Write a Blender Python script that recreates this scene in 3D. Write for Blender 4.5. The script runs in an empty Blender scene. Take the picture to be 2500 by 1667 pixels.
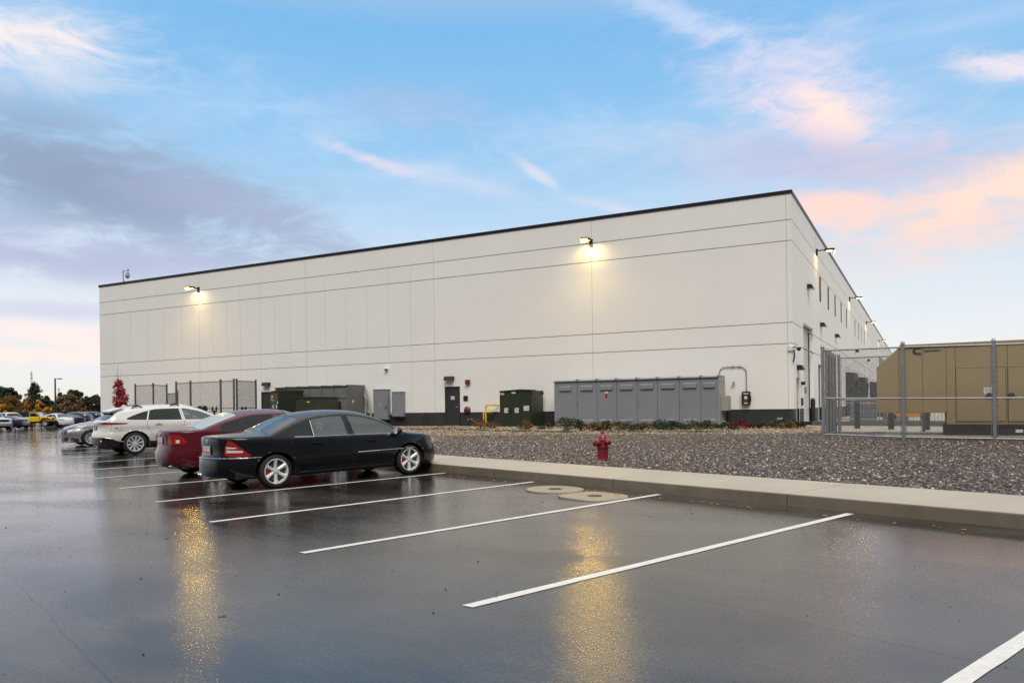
import bpy, bmesh, math, random
import numpy as np
from mathutils import Vector, Matrix
from mathutils.geometry import delaunay_2d_cdt
random.seed(7); RNG = np.random.default_rng(7)
scene = bpy.context.scene
C = scene.collection
R = math.radians
Z0 = 1.458                      # camera height above the lot under it

# ------------------------------------------------------------------ camera frame
CF, CP, CR, CYAW, CCY = 1870.2235, 8.15043e-4, -1.29557652e-2, -0.491343195, 993.175877
SKY_NISHITA, SUN_E, EXPOSURE = 0.10, 1.95, 0.18
# cx, cy, ex, ey (photo px at 2352 wide), rot, colour, strength, lo
BLOBS = [
 (230, 420, 470, 130, -9, (.26, .33, .47), 1.0, .33),
 (560, 490, 330, 75, -14, (.36, .42, .58), .9, .35),
 (150, 590, 380, 60, 0, (.42, .45, .64), .85, .34),
 (60, 90, 260, 85, 6, (.84, .80, .82), .85, .38),
 (30, 80, 160, 34, 10, (.92, .80, .78), .9, .34),
 (950, 250, 230, 75, 0, (.33, .48, .72), .75, .38),
 (850, 365, 150, 20, -16, (.84, .70, .76), .75, .34),
 (1080, 420, 260, 26, -16, (.62, .66, .80), .5, .38),
 (1235, 400, 60, 13, -35, (.88, .76, .80), .55, .28),
 (1380, 470, 150, 20, -14, (.78, .70, .80), .5, .36),
 (1600, 50, 280, 36, -24, (.56, .66, .86), .7, .40),
 (1860, 230, 330, 150, -28, (.72, .68, .82), .9, .38),
 (1890, 285, 170, 80, -38, (.92, .70, .68), .9, .38),
 (1910, 255, 100, 36, -38, (.96, .76, .68), .9, .36),
 (2300, 150, 150, 34, -20, (.90, .76, .78), .8, .36),
 (1800, 370, 400, 75, -10, (.48, .50, .68), .85, .36),
 (2150, 380, 330, 60, 0, (.52, .53, .70), .7, .36),
 (1910, 475, 150, 50, -8, (1.0, .66, .58), 1.0, .32),
 (2240, 470, 350, 110, 10, (.92, .66, .58), .95, .34),
 (2300, 430, 200, 50, 14, (.96, .72, .60), .8, .36),
 (1450, 330, 500, 100, -10, (.52, .68, .86), .45, .44),
 (700, 300, 500, 120, -8, (.52, .69, .88), .45, .44),
 (150, 770, 260, 26, -6, (1.0, .78, .74), .8, .28),
 (120, 712, 280, 24, 0, (.60, .61, .76), .8, .32),
 (100, 815, 240, 20, 0, (1.0, .78, .72), .7, .28),
]
_cp, _sp, _cr, _sr, _c, _s = math.cos(CP), math.sin(CP), math.cos(CR), math.sin(CR), math.cos(CYAW), math.sin(CYAW)
FW = np.array([_s*_cp, _c*_cp, _sp]); _rt = np.array([_c, -_s, 0.]); _up = np.cross(_rt, FW)
RT = _rt*_cr + _up*_sr; UP = _up*_cr - _rt*_sr
cam_d = bpy.data.cameras.new("camera"); cam = bpy.data.objects.new("camera", cam_d); C.objects.link(cam)
cam_d.sensor_width = 36; cam_d.lens = CF/2500*36; cam_d.shift_y = (CCY-833.5)/2500
cam_d.clip_start = 0.05; cam_d.clip_end = 5000
m = Matrix.Identity(4)
for i in range(3):
    m[i][0] = RT[i]; m[i][1] = UP[i]; m[i][2] = -FW[i]
m[2][3] = Z0
cam.matrix_world = m
scene.camera = cam
def ray(x, y): return FW + RT*(x-1250)/CF - UP*(y-CCY)/CF
def at(px, depth):
    """world xy of the place seen in column px at a distance (m) along the view axis"""
    d = ray(px, CCY + 0.013*(1250-px))*depth
    return float(d[0]), float(d[1])

# ------------------------------------------------------------------ terrain heights
TH = R(68.3)
VV = np.array([math.cos(TH), math.sin(TH)]); UU = np.array([VV[1], -VV[0]])
def sst(a, b, x):
    t = np.clip((x-a)/(b-a), 0, 1); return t*t*(3-2*t)
def g_u(u):
    return np.where(u > -30, -0.03-0.001*np.clip(u, -30, 5), -0.5*sst(-30, -85, u))
def uv_of(x, y): return x*UU[0]+y*UU[1], x*VV[0]+y*VV[1]
def xy_of(u, v): return u*UU[0]+v*VV[0], u*UU[1]+v*VV[1]
def lz(x, y):
    u, v = uv_of(x, y)
    return 0.0165*np.clip(v, -40, 26) + g_u(u)
def gz(x, y):                                    # gravel bed and building apron
    u, v = uv_of(x, y)
    return np.minimum(0.283 + 0.026*(v-10.86) + 0.5*np.minimum(0, g_u(u)+.03), 0.485)
def G(px, py, f=lz):
    """the point of the ground seen at a photo pixel"""
    d = ray(px, py); z = 0.2
    for _ in range(30):
        t = (z-Z0)/d[2]; z = 0.5*z+0.5*float(f(d[0]*t, d[1]*t))
    return d[0]*t, d[1]*t, z
XC, YF = -4.986, 35.7
FLOOR = 0.5
def onY(px, py, Y=YF):
    d = ray(px, py)*Y/ray(px, py)[1]; return float(d[0]), float(d[2])+Z0
def onX(px, py, X=XC):
    d = ray(px, py)*X/ray(px, py)[0]; return float(d[1]), float(d[2])+Z0

# ------------------------------------------------------------------ materials
def newmat(name):
    m = bpy.data.materials.new(name); m.use_nodes = True
    nt = m.node_tree; b = nt.nodes['Principled BSDF']
    return m, nt, b
def N(nt, typ, **kw):
    n = nt.nodes.new(typ)
    for k, v in kw.items():
        if hasattr(n, k): setattr(n, k, v)
        else: n.inputs[k].default_value = v
    return n
def L(nt, a, b): nt.links.new(a, b)
def pm(name, col, rough=0.6, metal=0.0, var=0.0, vs=3.0, bump=0.0, bs=60.0, coat=0.0, spec=0.5, streak=0.0, rvar=0.0, drops=0.0):
    m, nt, b = newmat(name)
    b.inputs['Base Color'].default_value = (*col, 1); b.inputs['Roughness'].default_value = rough
    b.inputs['Metallic'].default_value = metal; b.inputs['Specular IOR Level'].default_value = spec
    b.inputs['Coat Weight'].default_value = coat; b.inputs['Coat Roughness'].default_value = 0.04
    tc = N(nt, 'ShaderNodeTexCoord')
    co = tc.outputs['Object']
    if var or rvar:
        n = N(nt, 'ShaderNodeTexNoise', Scale=vs, Detail=6.0, Roughness=0.6); L(nt, co, n.inputs['Vector'])
        fac = n.outputs['Fac']
        if streak:
            mp = N(nt, 'ShaderNodeMapping'); mp.inputs['Scale'].default_value = (1, 1, 0.06); L(nt, co, mp.inputs['Vector'])
            n2 = N(nt, 'ShaderNodeTexNoise', Scale=vs*3, Detail=5.0); L(nt, mp.outputs[0], n2.inputs['Vector'])
            mx = N(nt, 'ShaderNodeMath', operation='MULTIPLY_ADD'); L(nt, n2.outputs['Fac'], mx.inputs[0]); mx.inputs[1].default_value = streak
            L(nt, fac, mx.inputs[2]); sb = N(nt, 'ShaderNodeMath', operation='SUBTRACT'); L(nt, mx.outputs[0], sb.inputs[0]); sb.inputs[1].default_value = streak*0.5
            fac = sb.outputs[0]
        mr = N(nt, 'ShaderNodeMapRange'); mr.inputs['From Min'].default_value = 0.25; mr.inputs['From Max'].default_value = 0.75
        mr.inputs['To Min'].default_value = 1-var; mr.inputs['To Max'].default_value = 1+var; L(nt, fac, mr.inputs['Value'])
        vm = N(nt, 'ShaderNodeVectorMath', operation='SCALE'); vm.inputs[0].default_value = col; L(nt, mr.outputs[0], vm.inputs['Scale'])
        L(nt, vm.outputs[0], b.inputs['Base Color'])
        if rvar:
            mr2 = N(nt, 'ShaderNodeMapRange'); mr2.inputs['From Min'].default_value = 0.3; mr2.inputs['From Max'].default_value = 0.7
            mr2.inputs['To Min'].default_value = max(0.02, rough-rvar); mr2.inputs['To Max'].default_value = rough+rvar
            L(nt, fac, mr2.inputs['Value']); L(nt, mr2.outputs[0], b.inputs['Roughness'])
    if bump:
        n = N(nt, 'ShaderNodeTexNoise', Scale=bs, Detail=4.0); L(nt, co, n.inputs['Vector'])
        bp = N(nt, 'ShaderNodeBump', Strength=bump, Distance=0.01); L(nt, n.outputs['Fac'], bp.inputs['Height']); L(nt, bp.outputs[0], b.inputs['Normal'])
    if drops:
        v = N(nt, 'ShaderNodeTexVoronoi', Scale=70.0); L(nt, co, v.inputs['Vector'])
        mr3 = N(nt, 'ShaderNodeMapRange'); mr3.inputs['From Min'].default_value = 0.0; mr3.inputs['From Max'].default_value = 0.4
        mr3.inputs['To Min'].default_value = 1; mr3.inputs['To Max'].default_value = 0; L(nt, v.outputs['Distance'], mr3.inputs['Value'])
        # beads sit on upward faces only
        ge = N(nt, 'ShaderNodeNewGeometry'); sx = N(nt, 'ShaderNodeSeparateXYZ'); L(nt, ge.outputs['Normal'], sx.inputs[0])
        mm = N(nt, 'ShaderNodeMapRange'); mm.inputs['From Min'].default_value = 0.2; mm.inputs['From Max'].default_value = 0.8; L(nt, sx.outputs['Z'], mm.inputs['Value'])
        mu = N(nt, 'ShaderNodeMath', operation='MULTIPLY'); L(nt, mr3.outputs[0], mu.inputs[0]); L(nt, mm.outputs[0], mu.inputs[1])
        bp = N(nt, 'ShaderNodeBump', Strength=drops, Distance=0.003); L(nt, mu.outputs[0], bp.inputs['Height']); L(nt, bp.outputs[0], b.inputs['Normal'])
        L(nt, bp.outputs[0], b.inputs['Coat Normal'])
    return m
def emit(name, col, s):
    m, nt, b = newmat(name); b.inputs['Emission Color'].default_value = (*col, 1); b.inputs['Emission Strength'].default_value = s
    b.inputs['Base Color'].default_value = (*col, 1); return m
def glass_mat(name, tint, dark, film_sheen=0.0):
    """tinted pane: part see-through, part mirror"""
    m, nt, b = newmat(name)
    nt.nodes.remove(b); out = nt.nodes['Material Output']
    tr = N(nt, 'ShaderNodeBsdfTransparent'); tr.inputs[0].default_value = (*tint, 1)
    if film_sheen:  # pale diffuse share: wet film plus reflected sky put into the colour
        df = N(nt, 'ShaderNodeBsdfDiffuse'); df.inputs[0].default_value = (.30, .37, .39, 1); fm = N(nt, 'ShaderNodeMixShader'); fm.inputs[0].default_value = film_sheen; L(nt, tr.outputs[0], fm.inputs[1]); L(nt, df.outputs[0], fm.inputs[2]); tr = fm
    gl = N(nt, 'ShaderNodeBsdfGlossy'); gl.inputs['Color'].default_value = (0.6, 0.62, 0.65, 1); gl.inputs['Roughness'].default_value = 0.03
    fr = N(nt, 'ShaderNodeFresnel'); fr.inputs[0].default_value = 1.5
    ad = N(nt, 'ShaderNodeMath', operation='ADD'); L(nt, fr.outputs[0], ad.inputs[0]); ad.inputs[1].default_value = dark
    mx = N(nt, 'ShaderNodeMixShader'); L(nt, ad.outputs[0], mx.inputs[0]); L(nt, tr.outputs[0], mx.inputs[1]); L(nt, gl.outputs[0], mx.inputs[2])
    L(nt, mx.outputs[0], out.inputs[0]); return m

M = {}
M['wall'] = pm('painted concrete panel', (0.82, 0.814, 0.797), 0.75, var=0.022, vs=0.35, bump=0.15, bs=25, streak=0.5)
M['wall_side'] = M['wall']
M['groove'] = pm('panel reveal', (0.20, 0.19, 0.17), 0.9)
M['joint'] = pm('panel sealant joint', (0.50, 0.48, 0.43), 0.8)
M['base'] = pm('charcoal painted base', (0.030, 0.031, 0.034), 0.6, var=0.25, vs=1.2, streak=0.8, bump=0.1)
M['coping'] = pm('dark metal coping', (0.018, 0.017, 0.02), 0.4, metal=0.3)
M['roof'] = pm('white roof membrane', (0.55, 0.55, 0.53), 0.8, var=0.1)
M['door'] = pm('charcoal steel door', (0.035, 0.037, 0.042), 0.4, var=0.1)
M['black'] = pm('black plastic', (0.012, 0.012, 0.013), 0.5)
M['bronze'] = pm('dark bronze metal', (0.03, 0.028, 0.027), 0.45, metal=0.4)
M['rubber'] = pm('tyre rubber', (0.014, 0.014, 0.015), 0.7, bump=0.3, bs=80)
M['chrome'] = pm('polished metal', (0.75, 0.75, 0.76), 0.12, metal=1.0)
M['steel'] = pm('galvanised steel', (0.36, 0.37, 0.38), 0.42, metal=0.75, var=0.18, vs=9)
M['mesh'] = pm('galvanised wire', (0.30, 0.30, 0.30), 0.5, metal=0.6)
M['meshdark'] = pm('weathered wire', (0.20, 0.20, 0.20), 0.55, metal=0.4)
M['fencedark'] = pm('weathered dark steel', (0.13, 0.13, 0.135), 0.5, metal=0.5, var=0.2, vs=8)
M['gear'] = pm('grey enclosure paint', (0.225, 0.24, 0.27), 0.45, var=0.05, vs=1.0, streak=0.3, bump=0.05)
M['gear2'] = pm('grey green enclosure paint', (0.15, 0.155, 0.15), 0.5, var=0.08, vs=1.0, streak=0.3)
M['gearlight'] = pm('pale grey enclosure side', (0.34, 0.34, 0.32), 0.5, var=0.06)
M['green'] = pm('dark olive green enclosure paint', (0.026, 0.036, 0.019), 0.38, var=0.15, vs=1.5, streak=0.4)
M['white'] = pm('white plastic', (0.75, 0.75, 0.74), 0.5)
M['orange'] = pm('orange sticker', (0.75, 0.30, 0.03), 0.5)
M['yellow'] = pm('yellow paint', (0.75, 0.52, 0.02), 0.35)
M['red'] = pm('red plastic', (0.42, 0.015, 0.02), 0.4)
M['hydrant'] = pm('deep red hydrant paint', (0.20, 0.008, 0.018), 0.28, var=0.15, vs=6, coat=0.4)
M['tan'] = pm('tan enclosure paint', (0.335, 0.255, 0.13), 0.6, var=0.05, vs=1.4, streak=0.35, bump=0.12, bs=160)
M['tandark'] = pm('tan panel seam', (0.05, 0.036, 0.018), 0.7)
M['concrete'] = pm('pale concrete', (0.42, 0.375, 0.30), 0.55, var=0.10, vs=1.1, bump=0.25, bs=45, rvar=0.2)
M['collar'] = pm('worn tan concrete', (0.31, 0.265, 0.19), 0.55, var=0.14, vs=3, bump=0.3, bs=45)
M['kerb'] = pm('dark kerb concrete', (0.165, 0.137, 0.098), 0.6, var=0.16, vs=2.2, bump=0.25, bs=45, streak=0.5)
M['kerbjoint'] = pm('concrete joint', (0.05, 0.045, 0.038), 0.8)
M['line'] = pm('white line paint', (0.70, 0.69, 0.66), 0.45, var=0.12, vs=14, bump=0.3, bs=70)
_nt = M['line'].node_tree; _b = _nt.nodes['Principled BSDF']; _src = _b.inputs['Base Color'].links[0].from_socket
_tc = N(_nt, 'ShaderNodeTexCoord'); _n = N(_nt, 'ShaderNodeTexNoise', Scale=38.0, Detail=6.0, Roughness=0.75); L(_nt, _tc.outputs['Object'], _n.inputs['Vector'])
_m = N(_nt, 'ShaderNodeMapRange'); _m.inputs['From Min'].default_value = 0.62; _m.inputs['From Max'].default_value = 0.70; L(_nt, _n.outputs['Fac'], _m.inputs['Value'])
_x = N(_nt, 'ShaderNodeMix'); _x.data_type = 'RGBA'; L(_nt, _m.outputs[0], _x.inputs[0]); L(_nt, _src, _x.inputs[6]); _x.inputs[7].default_value = (.10, .095, .09, 1); L(_nt, _x.outputs[2], _b.inputs['Base Color'])
M['iron'] = pm('cast iron', (0.06, 0.045, 0.035), 0.5, metal=0.3, bump=0.6, bs=90)
M['bark'] = pm('bark', (0.07, 0.05, 0.035), 0.9, var=0.3, vs=6)

def asphalt_mat():
    m, nt, b = newmat('wet asphalt')
    tc = N(nt, 'ShaderNodeTexCoord'); co = tc.outputs['Object']
    mp = N(nt, 'ShaderNodeMapping'); mp.inputs['Rotation'].default_value = (0, 0, R(-20)); mp.inputs['Scale'].default_value = (0.16, 0.42, 1); L(nt, co, mp.inputs['Vector'])
    pud = N(nt, 'ShaderNodeTexNoise', Scale=1.0, Detail=7.0, Roughness=0.62, Distortion=0.4); L(nt, mp.outputs[0], pud.inputs['Vector'])
    pr = N(nt, 'ShaderNodeMapRange'); pr.inputs['From Min'].default_value = 0.46; pr.inputs['From Max'].default_value = 0.62; 
    du = N(nt, 'ShaderNodeVectorMath', operation='DOT_PRODUCT'); L(nt, co, du.inputs[0]); du.inputs[1].default_value = (float(UU[0]), float(UU[1]), 0)
    low = N(nt, 'ShaderNodeMapRange'); low.inputs['From Min'].default_value = -6; low.inputs['From Max'].default_value = -22; low.inputs['To Max'].default_value = .085; L(nt, du.outputs['Value'], low.inputs['Value'])
    pa = N(nt, 'ShaderNodeMath', operation='ADD'); L(nt, pud.outputs['Fac'], pa.inputs[0]); L(nt, low.outputs[0], pa.inputs[1]); L(nt, pa.outputs[0], pr.inputs['Value'])
    # far away (left) the water stands deeper
    gr = N(nt, 'ShaderNodeTexNoise', Scale=0.9, Detail=5.0); L(nt, co, gr.inputs['Vector'])
    agg = N(nt, 'ShaderNodeTexNoise', Scale=34.0, Detail=6.0, Roughness=0.9); L(nt, co, agg.inputs['Vector'])
    vor = N(nt, 'ShaderNodeTexVoronoi', Scale=75.0); L(nt, co, vor.inputs['Vector'])
    cr = N(nt, 'ShaderNodeMapRange'); cr.inputs['From Min'].default_value = 0.36; cr.inputs['From Max'].default_value = 0.66
    cr.inputs['To Min'].default_value = 0.25; cr.inputs['To Max'].default_value = 2.1; L(nt, agg.outputs['Fac'], cr.inputs['Value'])
    c2 = N(nt, 'ShaderNodeMapRange'); c2.inputs['From Min'].default_value = 0.25; c2.inputs['From Max'].default_value = 0.75
    c2.inputs['To Min'].default_value = 0.62; c2.inputs['To Max'].default_value = 1.25; L(nt, gr.outputs['Fac'], c2.inputs['Value'])
    mu = N(nt, 'ShaderNodeMath', operation='MULTIPLY'); L(nt, cr.outputs[0], mu.inputs[0]); L(nt, c2.outputs[0], mu.inputs[1])
    dk = N(nt, 'ShaderNodeMapRange'); dk.inputs['To Min'].default_value = 1.1; dk.inputs['To Max'].default_value = 0.35; L(nt, pr.outputs[0], dk.inputs['Value'])
    mu2 = N(nt, 'ShaderNodeMath', operation='MULTIPLY'); L(nt, mu.outputs[0], mu2.inputs[0]); L(nt, dk.outputs[0], mu2.inputs[1])
    vm = N(nt, 'ShaderNodeVectorMath', operation='SCALE'); vm.inputs[0].default_value = (0.062, 0.055, 0.049)
    # paving seams along the bays and a few wandering cracks
    def dotn(vec):
        n_ = N(nt, 'ShaderNodeVectorMath', operation='DOT_PRODUCT'); L(nt, co, n_.inputs[0]); n_.inputs[1].default_value = vec; return n_.outputs['Value']
    def mt(op, a_, b_):
        n_ = N(nt, 'ShaderNodeMath', operation=op)
        for i_, v_ in enumerate((a_, b_)):
            if isinstance(v_, (int, float)): n_.inputs[i_].default_value = v_
            else: L(nt, v_, n_.inputs[i_])
        return n_.outputs[0]
    wob = N(nt, 'ShaderNodeTexNoise', Scale=1.3, Detail=6.0); L(nt, co, wob.inputs['Vector'])
    vcoord = mt('ADD', dotn((float(VV[0]), float(VV[1]), 0)), mt('MULTIPLY', wob.outputs['Fac'], .10))
    seam = mt('ABSOLUTE', mt('SUBTRACT', mt('FRACT', mt('DIVIDE', mt('ADD', vcoord, 40.35), 3.6), 0), .5), 0)
    sm = N(nt, 'ShaderNodeMapRange'); sm.inputs['From Min'].default_value = .0; sm.inputs['From Max'].default_value = .0035; sm.inputs['To Min'].default_value = .45; sm.inputs['To Max'].default_value = 1; L(nt, seam, sm.inputs['Value'])
    st1 = N(nt, 'ShaderNodeTexNoise', Scale=.55, Detail=3.0); L(nt, co, st1.inputs['Vector'])
    oil = N(nt, 'ShaderNodeMapRange'); oil.inputs['From Min'].default_value = .60; oil.inputs['From Max'].default_value = .72; oil.inputs['To Min'].default_value = 1; oil.inputs['To Max'].default_value = .62; L(nt, st1.outputs['Fac'], oil.inputs['Value'])
    mu2b = mt('MULTIPLY', mt('MULTIPLY', mu2.outputs[0], sm.outputs[0]), oil.outputs[0]); L(nt, mu2b, vm.inputs['Scale'])
    gs = N(nt, 'ShaderNodeMapRange'); gs.inputs['From Min'].default_value = .44; gs.inputs['From Max'].default_value = .56; gs.inputs['To Min'].default_value = 1.0; gs.inputs['To Max'].default_value = .10; L(nt, agg.outputs['Fac'], gs.inputs['Value'])
    gm = N(nt, 'ShaderNodeMix'); L(nt, pr.outputs[0], gm.inputs[0]); L(nt, gs.outputs[0], gm.inputs[2]); gm.inputs[3].default_value = .7; L(nt, gm.outputs[0], b.inputs['Specular IOR Level'])
    L(nt, vm.outputs[0], b.inputs['Base Color'])
    ro = N(nt, 'ShaderNodeMapRange'); ro.inputs['To Min'].default_value = 0.095; ro.inputs['To Max'].default_value = 0.065; L(nt, pr.outputs[0], ro.inputs['Value'])
    L(nt, ro.outputs[0], b.inputs['Roughness'])
    b.inputs['IOR'].default_value = 1.4
    b.inputs['Specular IOR Level'].default_value = 0.5
    st = N(nt, 'ShaderNodeMapRange'); b.inputs['Specular Tint'].default_value = (1, .91, .79, 1); st.inputs['To Min'].default_value = 0.22; st.inputs['To Max'].default_value = 0.09; L(nt, pr.outputs[0], st.inputs['Value'])
    ad = N(nt, 'ShaderNodeMath', operation='ADD'); L(nt, agg.outputs['Fac'], ad.inputs[0]); L(nt, vor.outputs['Distance'], ad.inputs[1])
    bp = N(nt, 'ShaderNodeBump', Distance=0.0035); L(nt, ad.outputs[0], bp.inputs['Height']); L(nt, st.outputs[0], bp.inputs['Strength'])
    L(nt, bp.outputs[0], b.inputs['Normal'])
    return m
M['asphalt'] = asphalt_mat()
def gravel_mat(name, cols, scale):
    m, nt, b = newmat(name)
    tc = N(nt, 'ShaderNodeTexCoord'); co = tc.outputs['Object']
    v = N(nt, 'ShaderNodeTexVoronoi', Scale=scale, Randomness=1.0); L(nt, co, v.inputs['Vector'])
    sp = N(nt, 'ShaderNodeSeparateColor'); L(nt, v.outputs['Color'], sp.inputs[0])
    cr = N(nt, 'ShaderNodeValToRGB'); L(nt, sp.outputs[0], cr.inputs[0])
    el = cr.color_ramp.elements; el[0].color = (*cols[0], 1); el[1].color = (*cols[-1], 1); el[1].position = 0.97
    for i, c in enumerate(cols[1:-1]):
        e = el.new((i+1)/(len(cols)-1)*0.93); e.color = (*c, 1)
    cr.color_ramp.interpolation = 'CONSTANT'
    dm = N(nt, 'ShaderNodeMapRange'); dm.inputs['From Min'].default_value = 0.15; dm.inputs['From Max'].default_value = 0.65
    dm.inputs['To Min'].default_value = 1.15; dm.inputs['To Max'].default_value = 0.35; L(nt, v.outputs['Distance'], dm.inputs['Value'])
    vm = N(nt, 'ShaderNodeVectorMath', operation='SCALE'); L(nt, cr.outputs[0], vm.inputs[0]); L(nt, dm.outputs[0], vm.inputs['Scale'])
    L(nt, vm.outputs[0], b.inputs['Base Color']); b.inputs['Roughness'].default_value = 0.42
    inv = N(nt, 'ShaderNodeMath', operation='SUBTRACT'); inv.inputs[0].default_value = 1; L(nt, v.outputs['Distance'], inv.inputs[1])
    bp = N(nt, 'ShaderNodeBump', Strength=1.0, Distance=0.03); L(nt, inv.outputs[0], bp.inputs['Height']); L(nt, bp.outputs[0], b.inputs['Normal'])
    return m
GREYS = [(0.050,0.043,0.042), (0.10,0.088,0.086), (0.030,0.027,0.028), (0.15,0.13,0.12), (0.075,0.060,0.056), (0.25,0.21,0.18), (0.050,0.046,0.050), (0.13,0.095,0.075), (0.46,0.42,0.37)]
GREYS = [(a*1.2, b*1.14, c*1.08) for a, b, c in GREYS]
TANS = [(0.22,0.16,0.095), (0.34,0.26,0.16), (0.14,0.095,0.06), (0.45,0.37,0.26), (0.26,0.17,0.10), (0.10,0.08,0.065), (0.38,0.30,0.21), (0.30,0.19,0.12), (0.62,0.56,0.46)]
M['gravel'] = gravel_mat('grey river gravel', GREYS, 19)
M['tangravel'] = gravel_mat('tan river gravel', TANS, 15)
def island_mat(name, cols, rough=0.5, spec=0.5, trans=0.0):
    m, nt, b = newmat(name)
    ge = N(nt, 'ShaderNodeNewGeometry'); cr = N(nt, 'ShaderNodeValToRGB'); L(nt, ge.outputs['Random Per Island'], cr.inputs[0])
    el = cr.color_ramp.elements; el[0].color = (*cols[0], 1); el[1].color = (*cols[-1], 1); el[1].position = 0.95
    for i, c in enumerate(cols[1:-1]):
        e = el.new((i+1)/(len(cols)-1)*0.95); e.color = (*c, 1)
    cr.color_ramp.interpolation = 'CONSTANT'
    L(nt, cr.outputs[0], b.inputs['Base Color']); b.inputs['Roughness'].default_value = rough; b.inputs['Specular IOR Level'].default_value = spec
    return m
M['stonegrey'] = island_mat('loose grey stones', GREYS, 0.4)
M['stonetan'] = island_mat('loose tan stones', TANS, 0.45)

# ------------------------------------------------------------------ objects
def tag(o, label=None, cat=None, group=None, kind=None):
    if label: o['label'] = label
    if cat: o['category'] = cat
    if group: o['group'] = group
    if kind: o['kind'] = kind
    return o
def empty(name, loc, rz=0.0, label=None, cat=None, group=None):
    o = bpy.data.objects.new(name, None); C.objects.link(o); o.location = loc; o.rotation_euler = (0, 0, rz); o.empty_display_size = 0.2
    return tag(o, label, cat, group)
def mkobj(name, verts, faces, mats, parent=None, mi=None, smooth=None, bevel=0, bseg=2):
    me = bpy.data.meshes.new(name); me.from_pydata([tuple(v) for v in verts], [], [tuple(f) for f in faces])
    for mt in mats: me.materials.append(M[mt] if isinstance(mt, str) else mt)
    if mi is not None: me.polygons.foreach_set('material_index', np.array(mi, dtype=np.int32))
    if smooth is not None:
        me.polygons.foreach_set('use_smooth', np.ones(len(me.polygons), dtype=bool))
        if smooth < 180: me.set_sharp_from_angle(angle=R(smooth))
    me.update()
    o = bpy.data.objects.new(name, me); C.objects.link(o)
    if parent is not None: o.parent = parent
    if bevel:
        b = o.modifiers.new('bevel', 'BEVEL'); b.width = bevel; b.segments = bseg; b.limit_method = 'ANGLE'; b.angle_limit = R(40)
    return o
class MB:
    def __init__(s): s.v = []; s.f = []; s.m = []
    def add(s, vs, fs, mi=0):
        k = len(s.v); s.v += [tuple(map(float, v)) for v in vs]; s.f += [tuple(i+k for i in f) for f in fs]; s.m += [mi]*len(fs); return s
    def box(s, x0, x1, y0, y1, z0, z1, mi=0):
        v = [(x0,y0,z0),(x1,y0,z0),(x1,y1,z0),(x0,y1,z0),(x0,y0,z1),(x1,y0,z1),(x1,y1,z1),(x0,y1,z1)]
        return s.add(v, [(0,3,2,1),(4,5,6,7),(0,1,5,4),(1,2,6,5),(2,3,7,6),(3,0,4,7)], mi)
    def cyl(s, p, q, r, n=10, r2=None, mi=0, caps=True):
        p, q = np.array(p, float), np.array(q, float); d = q-p; ln = np.linalg.norm(d)
        if ln < 1e-9: return s
        d /= ln; a = np.array([0,0,1.]) if abs(d[2]) < 0.9 else np.array([1.,0,0]); e1 = np.cross(d, a); e1 /= np.linalg.norm(e1); e2 = np.cross(d, e1)
        r2 = r if r2 is None else r2; vs = []
        for k in range(n):
            t = 2*math.pi*k/n; o = e1*math.cos(t)+e2*math.sin(t); vs += [p+o*r, q+o*r2]
        fs = [(2*k, 2*k+1, (2*k+3) % (2*n), (2*k+2) % (2*n)) for k in range(n)]
        if caps: fs += [tuple(2*k for k in range(n)), tuple(2*k+1 for k in reversed(range(n)))]
        return s.add(vs, fs, mi)
    def tube(s, pts, r, n=8, mi=0):
        for a, b in zip(pts[:-1], pts[1:]): s.cyl(a, b, r, n, mi=mi)
        return s
    def lathe(s, prof, c, axis=2, n=24, mi=0):
        """prof: (radius, along) pairs"""
        vs = []; fs = []; k = len(prof)
        for i in range(n):
            t = 2*math.pi*i/n
            for r, h in prof:
                a, b = r*math.cos(t), r*math.sin(t)
                p = {2: (a, b, h), 1: (a, h, b), 0: (h, a, b)}[axis]; vs.append((p[0]+c[0], p[1]+c[1], p[2]+c[2]))
        for i in range(n):
            j = (i+1) % n
            for q in range(k-1): fs.append((i*k+q, j*k+q, j*k+q+1, i*k+q+1))
        return s.add(vs, fs, mi)
    def prism(s, poly, axis, a, b, mi=0):
        """poly of 2D points extruded from a to b along axis; 2D = remaining axes in order"""
        def P(p, t): return {0: (t, p[0], p[1]), 1: (p[0], t, p[1]), 2: (p[0], p[1], t)}[axis]
        n = len(poly); vs = [P(p, a) for p in poly]+[P(p, b) for p in poly]
        fs = [tuple(range(n)), tuple(range(2*n-1, n-1, -1))]+[(i, i+n, (i+1) % n+n, (i+1) % n) for i in range(n)]
        return s.add(vs, fs, mi)
    def sphere(s, c, r, mi=0, n=10, sc=(1,1,1)):
        vs = []; fs = []; h = n//2
        for i in range(h+1):
            ph = math.pi*i/h
            for j in range(n):
                t = 2*math.pi*j/n; vs.append((c[0]+r*sc[0]*math.sin(ph)*math.cos(t), c[1]+r*sc[1]*math.sin(ph)*math.sin(t), c[2]+r*sc[2]*math.cos(ph)))
        for i in range(h):
            for j in range(n): fs.append((i*n+j, (i+1)*n+j, (i+1)*n+(j+1) % n, i*n+(j+1) % n))
        return s.add(vs, fs, mi)
    def build(s, name, mats, parent=None, bevel=0, smooth=None, bseg=2):
        if not isinstance(mats, (list, tuple)): mats = [mats]
        return mkobj(name, s.v, s.f, mats, parent, s.m, smooth, bevel, bseg)
def recalc(o):
    bm = bmesh.new(); bm.from_mesh(o.data); bmesh.ops.recalc_face_normals(bm, faces=bm.faces); bm.to_mesh(o.data); bm.free(); return o
def copy_tree(o, parent=None, first=True):
    c = o.copy(); C.objects.link(c)
    c.parent = parent
    for ch in list(o.children): copy_tree(ch, c, False)
    return c
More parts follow.
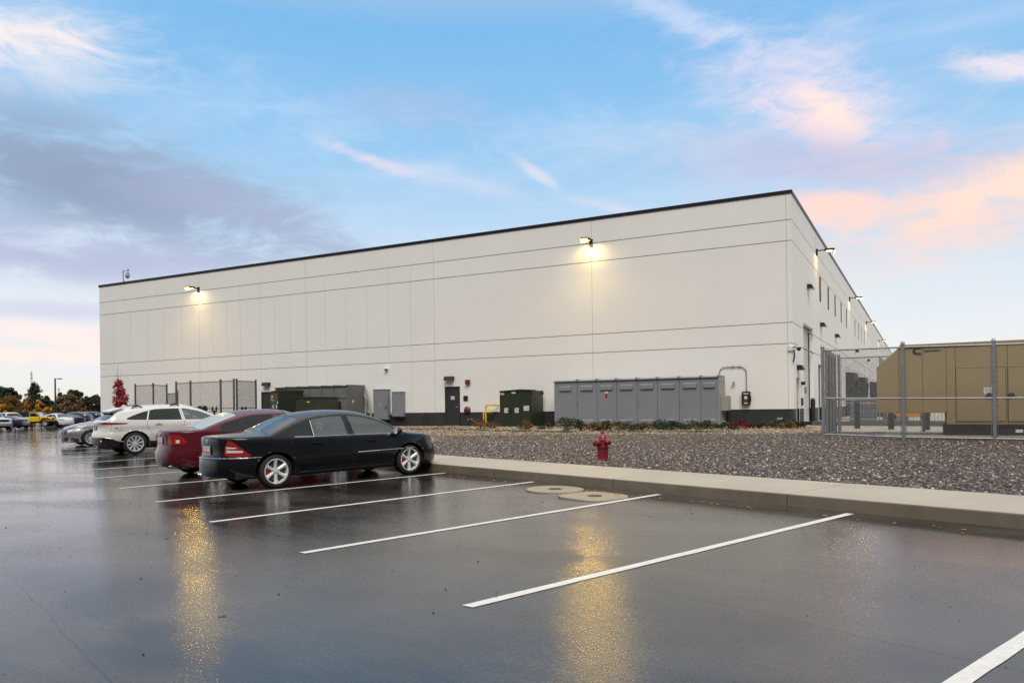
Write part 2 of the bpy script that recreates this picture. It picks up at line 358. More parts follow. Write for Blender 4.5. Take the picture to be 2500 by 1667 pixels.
# ================================================================== GROUND
def sheet(name, pts2d, faces, zf, mat, kind='structure', dz=0.0):
    v = [(x, y, float(zf(x, y))+dz) for x, y in pts2d]
    o = mkobj(name, v, faces, [mat]); return tag(recalc(o), kind=kind)
def uvgrid(us, vs):
    pts = [xy_of(u, v) for u in us for v in vs]; n = len(vs)
    fs = [(i*n+j, (i+1)*n+j, (i+1)*n+j+1, i*n+j+1) for i in range(len(us)-1) for j in range(n-1)]
    return pts, fs
us = np.concatenate([[-1500, -700, -350, -220], np.arange(-150, -30, 5), np.arange(-30, 6, 1.5), [8, 20, 60, 200, 700, 1500]])
vs = np.array([-1500, -600, -200, -80, -40, -20, -10, -5, 0, 4, 8, 8.9, 10, 14, 18, 22, 26, 40, 80, 200, 600, 1500])
pts, fs = uvgrid(us, vs)
o = sheet('parking_lot', pts, fs, lz, 'asphalt')

VK, VB = 9.20, 10.86                              # kerb face and back edge of the walk
UL, UR = -52.0, 16.0
# sidewalk slab cut in panels; the kerb face is a darker band of the same concrete
cuts = np.arange(UR, UL-0.1, -3.05)
mb = MB(); kb = MB(); jt = MB()
for a, b in zip(cuts[:-1], cuts[1:]):
    g = 0.006
    def P(u, v, dz):
        x, y = xy_of(u, v); return (x, y, float(lz(*xy_of(u, VK)))+0.155+0.01*(v-VK)+dz)
    q = [P(a-g, VK+0.02, 0), P(b+g, VK+0.02, 0), P(b+g, VB, 0), P(a-g, VB, 0)]; lo = [P(a-g, VK+0.02, -0.3), P(b+g, VK+0.02, -0.3), P(b+g, VB, -0.3), P(a-g, VB, -0.3)]
    mb.add(q+lo, [(0,1,2,3), (0,4,5,1), (1,5,6,2), (2,6,7,3), (3,7,4,0)])
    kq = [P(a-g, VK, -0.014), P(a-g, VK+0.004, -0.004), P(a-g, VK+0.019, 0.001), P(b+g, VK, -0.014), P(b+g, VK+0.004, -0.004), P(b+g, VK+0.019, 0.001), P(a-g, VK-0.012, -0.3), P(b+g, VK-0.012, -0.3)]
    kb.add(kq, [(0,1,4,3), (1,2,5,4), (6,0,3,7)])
    j = [P(a+g, VK+0.008, -0.02), P(a-g, VK+0.008, -0.02), P(a-g, VB-0.01, -0.006), P(a+g, VB-0.01, -0.006), P(a+g, VK+0.008, -0.3), P(a-g, VK+0.008, -0.3)]
    jt.add(j, [(0,1,2,3), (0,4,5,1)])
sw = tag(mb.build('sidewalk', 'concrete'), kind='structure'); recalc(sw)
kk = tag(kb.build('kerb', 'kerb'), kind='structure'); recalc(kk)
tag(jt.build('sidewalk_joints', 'kerbjoint'), kind='structure')
# end island of the walk
mb = MB(); ex = [(-52.02, 9.2), (-52.02, 12.5), (-54.5, 12.2), (-55.4, 11.0), (-54.6, 9.6)]
poly = [xy_of(*p) for p in ex]; zz = float(lz(*poly[0]))
mb.prism(poly, 2, zz-0.3, zz+0.16); tag(mb.build('walk_end', 'concrete', bevel=0.02), kind='structure')

# gravel bed behind the walk, with the tan band along the building
def bed(name, mat, cond, dz=0.0, step=1.5):
    xs = np.arange(-70, 22, step); ys = np.arange(0, 36.5, step)
    V = {}; vl = []; F = []
    def vi(i, j):
        if (i, j) not in V:
            x, y = xs[i], ys[j]; V[(i, j)] = len(vl); vl.append((x, y))
        return V[(i, j)]
    for i in range(len(xs)-1):
        for j in range(len(ys)-1):
            if cond(xs[i]+step/2, ys[j]+step/2): F.append((vi(i,j), vi(i+1,j), vi(i+1,j+1), vi(i,j+1)))
    return V, vl, F
def poly_sheet(name, outline, zf, mat, step=1.2, dz=0.0, jag=0.0):
    """fill an xy outline with a grid-sampled sheet"""
    out = []
    n = len(outline)
    for i in range(n):
        a, b = np.array(outline[i]), np.array(outline[(i+1) % n]); k = max(1, int(np.linalg.norm(b-a)/step))
        for t in range(k): out.append(tuple(a+(b-a)*t/k))
    ed = [(i, (i+1) % len(out)) for i in range(len(out))]
    x0, y0 = np.min(out, axis=0); x1, y1 = np.max(out, axis=0); pts = [Vector(p) for p in out]
    for x in np.arange(x0+step/2, x1, step):
        for y in np.arange(y0+step/2, y1, step):
            if inpoly(x, y, out): pts.append(Vector((x, y)))
    vo, eo, fo, *_ = delaunay_2d_cdt(pts, ed, [], 0, 1e-5)
    F = [f for f in fo if inpoly(sum(vo[i].x for i in f)/3, sum(vo[i].y for i in f)/3, out)]
    o = mkobj(name, [(v.x, v.y, float(zf(v.x, v.y))+dz) for v in vo], F, [mat]); recalc(o); return o
def inpoly(x, y, poly):
    c = False; n = len(poly); j = n-1
    for i in range(n):
        xi, yi = poly[i]; xj, yj = poly[j]
        if (yi > y) != (yj > y) and x < (xj-xi)*(y-yi)/(yj-yi)+xi: c = not c
        j = i
    return c
p1, p2 = xy_of(UL-1.5, VB-.04), xy_of(UR, VB-.04)
o = tag(poly_sheet('gravel_bed', [p1, p2, (22, 20), (22, 28.5), (XC+0.2, 28.5), (XC+0.2, YF), (-59.5, YF)], gz, 'gravel'), kind='structure')
TBX = [-50, -36, -26, -21, -15.3, -9.5, -5.0, -3.0]; TBY = [33, 31, 28.8, 27.2, 23.6, 24.9, 25.7, 26.1]
tanpoly = list(zip(TBX, TBY))+[(XC+1.95, 28.55), (XC+1.8, 29.6), (XC+0.1, YF-0.1), (-52, YF-0.1)]
tanj = []
for i, p in enumerate(tanpoly[:7]):
    q = tanpoly[i+1]
    for t in np.arange(0, 1, 0.1): tanj.append((p[0]+(q[0]-p[0])*t, p[1]+(q[1]-p[1])*t+random.uniform(-0.18, 0.18)))
tanj += tanpoly[7:]
o = tag(poly_sheet('tan_gravel_strip', tanj, gz, 'tangravel', dz=0.006), kind='structure')
# loose stones: real pebbles lying on both beds
def stones(name, mat, n, smp, rlo, rhi, label):
    base = np.array([(1,0,0),(0,1,0),(-1,0,0),(0,-1,0),(0,0,1),(0,0,-1)], float)
    bf = np.array([(0,1,4),(1,2,4),(2,3,4),(3,0,4),(1,0,5),(2,1,5),(3,2,5),(0,3,5)])
    P = smp(n); n = len(P); r = RNG.uniform(rlo, rhi, n)*RNG.uniform(0.7, 1.1, n)
    V = np.repeat(base[None], n, 0)*RNG.uniform(0.65, 1.25, (n, 6, 1))
    V *= (r[:, None, None]*np.stack([RNG.uniform(.8, 1.5, n), RNG.uniform(.7, 1.1, n), RNG.uniform(.5, .8, n)], -1)[:, None, :])
    a = RNG.uniform(0, 6.28, n); ca, sa = np.cos(a)[:, None], np.sin(a)[:, None]
    X = V[..., 0]*ca-V[..., 1]*sa; Y = V[..., 0]*sa+V[..., 1]*ca; V = np.stack([X, Y, V[..., 2]], -1)+P[:, None, :]
    V[..., 2] += (r*0.2)[:, None]
    F = (bf[None]+np.arange(n)[:, None, None]*6).reshape(-1, 3)
    me = bpy.data.meshes.new(name); me.vertices.add(n*6); me.vertices.foreach_set('co', V.reshape(-1))
    me.loops.add(len(F)*3); me.loops.foreach_set('vertex_index', F.reshape(-1).astype(np.int32)); me.polygons.add(len(F))
    me.polygons.foreach_set('loop_start', np.arange(0, len(F)*3, 3, dtype=np.int32)); me.polygons.foreach_set('loop_total', np.full(len(F), 3, dtype=np.int32))
    me.materials.append(M[mat]); me.update(calc_edges=True); me.validate()
    o = bpy.data.objects.new(name, me); C.objects.link(o); return tag(o, label, None, None, 'stuff')
def smp_grey(n):
    v = VB+0.03+RNG.beta(1, 2.2, n)*15; u = RNG.uniform(-22, 9, n); x, y = xy_of(u, v)
    k = (y < np.interp(x, TBX, TBY)+RNG.normal(0, .25, n)) & ~((x > -1.2) & (y > 23.2)); x, y = x[k], y[k]; return np.stack([x, y, gz(x, y)], -1)
def smp_tan(n):
    x = RNG.uniform(-34, -2.6, n); y = RNG.uniform(23.2, 34.6, n); k = (y > np.interp(x, TBX, TBY)+RNG.normal(0, .2, n)) & ~((x > -3.1) & (y > 28)); x, y = x[k], y[k]; return np.stack([x, y, gz(x, y)+0.006], -1)
stones('loose_grey_stones', 'stonegrey', 62000, smp_grey, 0.018, 0.038, 'dark grey and white river stones behind the walk')
stones('loose_tan_stones', 'stonetan', 36000, smp_tan, 0.022, 0.05, 'tan and brown river stones along the building')
# concrete driveway and pad on the right
tag(poly_sheet('driveway', [(XC+0.03, 29.9), (-2.8, 28.6), (30, 28.6), (60, 60), (60, 260), (XC+0.03, 260)], lambda x, y: 0.49, 'concrete', step=8), kind='structure')
mb = MB(); mb.box(-0.95, 16, 23.45, 26.5, 0.2, 0.56); tag(mb.build('concrete_pad', 'concrete', bevel=0.01), kind='structure')

# painted lines: nine bays, a little ragged at the edges
def pline(ua, v0, v1, w=0.10, ub=None):
    n = 24; vs_ = []; t = [random.uniform(-.003, .003) for _ in range(2*n+2)]
    for i in range(n+1):
        v = v0+(v1-v0)*i/n; u = ua+(ub-ua)*i/n
        for s in (0, 1):
            x, y = xy_of(u+(s-.5)*w+t[2*i+s], v+(0.02*s if i in (0,) else 0)); vs_.append((x, y, float(lz(x, y))+0.004))
    o = mkobj('parking_line', vs_, [(2*i, 2*i+1, 2*i+3, 2*i+2) for i in range(n)], ['line']); recalc(o); return tag(o, kind='structure')
for ua, va, ub in ((-1.52, 3.28, -1.50), (-4.44, 3.29, -4.45), (-7.22, 3.31, -7.37), (-10.05, 3.36, -10.2), (-12.88, 3.47, -12.92), (-15.67, 3.59, -15.7), (-18.4, 3.75, -18.45), (-21.1, 3.93, -21.15), (-24.1, 4.2, -24.3), (-27.05, 4.5, -27.3), (-30, 4.7, -30.3), (-33, 5, -33.3), (-36, 5, -36.3)): pline(ua, va, 9.08, ub=ub)

# two concrete collars with iron lids
def collar(name, px, py, label, rad, sq=0):
    x, y, z = G(px, py); r = empty(name, (x, y, z), TH, label, 'utility cover', 'round concrete utility covers by the kerb')
    pts = []
    n = 40
    for k in range(n):
        t = 2*math.pi*k/n; e = 4 if sq else 2; a = (abs(math.cos(t))**e+abs(math.sin(t))**e)**(-1/e); pts.append((rad*a*math.cos(t), rad*a*math.sin(t)))
    z0 = 0.0
    mb = MB(); mb.prism(pts, 2, -0.04, 0.012); c = mb.build('concrete_collar', 'collar', r, bevel=0.006)
    mb = MB(); mb.lathe([(0.0, 0.02), (0.085, 0.022), (0.09, 0.016), (0.11, 0.018), (0.115, 0.01)], (0, 0, 0), n=24); mb.build('iron_lid', 'iron', r)
    r.rotation_euler = (R(1.1), 0, TH)
    return r
collar('utility_cover', 1355, 1195, 'round pale concrete cover with iron lid nearest the kerb beside the second bay line', 0.47)
collar('utility_cover', 1452, 1212, 'squarer pale concrete cover with iron lid touching the third bay line', 0.46, 1)

# ================================================================== BUILDING
HT = [9.305+Z0, 8.149+Z0, 7.224+Z0, 3.606+Z0, 2.673+Z0, -0.219+Z0]     # coping underside, reveals, top of base
XL, YB = -53.7, 262.0
bld = empty('warehouse', (XC, YF, FLOOR), 0, 'long cream tilt-up concrete warehouse with black coping and charcoal base', 'building')
def loc(o):      # keep world placement under an empty that sits at (XC,YF,FLOOR)
    o.location = (-XC, -YF, -FLOOR); return o
# openings in the two visible walls
front_open = [onY(1086, 944)+onY(1123, 1039), onY(638, 957)+onY(660, 1040)]          # x0,ztop,x1,zbot
FO = [(-23.31, -22.33, FLOOR, 2.66), (-37.30, -36.30, FLOOR, 2.66)]
side_open = [(36.62, 37.50, FLOOR, 2.66), (39.1, 42.9, FLOOR, 5.36), (44.95, 46.6, FLOOR, 3.62)]
WIN = [46.08, 50.33, 54.57, 58.9, 63.25, 71.7, 76.0, 79.8, 83.9]
for y in WIN: side_open.append((y-0.12, y+0.95, 7.18, 8.62))
DOCK = [(62.5, 65.9), (75.0, 78.4), (92, 95), (106, 109)]
for a, b in DOCK: side_open.append((a, b, FLOOR, 3.3))
side_open.append((83.6, 84.9, FLOOR, 4.9))
def wall_sheet(name, a0, a1, z0, z1, holes, place, mat, depth=0.35, inward=1):
    """wall plane with rectangular holes and reveals; place(a, z, d) -> xyz, d = depth into the wall"""
    A = sorted({a0, a1, *[h[0] for h in holes], *[h[1] for h in holes]}); Zs = sorted({z0, z1, *[h[2] for h in holes if h[2] > z0], *[h[3] for h in holes]})
    mb = MB()
    for i in range(len(A)-1):
        for j in range(len(Zs)-1):
            ca, cz = (A[i]+A[i+1])/2, (Zs[j]+Zs[j+1])/2
            if any(h[0] < ca < h[1] and h[2] < cz < h[3] for h in holes): continue
            mb.add([place(A[i], Zs[j], 0), place(A[i+1], Zs[j], 0), place(A[i+1], Zs[j+1], 0), place(A[i], Zs[j+1], 0)], [(0,1,2,3)])
    for h in holes:
        for (p, q) in (((h[0], h[2]), (h[0], h[3])), ((h[0], h[3]), (h[1], h[3])), ((h[1], h[3]), (h[1], h[2])), ((h[1], h[2]), (h[0], h[2]))):
            mb.add([place(*p, 0), place(*q, 0), place(*q, depth), place(*p, depth)], [(0,1,2,3)])
    return mb
REV = 0.012
def band_walls():
    """wall built in horizontal bands with real recessed reveals between them"""
    edges = [HT[0], HT[1], HT[2], HT[3], HT[4], HT[5]]
    mbs = MB()
    for plane in ('f', 's'):
        pl = (lambda a, z, d: (a, YF+d, z)) if plane == 'f' else (lambda a, z, d: (XC-d, a, z))
        a0, a1 = (XL, XC) if plane == 'f' else (YF, YB)
        hol = FO if plane == 'f' else side_open
        for k in range(5):
            zt = edges[k]-(0.0 if k == 0 else 0.022); zb = edges[k+1]+(0.022 if k < 4 else 0.0)
            hs = [(h[0], h[1], max(h[2], zb), min(h[3], zt)) for h in hol if h[3] > zb and h[2] < zt]
            A = sorted({a0, a1, *[h[0] for h in hs], *[h[1] for h in hs]}); Zs = sorted({zb, zt, *[h[2] for h in hs], *[h[3] for h in hs]})
            for i in range(len(A)-1):
                for j in range(len(Zs)-1):
                    ca, cz = (A[i]+A[i+1])/2, (Zs[j]+Zs[j+1])/2
                    if any(h[0] < ca < h[1] and h[2] < cz < h[3] for h in hs): continue
                    mbs.add([pl(A[i], Zs[j], 0), pl(A[i+1], Zs[j], 0), pl(A[i+1], Zs[j+1], 0), pl(A[i], Zs[j+1], 0)], [(0,1,2,3)])
            # bevels into the reveals
            if k < 4:
                mbs.add([pl(a0, zb, 0), pl(a1, zb, 0), pl(a1, zb-0.008, .018), pl(a0, zb-0.008, .018)], [(0,1,2,3)])
            if k > 0:
                mbs.add([pl(a0, zt, 0), pl(a1, zt, 0), pl(a1, zt+0.008, .018), pl(a0, zt+0.008, .018)], [(0,1,2,3)])
        for h in hol:
            z_lo = h[2]
            for (p, q) in (((h[0], z_lo), (h[0], h[3])), ((h[0], h[3]), (h[1], h[3])), ((h[1], h[3]), (h[1], z_lo)), ((h[1], z_lo), (h[0], z_lo))):
                dd = 0.30 if h[3] < 7 else 0.12
                if h is side_open[1]: dd = 0.27
                mbs.add([pl(*p, 0), pl(*q, 0), pl(*q, dd), pl(*p, dd)], [(0,1,2,3)])
    # back and far walls so the block is closed
    zt, zb = HT[0], FLOOR-0.5
    mbs.add([(XL, YF, zb), (XL, YB, zb), (XL, YB, zt), (XL, YF, zt)], [(0,1,2,3)])
    mbs.add([(XL, YB, zb), (XC, YB, zb), (XC, YB, zt), (XL, YB, zt)], [(0,1,2,3)])
    return mbs
mb = band_walls()
for k in range(1, 5):
    z = HT[k]; mb.box(XL, XC-0.019, YF+0.018, YF+0.03, z-0.035, z+0.035, 1); mb.box(XC-0.03, XC-0.018, YF+0.03, YB, z-0.035, z+0.035, 1)
def vj(x0, z0, z1, w, mb): mb.box(x0-w/2, x0+w/2, YF-0.003, YF+0.01, z0, z1, 2)
for x in (-42.98, -33.42, -23.96, -14.48, -5.21): vj(x, HT[5], HT[0], 0.022, mb)
for y in (44.4, 53.0, 62.0, 71.0, 80, 89, 98, 107, 116): mb.box(XC-0.01, XC+0.003, y-0.012, y+0.012, 5.4 if y < 46 else HT[5], HT[0], 2)
for dx in (262, 300, 338, 376, 417, 489, 521, 552, 599, 631, 667, 748, 795, 843, 893, 944):
    x = onY(dx*1.06293, 800)[0]; vj(x, HT[3]+0.03, HT[2]-0.03, 0.013, mb)
    if dx in (262, 552, 599, 748, 893, 944): vj(x, HT[2]+0.03, HT[1]-0.03, 0.011, mb); vj(x, HT[4]+0.03, HT[3]-0.03, 0.011, mb)
    if dx in (262, 552, 599, 748, 944): vj(x, HT[5]+0.02, HT[4]-0.03, 0.011, mb)
loc(mb.build('wall', ['wall', 'groove', 'joint'], bld))
# charcoal base, 2 cm behind the bands above
mb = MB()
A = [XL, FO[1][0], FO[1][1], FO[0][0], FO[0][1], XC-0.02]
for i in (0, 2, 4): mb.box(A[i]+0.02*(i == 0), A[i+1], YF+0.02, YF+0.3, FLOOR-0.6, HT[5])
sb = sorted([h for h in side_open if h[2] <= FLOOR+.01]); ys_ = [YF+0.3]
for h in sb: ys_ += [h[0], h[1]]
ys_.append(YB)
for i in range(0, len(ys_), 2): mb.box(XC-0.3, XC-0.02, ys_[i], ys_[i+1], FLOOR-0.6, HT[5])
loc(mb.build('base_band', 'base', bld))
# coping all round
mb = MB(); z0, z1 = HT[0], HT[0]+0.15
mb.box(XL-0.04, XC+0.04, YF-0.04, YF+0.4, z0, z1); mb.box(XC-0.4, XC+0.04, YF+0.4, YB, z0, z1); mb.box(XL-0.04, XL+0.36, YF+0.4, YB, z0, z1)
loc(mb.build('coping', 'coping', bld))
mb = MB(); mb.box(XL+0.36, XC-0.4, YF+0.4, YB, HT[0]-0.7, HT[0]-0.6); loc(mb.build('roof', 'roof', bld))
mb = MB(); mb.box(XL+0.1, XC-0.6, YF+0.6, YB-1, FLOOR-0.2, FLOOR); mb.box(XL+0.1, XC-0.6, YF+0.6, YF+0.7, FLOOR, 9); mb.box(XC-0.7, XC-0.6, YF+0.7, YB-1, FLOOR, 9)
loc(mb.build('inner_shell', 'black', bld))
# front personnel doors
def front_door(x0, x1, sign):
    z0, z1 = FLOOR, 2.66
    f = MB(); f.box(x0, x0+0.05, YF-0.015, YF+0.12, z0, z1); f.box(x1-0.05, x1, YF-0.015, YF+0.12, z0, z1); f.box(x0+0.05, x1-0.05, YF-0.015, YF+0.12, z1-0.05, z1)
    d = MB(); d.box(x0+0.053, x1-0.053, YF+0.03, YF+0.075, z0+0.05, z1-0.053)
    do = loc(d.build('door', 'door', bld)); fo = f.build('door_frame', 'door', do)
    t = MB(); t.box(x0+0.03, x1-0.03, YF-0.05, YF+0.15, z0-0.05, z0+0.03); t.build('threshold', 'steel', do)
    h = MB(); h.cyl((x1-0.16, YF+0.03, z0+1.02), (x1-0.16, YF-0.03, z0+1.02), 0.04, 12); h.cyl((x1-0.16, YF-0.03, z0+1.02), (x1-0.28, YF-0.03, z0+1.02), 0.014, 8); MB().cyl((x1-0.16, YF+0.03, z0+1.16), (x1-0.16, YF+0.01, z0+1.16), 0.025, 12).build('deadbolt', 'chrome', do)
    h.build('door_handle', 'chrome', do)
    g = MB()
    for z in (z0+0.25, z0+1.1, z0+1.9): MB().cyl((x0+0.05, YF+0.02, z-0.06), (x0+0.05, YF+0.02, z+0.06), 0.012, 8).build('hinge', 'chrome', do)
    if sign:
        g = MB(); cx = (x0+x1)/2; g.box(cx-0.12, cx+0.12, YF+0.024, YF+0.03, z0+1.44, z0+1.63); 
        for i, (w, zz) in enumerate(((.08, 1.585), (.06, 1.545), (.075, 1.505), (.05, 1.47))): g.box(cx-w, cx+w, YF+0.021, YF+0.0236, z0+zz-.008, z0+zz+.008, 1)
        g.build('door_sign', ['white', 'red'], do)
front_door(FO[0][0], FO[0][1], True); front_door(FO[1][0], FO[1][1], False)
# side personnel door, sectional door, glazed entry, windows, docks
mb = MB(); mb.box(XC-0.14, XC-0.09, 36.66, 37.46, FLOOR+.02, 2.62); d = loc(mb.build('door', 'door', bld)); mb = MB(); mb.cyl((XC-.09, 37.3, 1.52), (XC-.03, 37.3, 1.52), .03, 10); mb.cyl((XC-.03, 37.3, 1.52), (XC-.03, 37.16, 1.52), .014, 8); mb.build('door_handle', 'chrome', d)
M['sectional'] = pm('white ribbed door', (0.62, 0.62, 0.60), 0.45, var=0.03)
mb = MB(); n = 30
for i in range(n):
    z0 = FLOOR+(5.36-FLOOR)*i/n; z1 = FLOOR+(5.36-FLOOR)*(i+1)/n
    mb.box(XC-0.28, XC-0.245, 39.16, 42.84, z0+0.012, z1-0.004)
mb.box(XC-0.3, XC-0.275, 39.16, 42.84, FLOOR, 5.36, 0)
rd = loc(mb.build('overhead_door', 'sectional', bld, bevel=0.006))
mb = MB(); mb.box(XC-0.26, XC-0.20, 39.1, 39.16, FLOOR, 5.36); mb.box(XC-0.26, XC-0.20, 42.84, 42.9, FLOOR, 5.36); mb.box(XC-0.26, XC-0.2, 39.16, 42.84, 5.28, 5.36); mb.build('door_track', 'black', rd)
mb = MB()
for y in (40.0, 40.75, 41.5): MB().box(XC-0.243, XC-0.235, y, y+0.42, 2.0, 2.32).build('door_window', 'black', rd)
mb = MB(); mb.box(XC-0.15, XC-0.10, 45.0, 46.55, FLOOR, 3.6); loc(mb.build('entry_door', 'black', bld, bevel=0.01))
M['winglass'] = pm('dark window glass', (0.02, 0.022, 0.026), 0.05, spec=0.8)
for y in WIN:
    mb = MB(); mb.box(XC-0.10, XC-0.09, y-0.10, y+0.93, 7.20, 8.60); w = loc(mb.build('window', 'winglass', bld))
    f = MB(); f.box(XC-0.09, XC-0.04, y-0.118, y-0.06, 7.182, 8.618); f.box(XC-0.09, XC-0.04, y+0.89, y+0.948, 7.182, 8.618); f.box(XC-0.09, XC-0.04, y-0.06, y+0.89, 7.182, 7.24); f.box(XC-0.09, XC-0.04, y-0.06, y+0.89, 8.56, 8.618)
    f.build('window_frame', 'coping', w)
for a, b in DOCK:
    mb = MB(); mb.box(XC-0.2, XC-0.16, a+0.02, b-0.02, FLOOR, 3.28); dd = loc(mb.build('dock_door', 'sectional', bld))
    s = MB()
    s.prism([(XC+0.003, FLOOR), (XC+0.45, FLOOR), (XC+0.65, 3.2), (XC+0.45, 3.75), (XC+0.003, 3.75)], 1, a-0.45, a-0.02); s.prism([(XC+0.003, FLOOR), (XC+0.45, FLOOR), (XC+0.65, 3.2), (XC+0.45, 3.75), (XC+0.003, 3.75)], 1, b+0.02, b+0.45)
    s.box(XC+0.003, XC+0.6, a-0.02, b+0.02, 3.2, 3.74); s.build('dock_seal', 'rubber', dd, bevel=0.03)
mb = MB(); mb.box(XC-0.2, XC-0.15, 83.62, 84.88, FLOOR, 4.88); loc(mb.build('tall_door', 'door', bld))
# downpipes far along the side wall
mb = MB()
for y in (113.5, 117, 121): loc(MB().cyl((XC+0.12, y, FLOOR), (XC+0.12, y, 7.6), 0.11, 8).build('downpipe', 'steel', bld))

# ---- lit area lights on arms
def lamp_head(name, x, y, z, dx, dy, label, power, glow='lampglow'):
    r = empty(name, (x, y, z), math.atan2(dy, dx), label, 'wall lamp', 'lit area lights along the top of the walls')
    mb = MB(); mb.box(0.0, 0.09, -0.08, 0.08, -0.18, 0.18); mb.box(0.09, 0.42, -0.03, 0.03, 0.05, 0.11); mb.build('arm', 'bronze', r, bevel=0.008)
    mb = MB(); mb.prism([(0.40, 0.06), (0.46, 0.02), (0.95, 0.02), (1.0, 0.06), (0.93, 0.12), (0.48, 0.14)], 1, -0.17, 0.17); mb.build('head', 'bronze', r, bevel=0.012)
    mb = MB(); mb.prism([(0.86, 0.018), (0.97, 0.018), (0.885, -0.115), (0.86, -0.115)], 1, -0.19, 0.19); mb.add([(0.888, -0.18, -0.113), (0.888, 0.18, -0.113), (0.971, 0.18, 0.014), (0.971, -0.18, 0.014)], [(0, 1, 2, 3)], 1); mb.build('lens', ['bronze', M[glow]], r)
    mb = MB(); mb.box(0.84, 0.859, -0.20, 0.20, -0.125, 0.018); mb.build('lens_shield', 'bronze', r)
    mb = MB(); mb.box(0.52, 0.84, -0.12, 0.12, 0.0, 0.018); mb.build('diffuser', M['lampsoft'], r)
    l = bpy.data.lights.new('lamp', 'AREA'); l.shape = 'RECTANGLE'; l.size = 0.42; l.size_y = 0.26; l.energy = power; l.color = (1.0, 0.74, 0.28)
    lo = bpy.data.objects.new('bulb', l); C.objects.link(lo); lo.parent = r; lo.location = (0.55, 0, -0.05)
    return r
M['lampglow'] = emit('lit lamp lens', (1.0, 0.60, 0.04), 800); M['lampdim'] = emit('dim lamp lens', (1.0, 0.74, 0.30), 40); M['lampsoft'] = emit('lamp diffuser', (1.0, 0.76, 0.34), 5)
for k_ in ('lampsoft', 'lampdim'): M[k_].cycles.emission_sampling = 'NONE'
LP = 26
lamp_head('area_light', -14.48, YF-0.003, onY(1437, 592)[1]-0.05, 0, -1, 'brightest lit lamp on an arm, high on the long wall above the grey cabinets', LP)
lamp_head('area_light', -42.98, YF-0.003, onY(480, 709)[1]+0.02, 0, -1, 'lit lamp on a short arm near the left end of the long wall', LP)
for i, (y, lab) in enumerate(((44.6, 'lit lamp on the side wall nearest the building corner, above the first window'), (66.1, 'second lit lamp along the side wall, between the two window rows'), (86.8, 'third lit lamp along the side wall, after the last window'), (113.0, 'fourth and most distant lit lamp seen on the side wall'))):
    lamp_head('area_light', XC+0.003, y, 9.68, 1, 0, lab, 14, 'lampdim')
# ---- unlit shoebox wall packs
def wall_pack(x, y, z, rz, label, w=0.55):
    r = empty('wall_pack', (x, y, z), rz, label, 'wall light', 'dark wedge wall lights')
    mb = MB(); mb.prism([(0.003, -0.02), (0.30, -0.02), (0.20, 0.20), (0.003, 0.20)], 1, -w/2, w/2)   # x out of the wall
    mb.build('housing', 'bronze', r, bevel=0.012); mb = MB(); mb.box(0.05, 0.26, -w/2+.05, w/2-.05, -0.03, -0.0205); mb.build('lens', 'white', r); return r
wall_pack(-22.95, YF, 3.02, -math.pi/2, 'dark wedge light over the door with the white sign')
wall_pack(-36.75, YF, 3.06, -math.pi/2, 'dark wedge light over the far door beside the fenced corner')
for y, z, lab in ((37.1, 3.02, 'dark wedge light over the side door at the building corner'), (41.0, 7.22, 'highest dark wedge light, over the white overhead door'), (46.4, 5.80, 'dark wedge light right of the overhead door, first of the lower row'), (54.8, 5.82, 'dark wedge light on the side wall, second of the lower row'), (72.3, 5.85, 'dark wedge light on the side wall, third of the lower row seen through the fence'), (88.5, 5.85, 'dark wedge light on the side wall, fourth of the lower row seen through the fence')):
    wall_pack(XC, y, z, 0, lab, 0.7)
# ================================================================== THINGS ON AND BY THE WALL
def thing(name, loc, label, cat, group=None, rz=0.0): return empty(name, loc, rz, label, cat, group)
def wallp(px, py): x, z = onY(px, py); return x, z
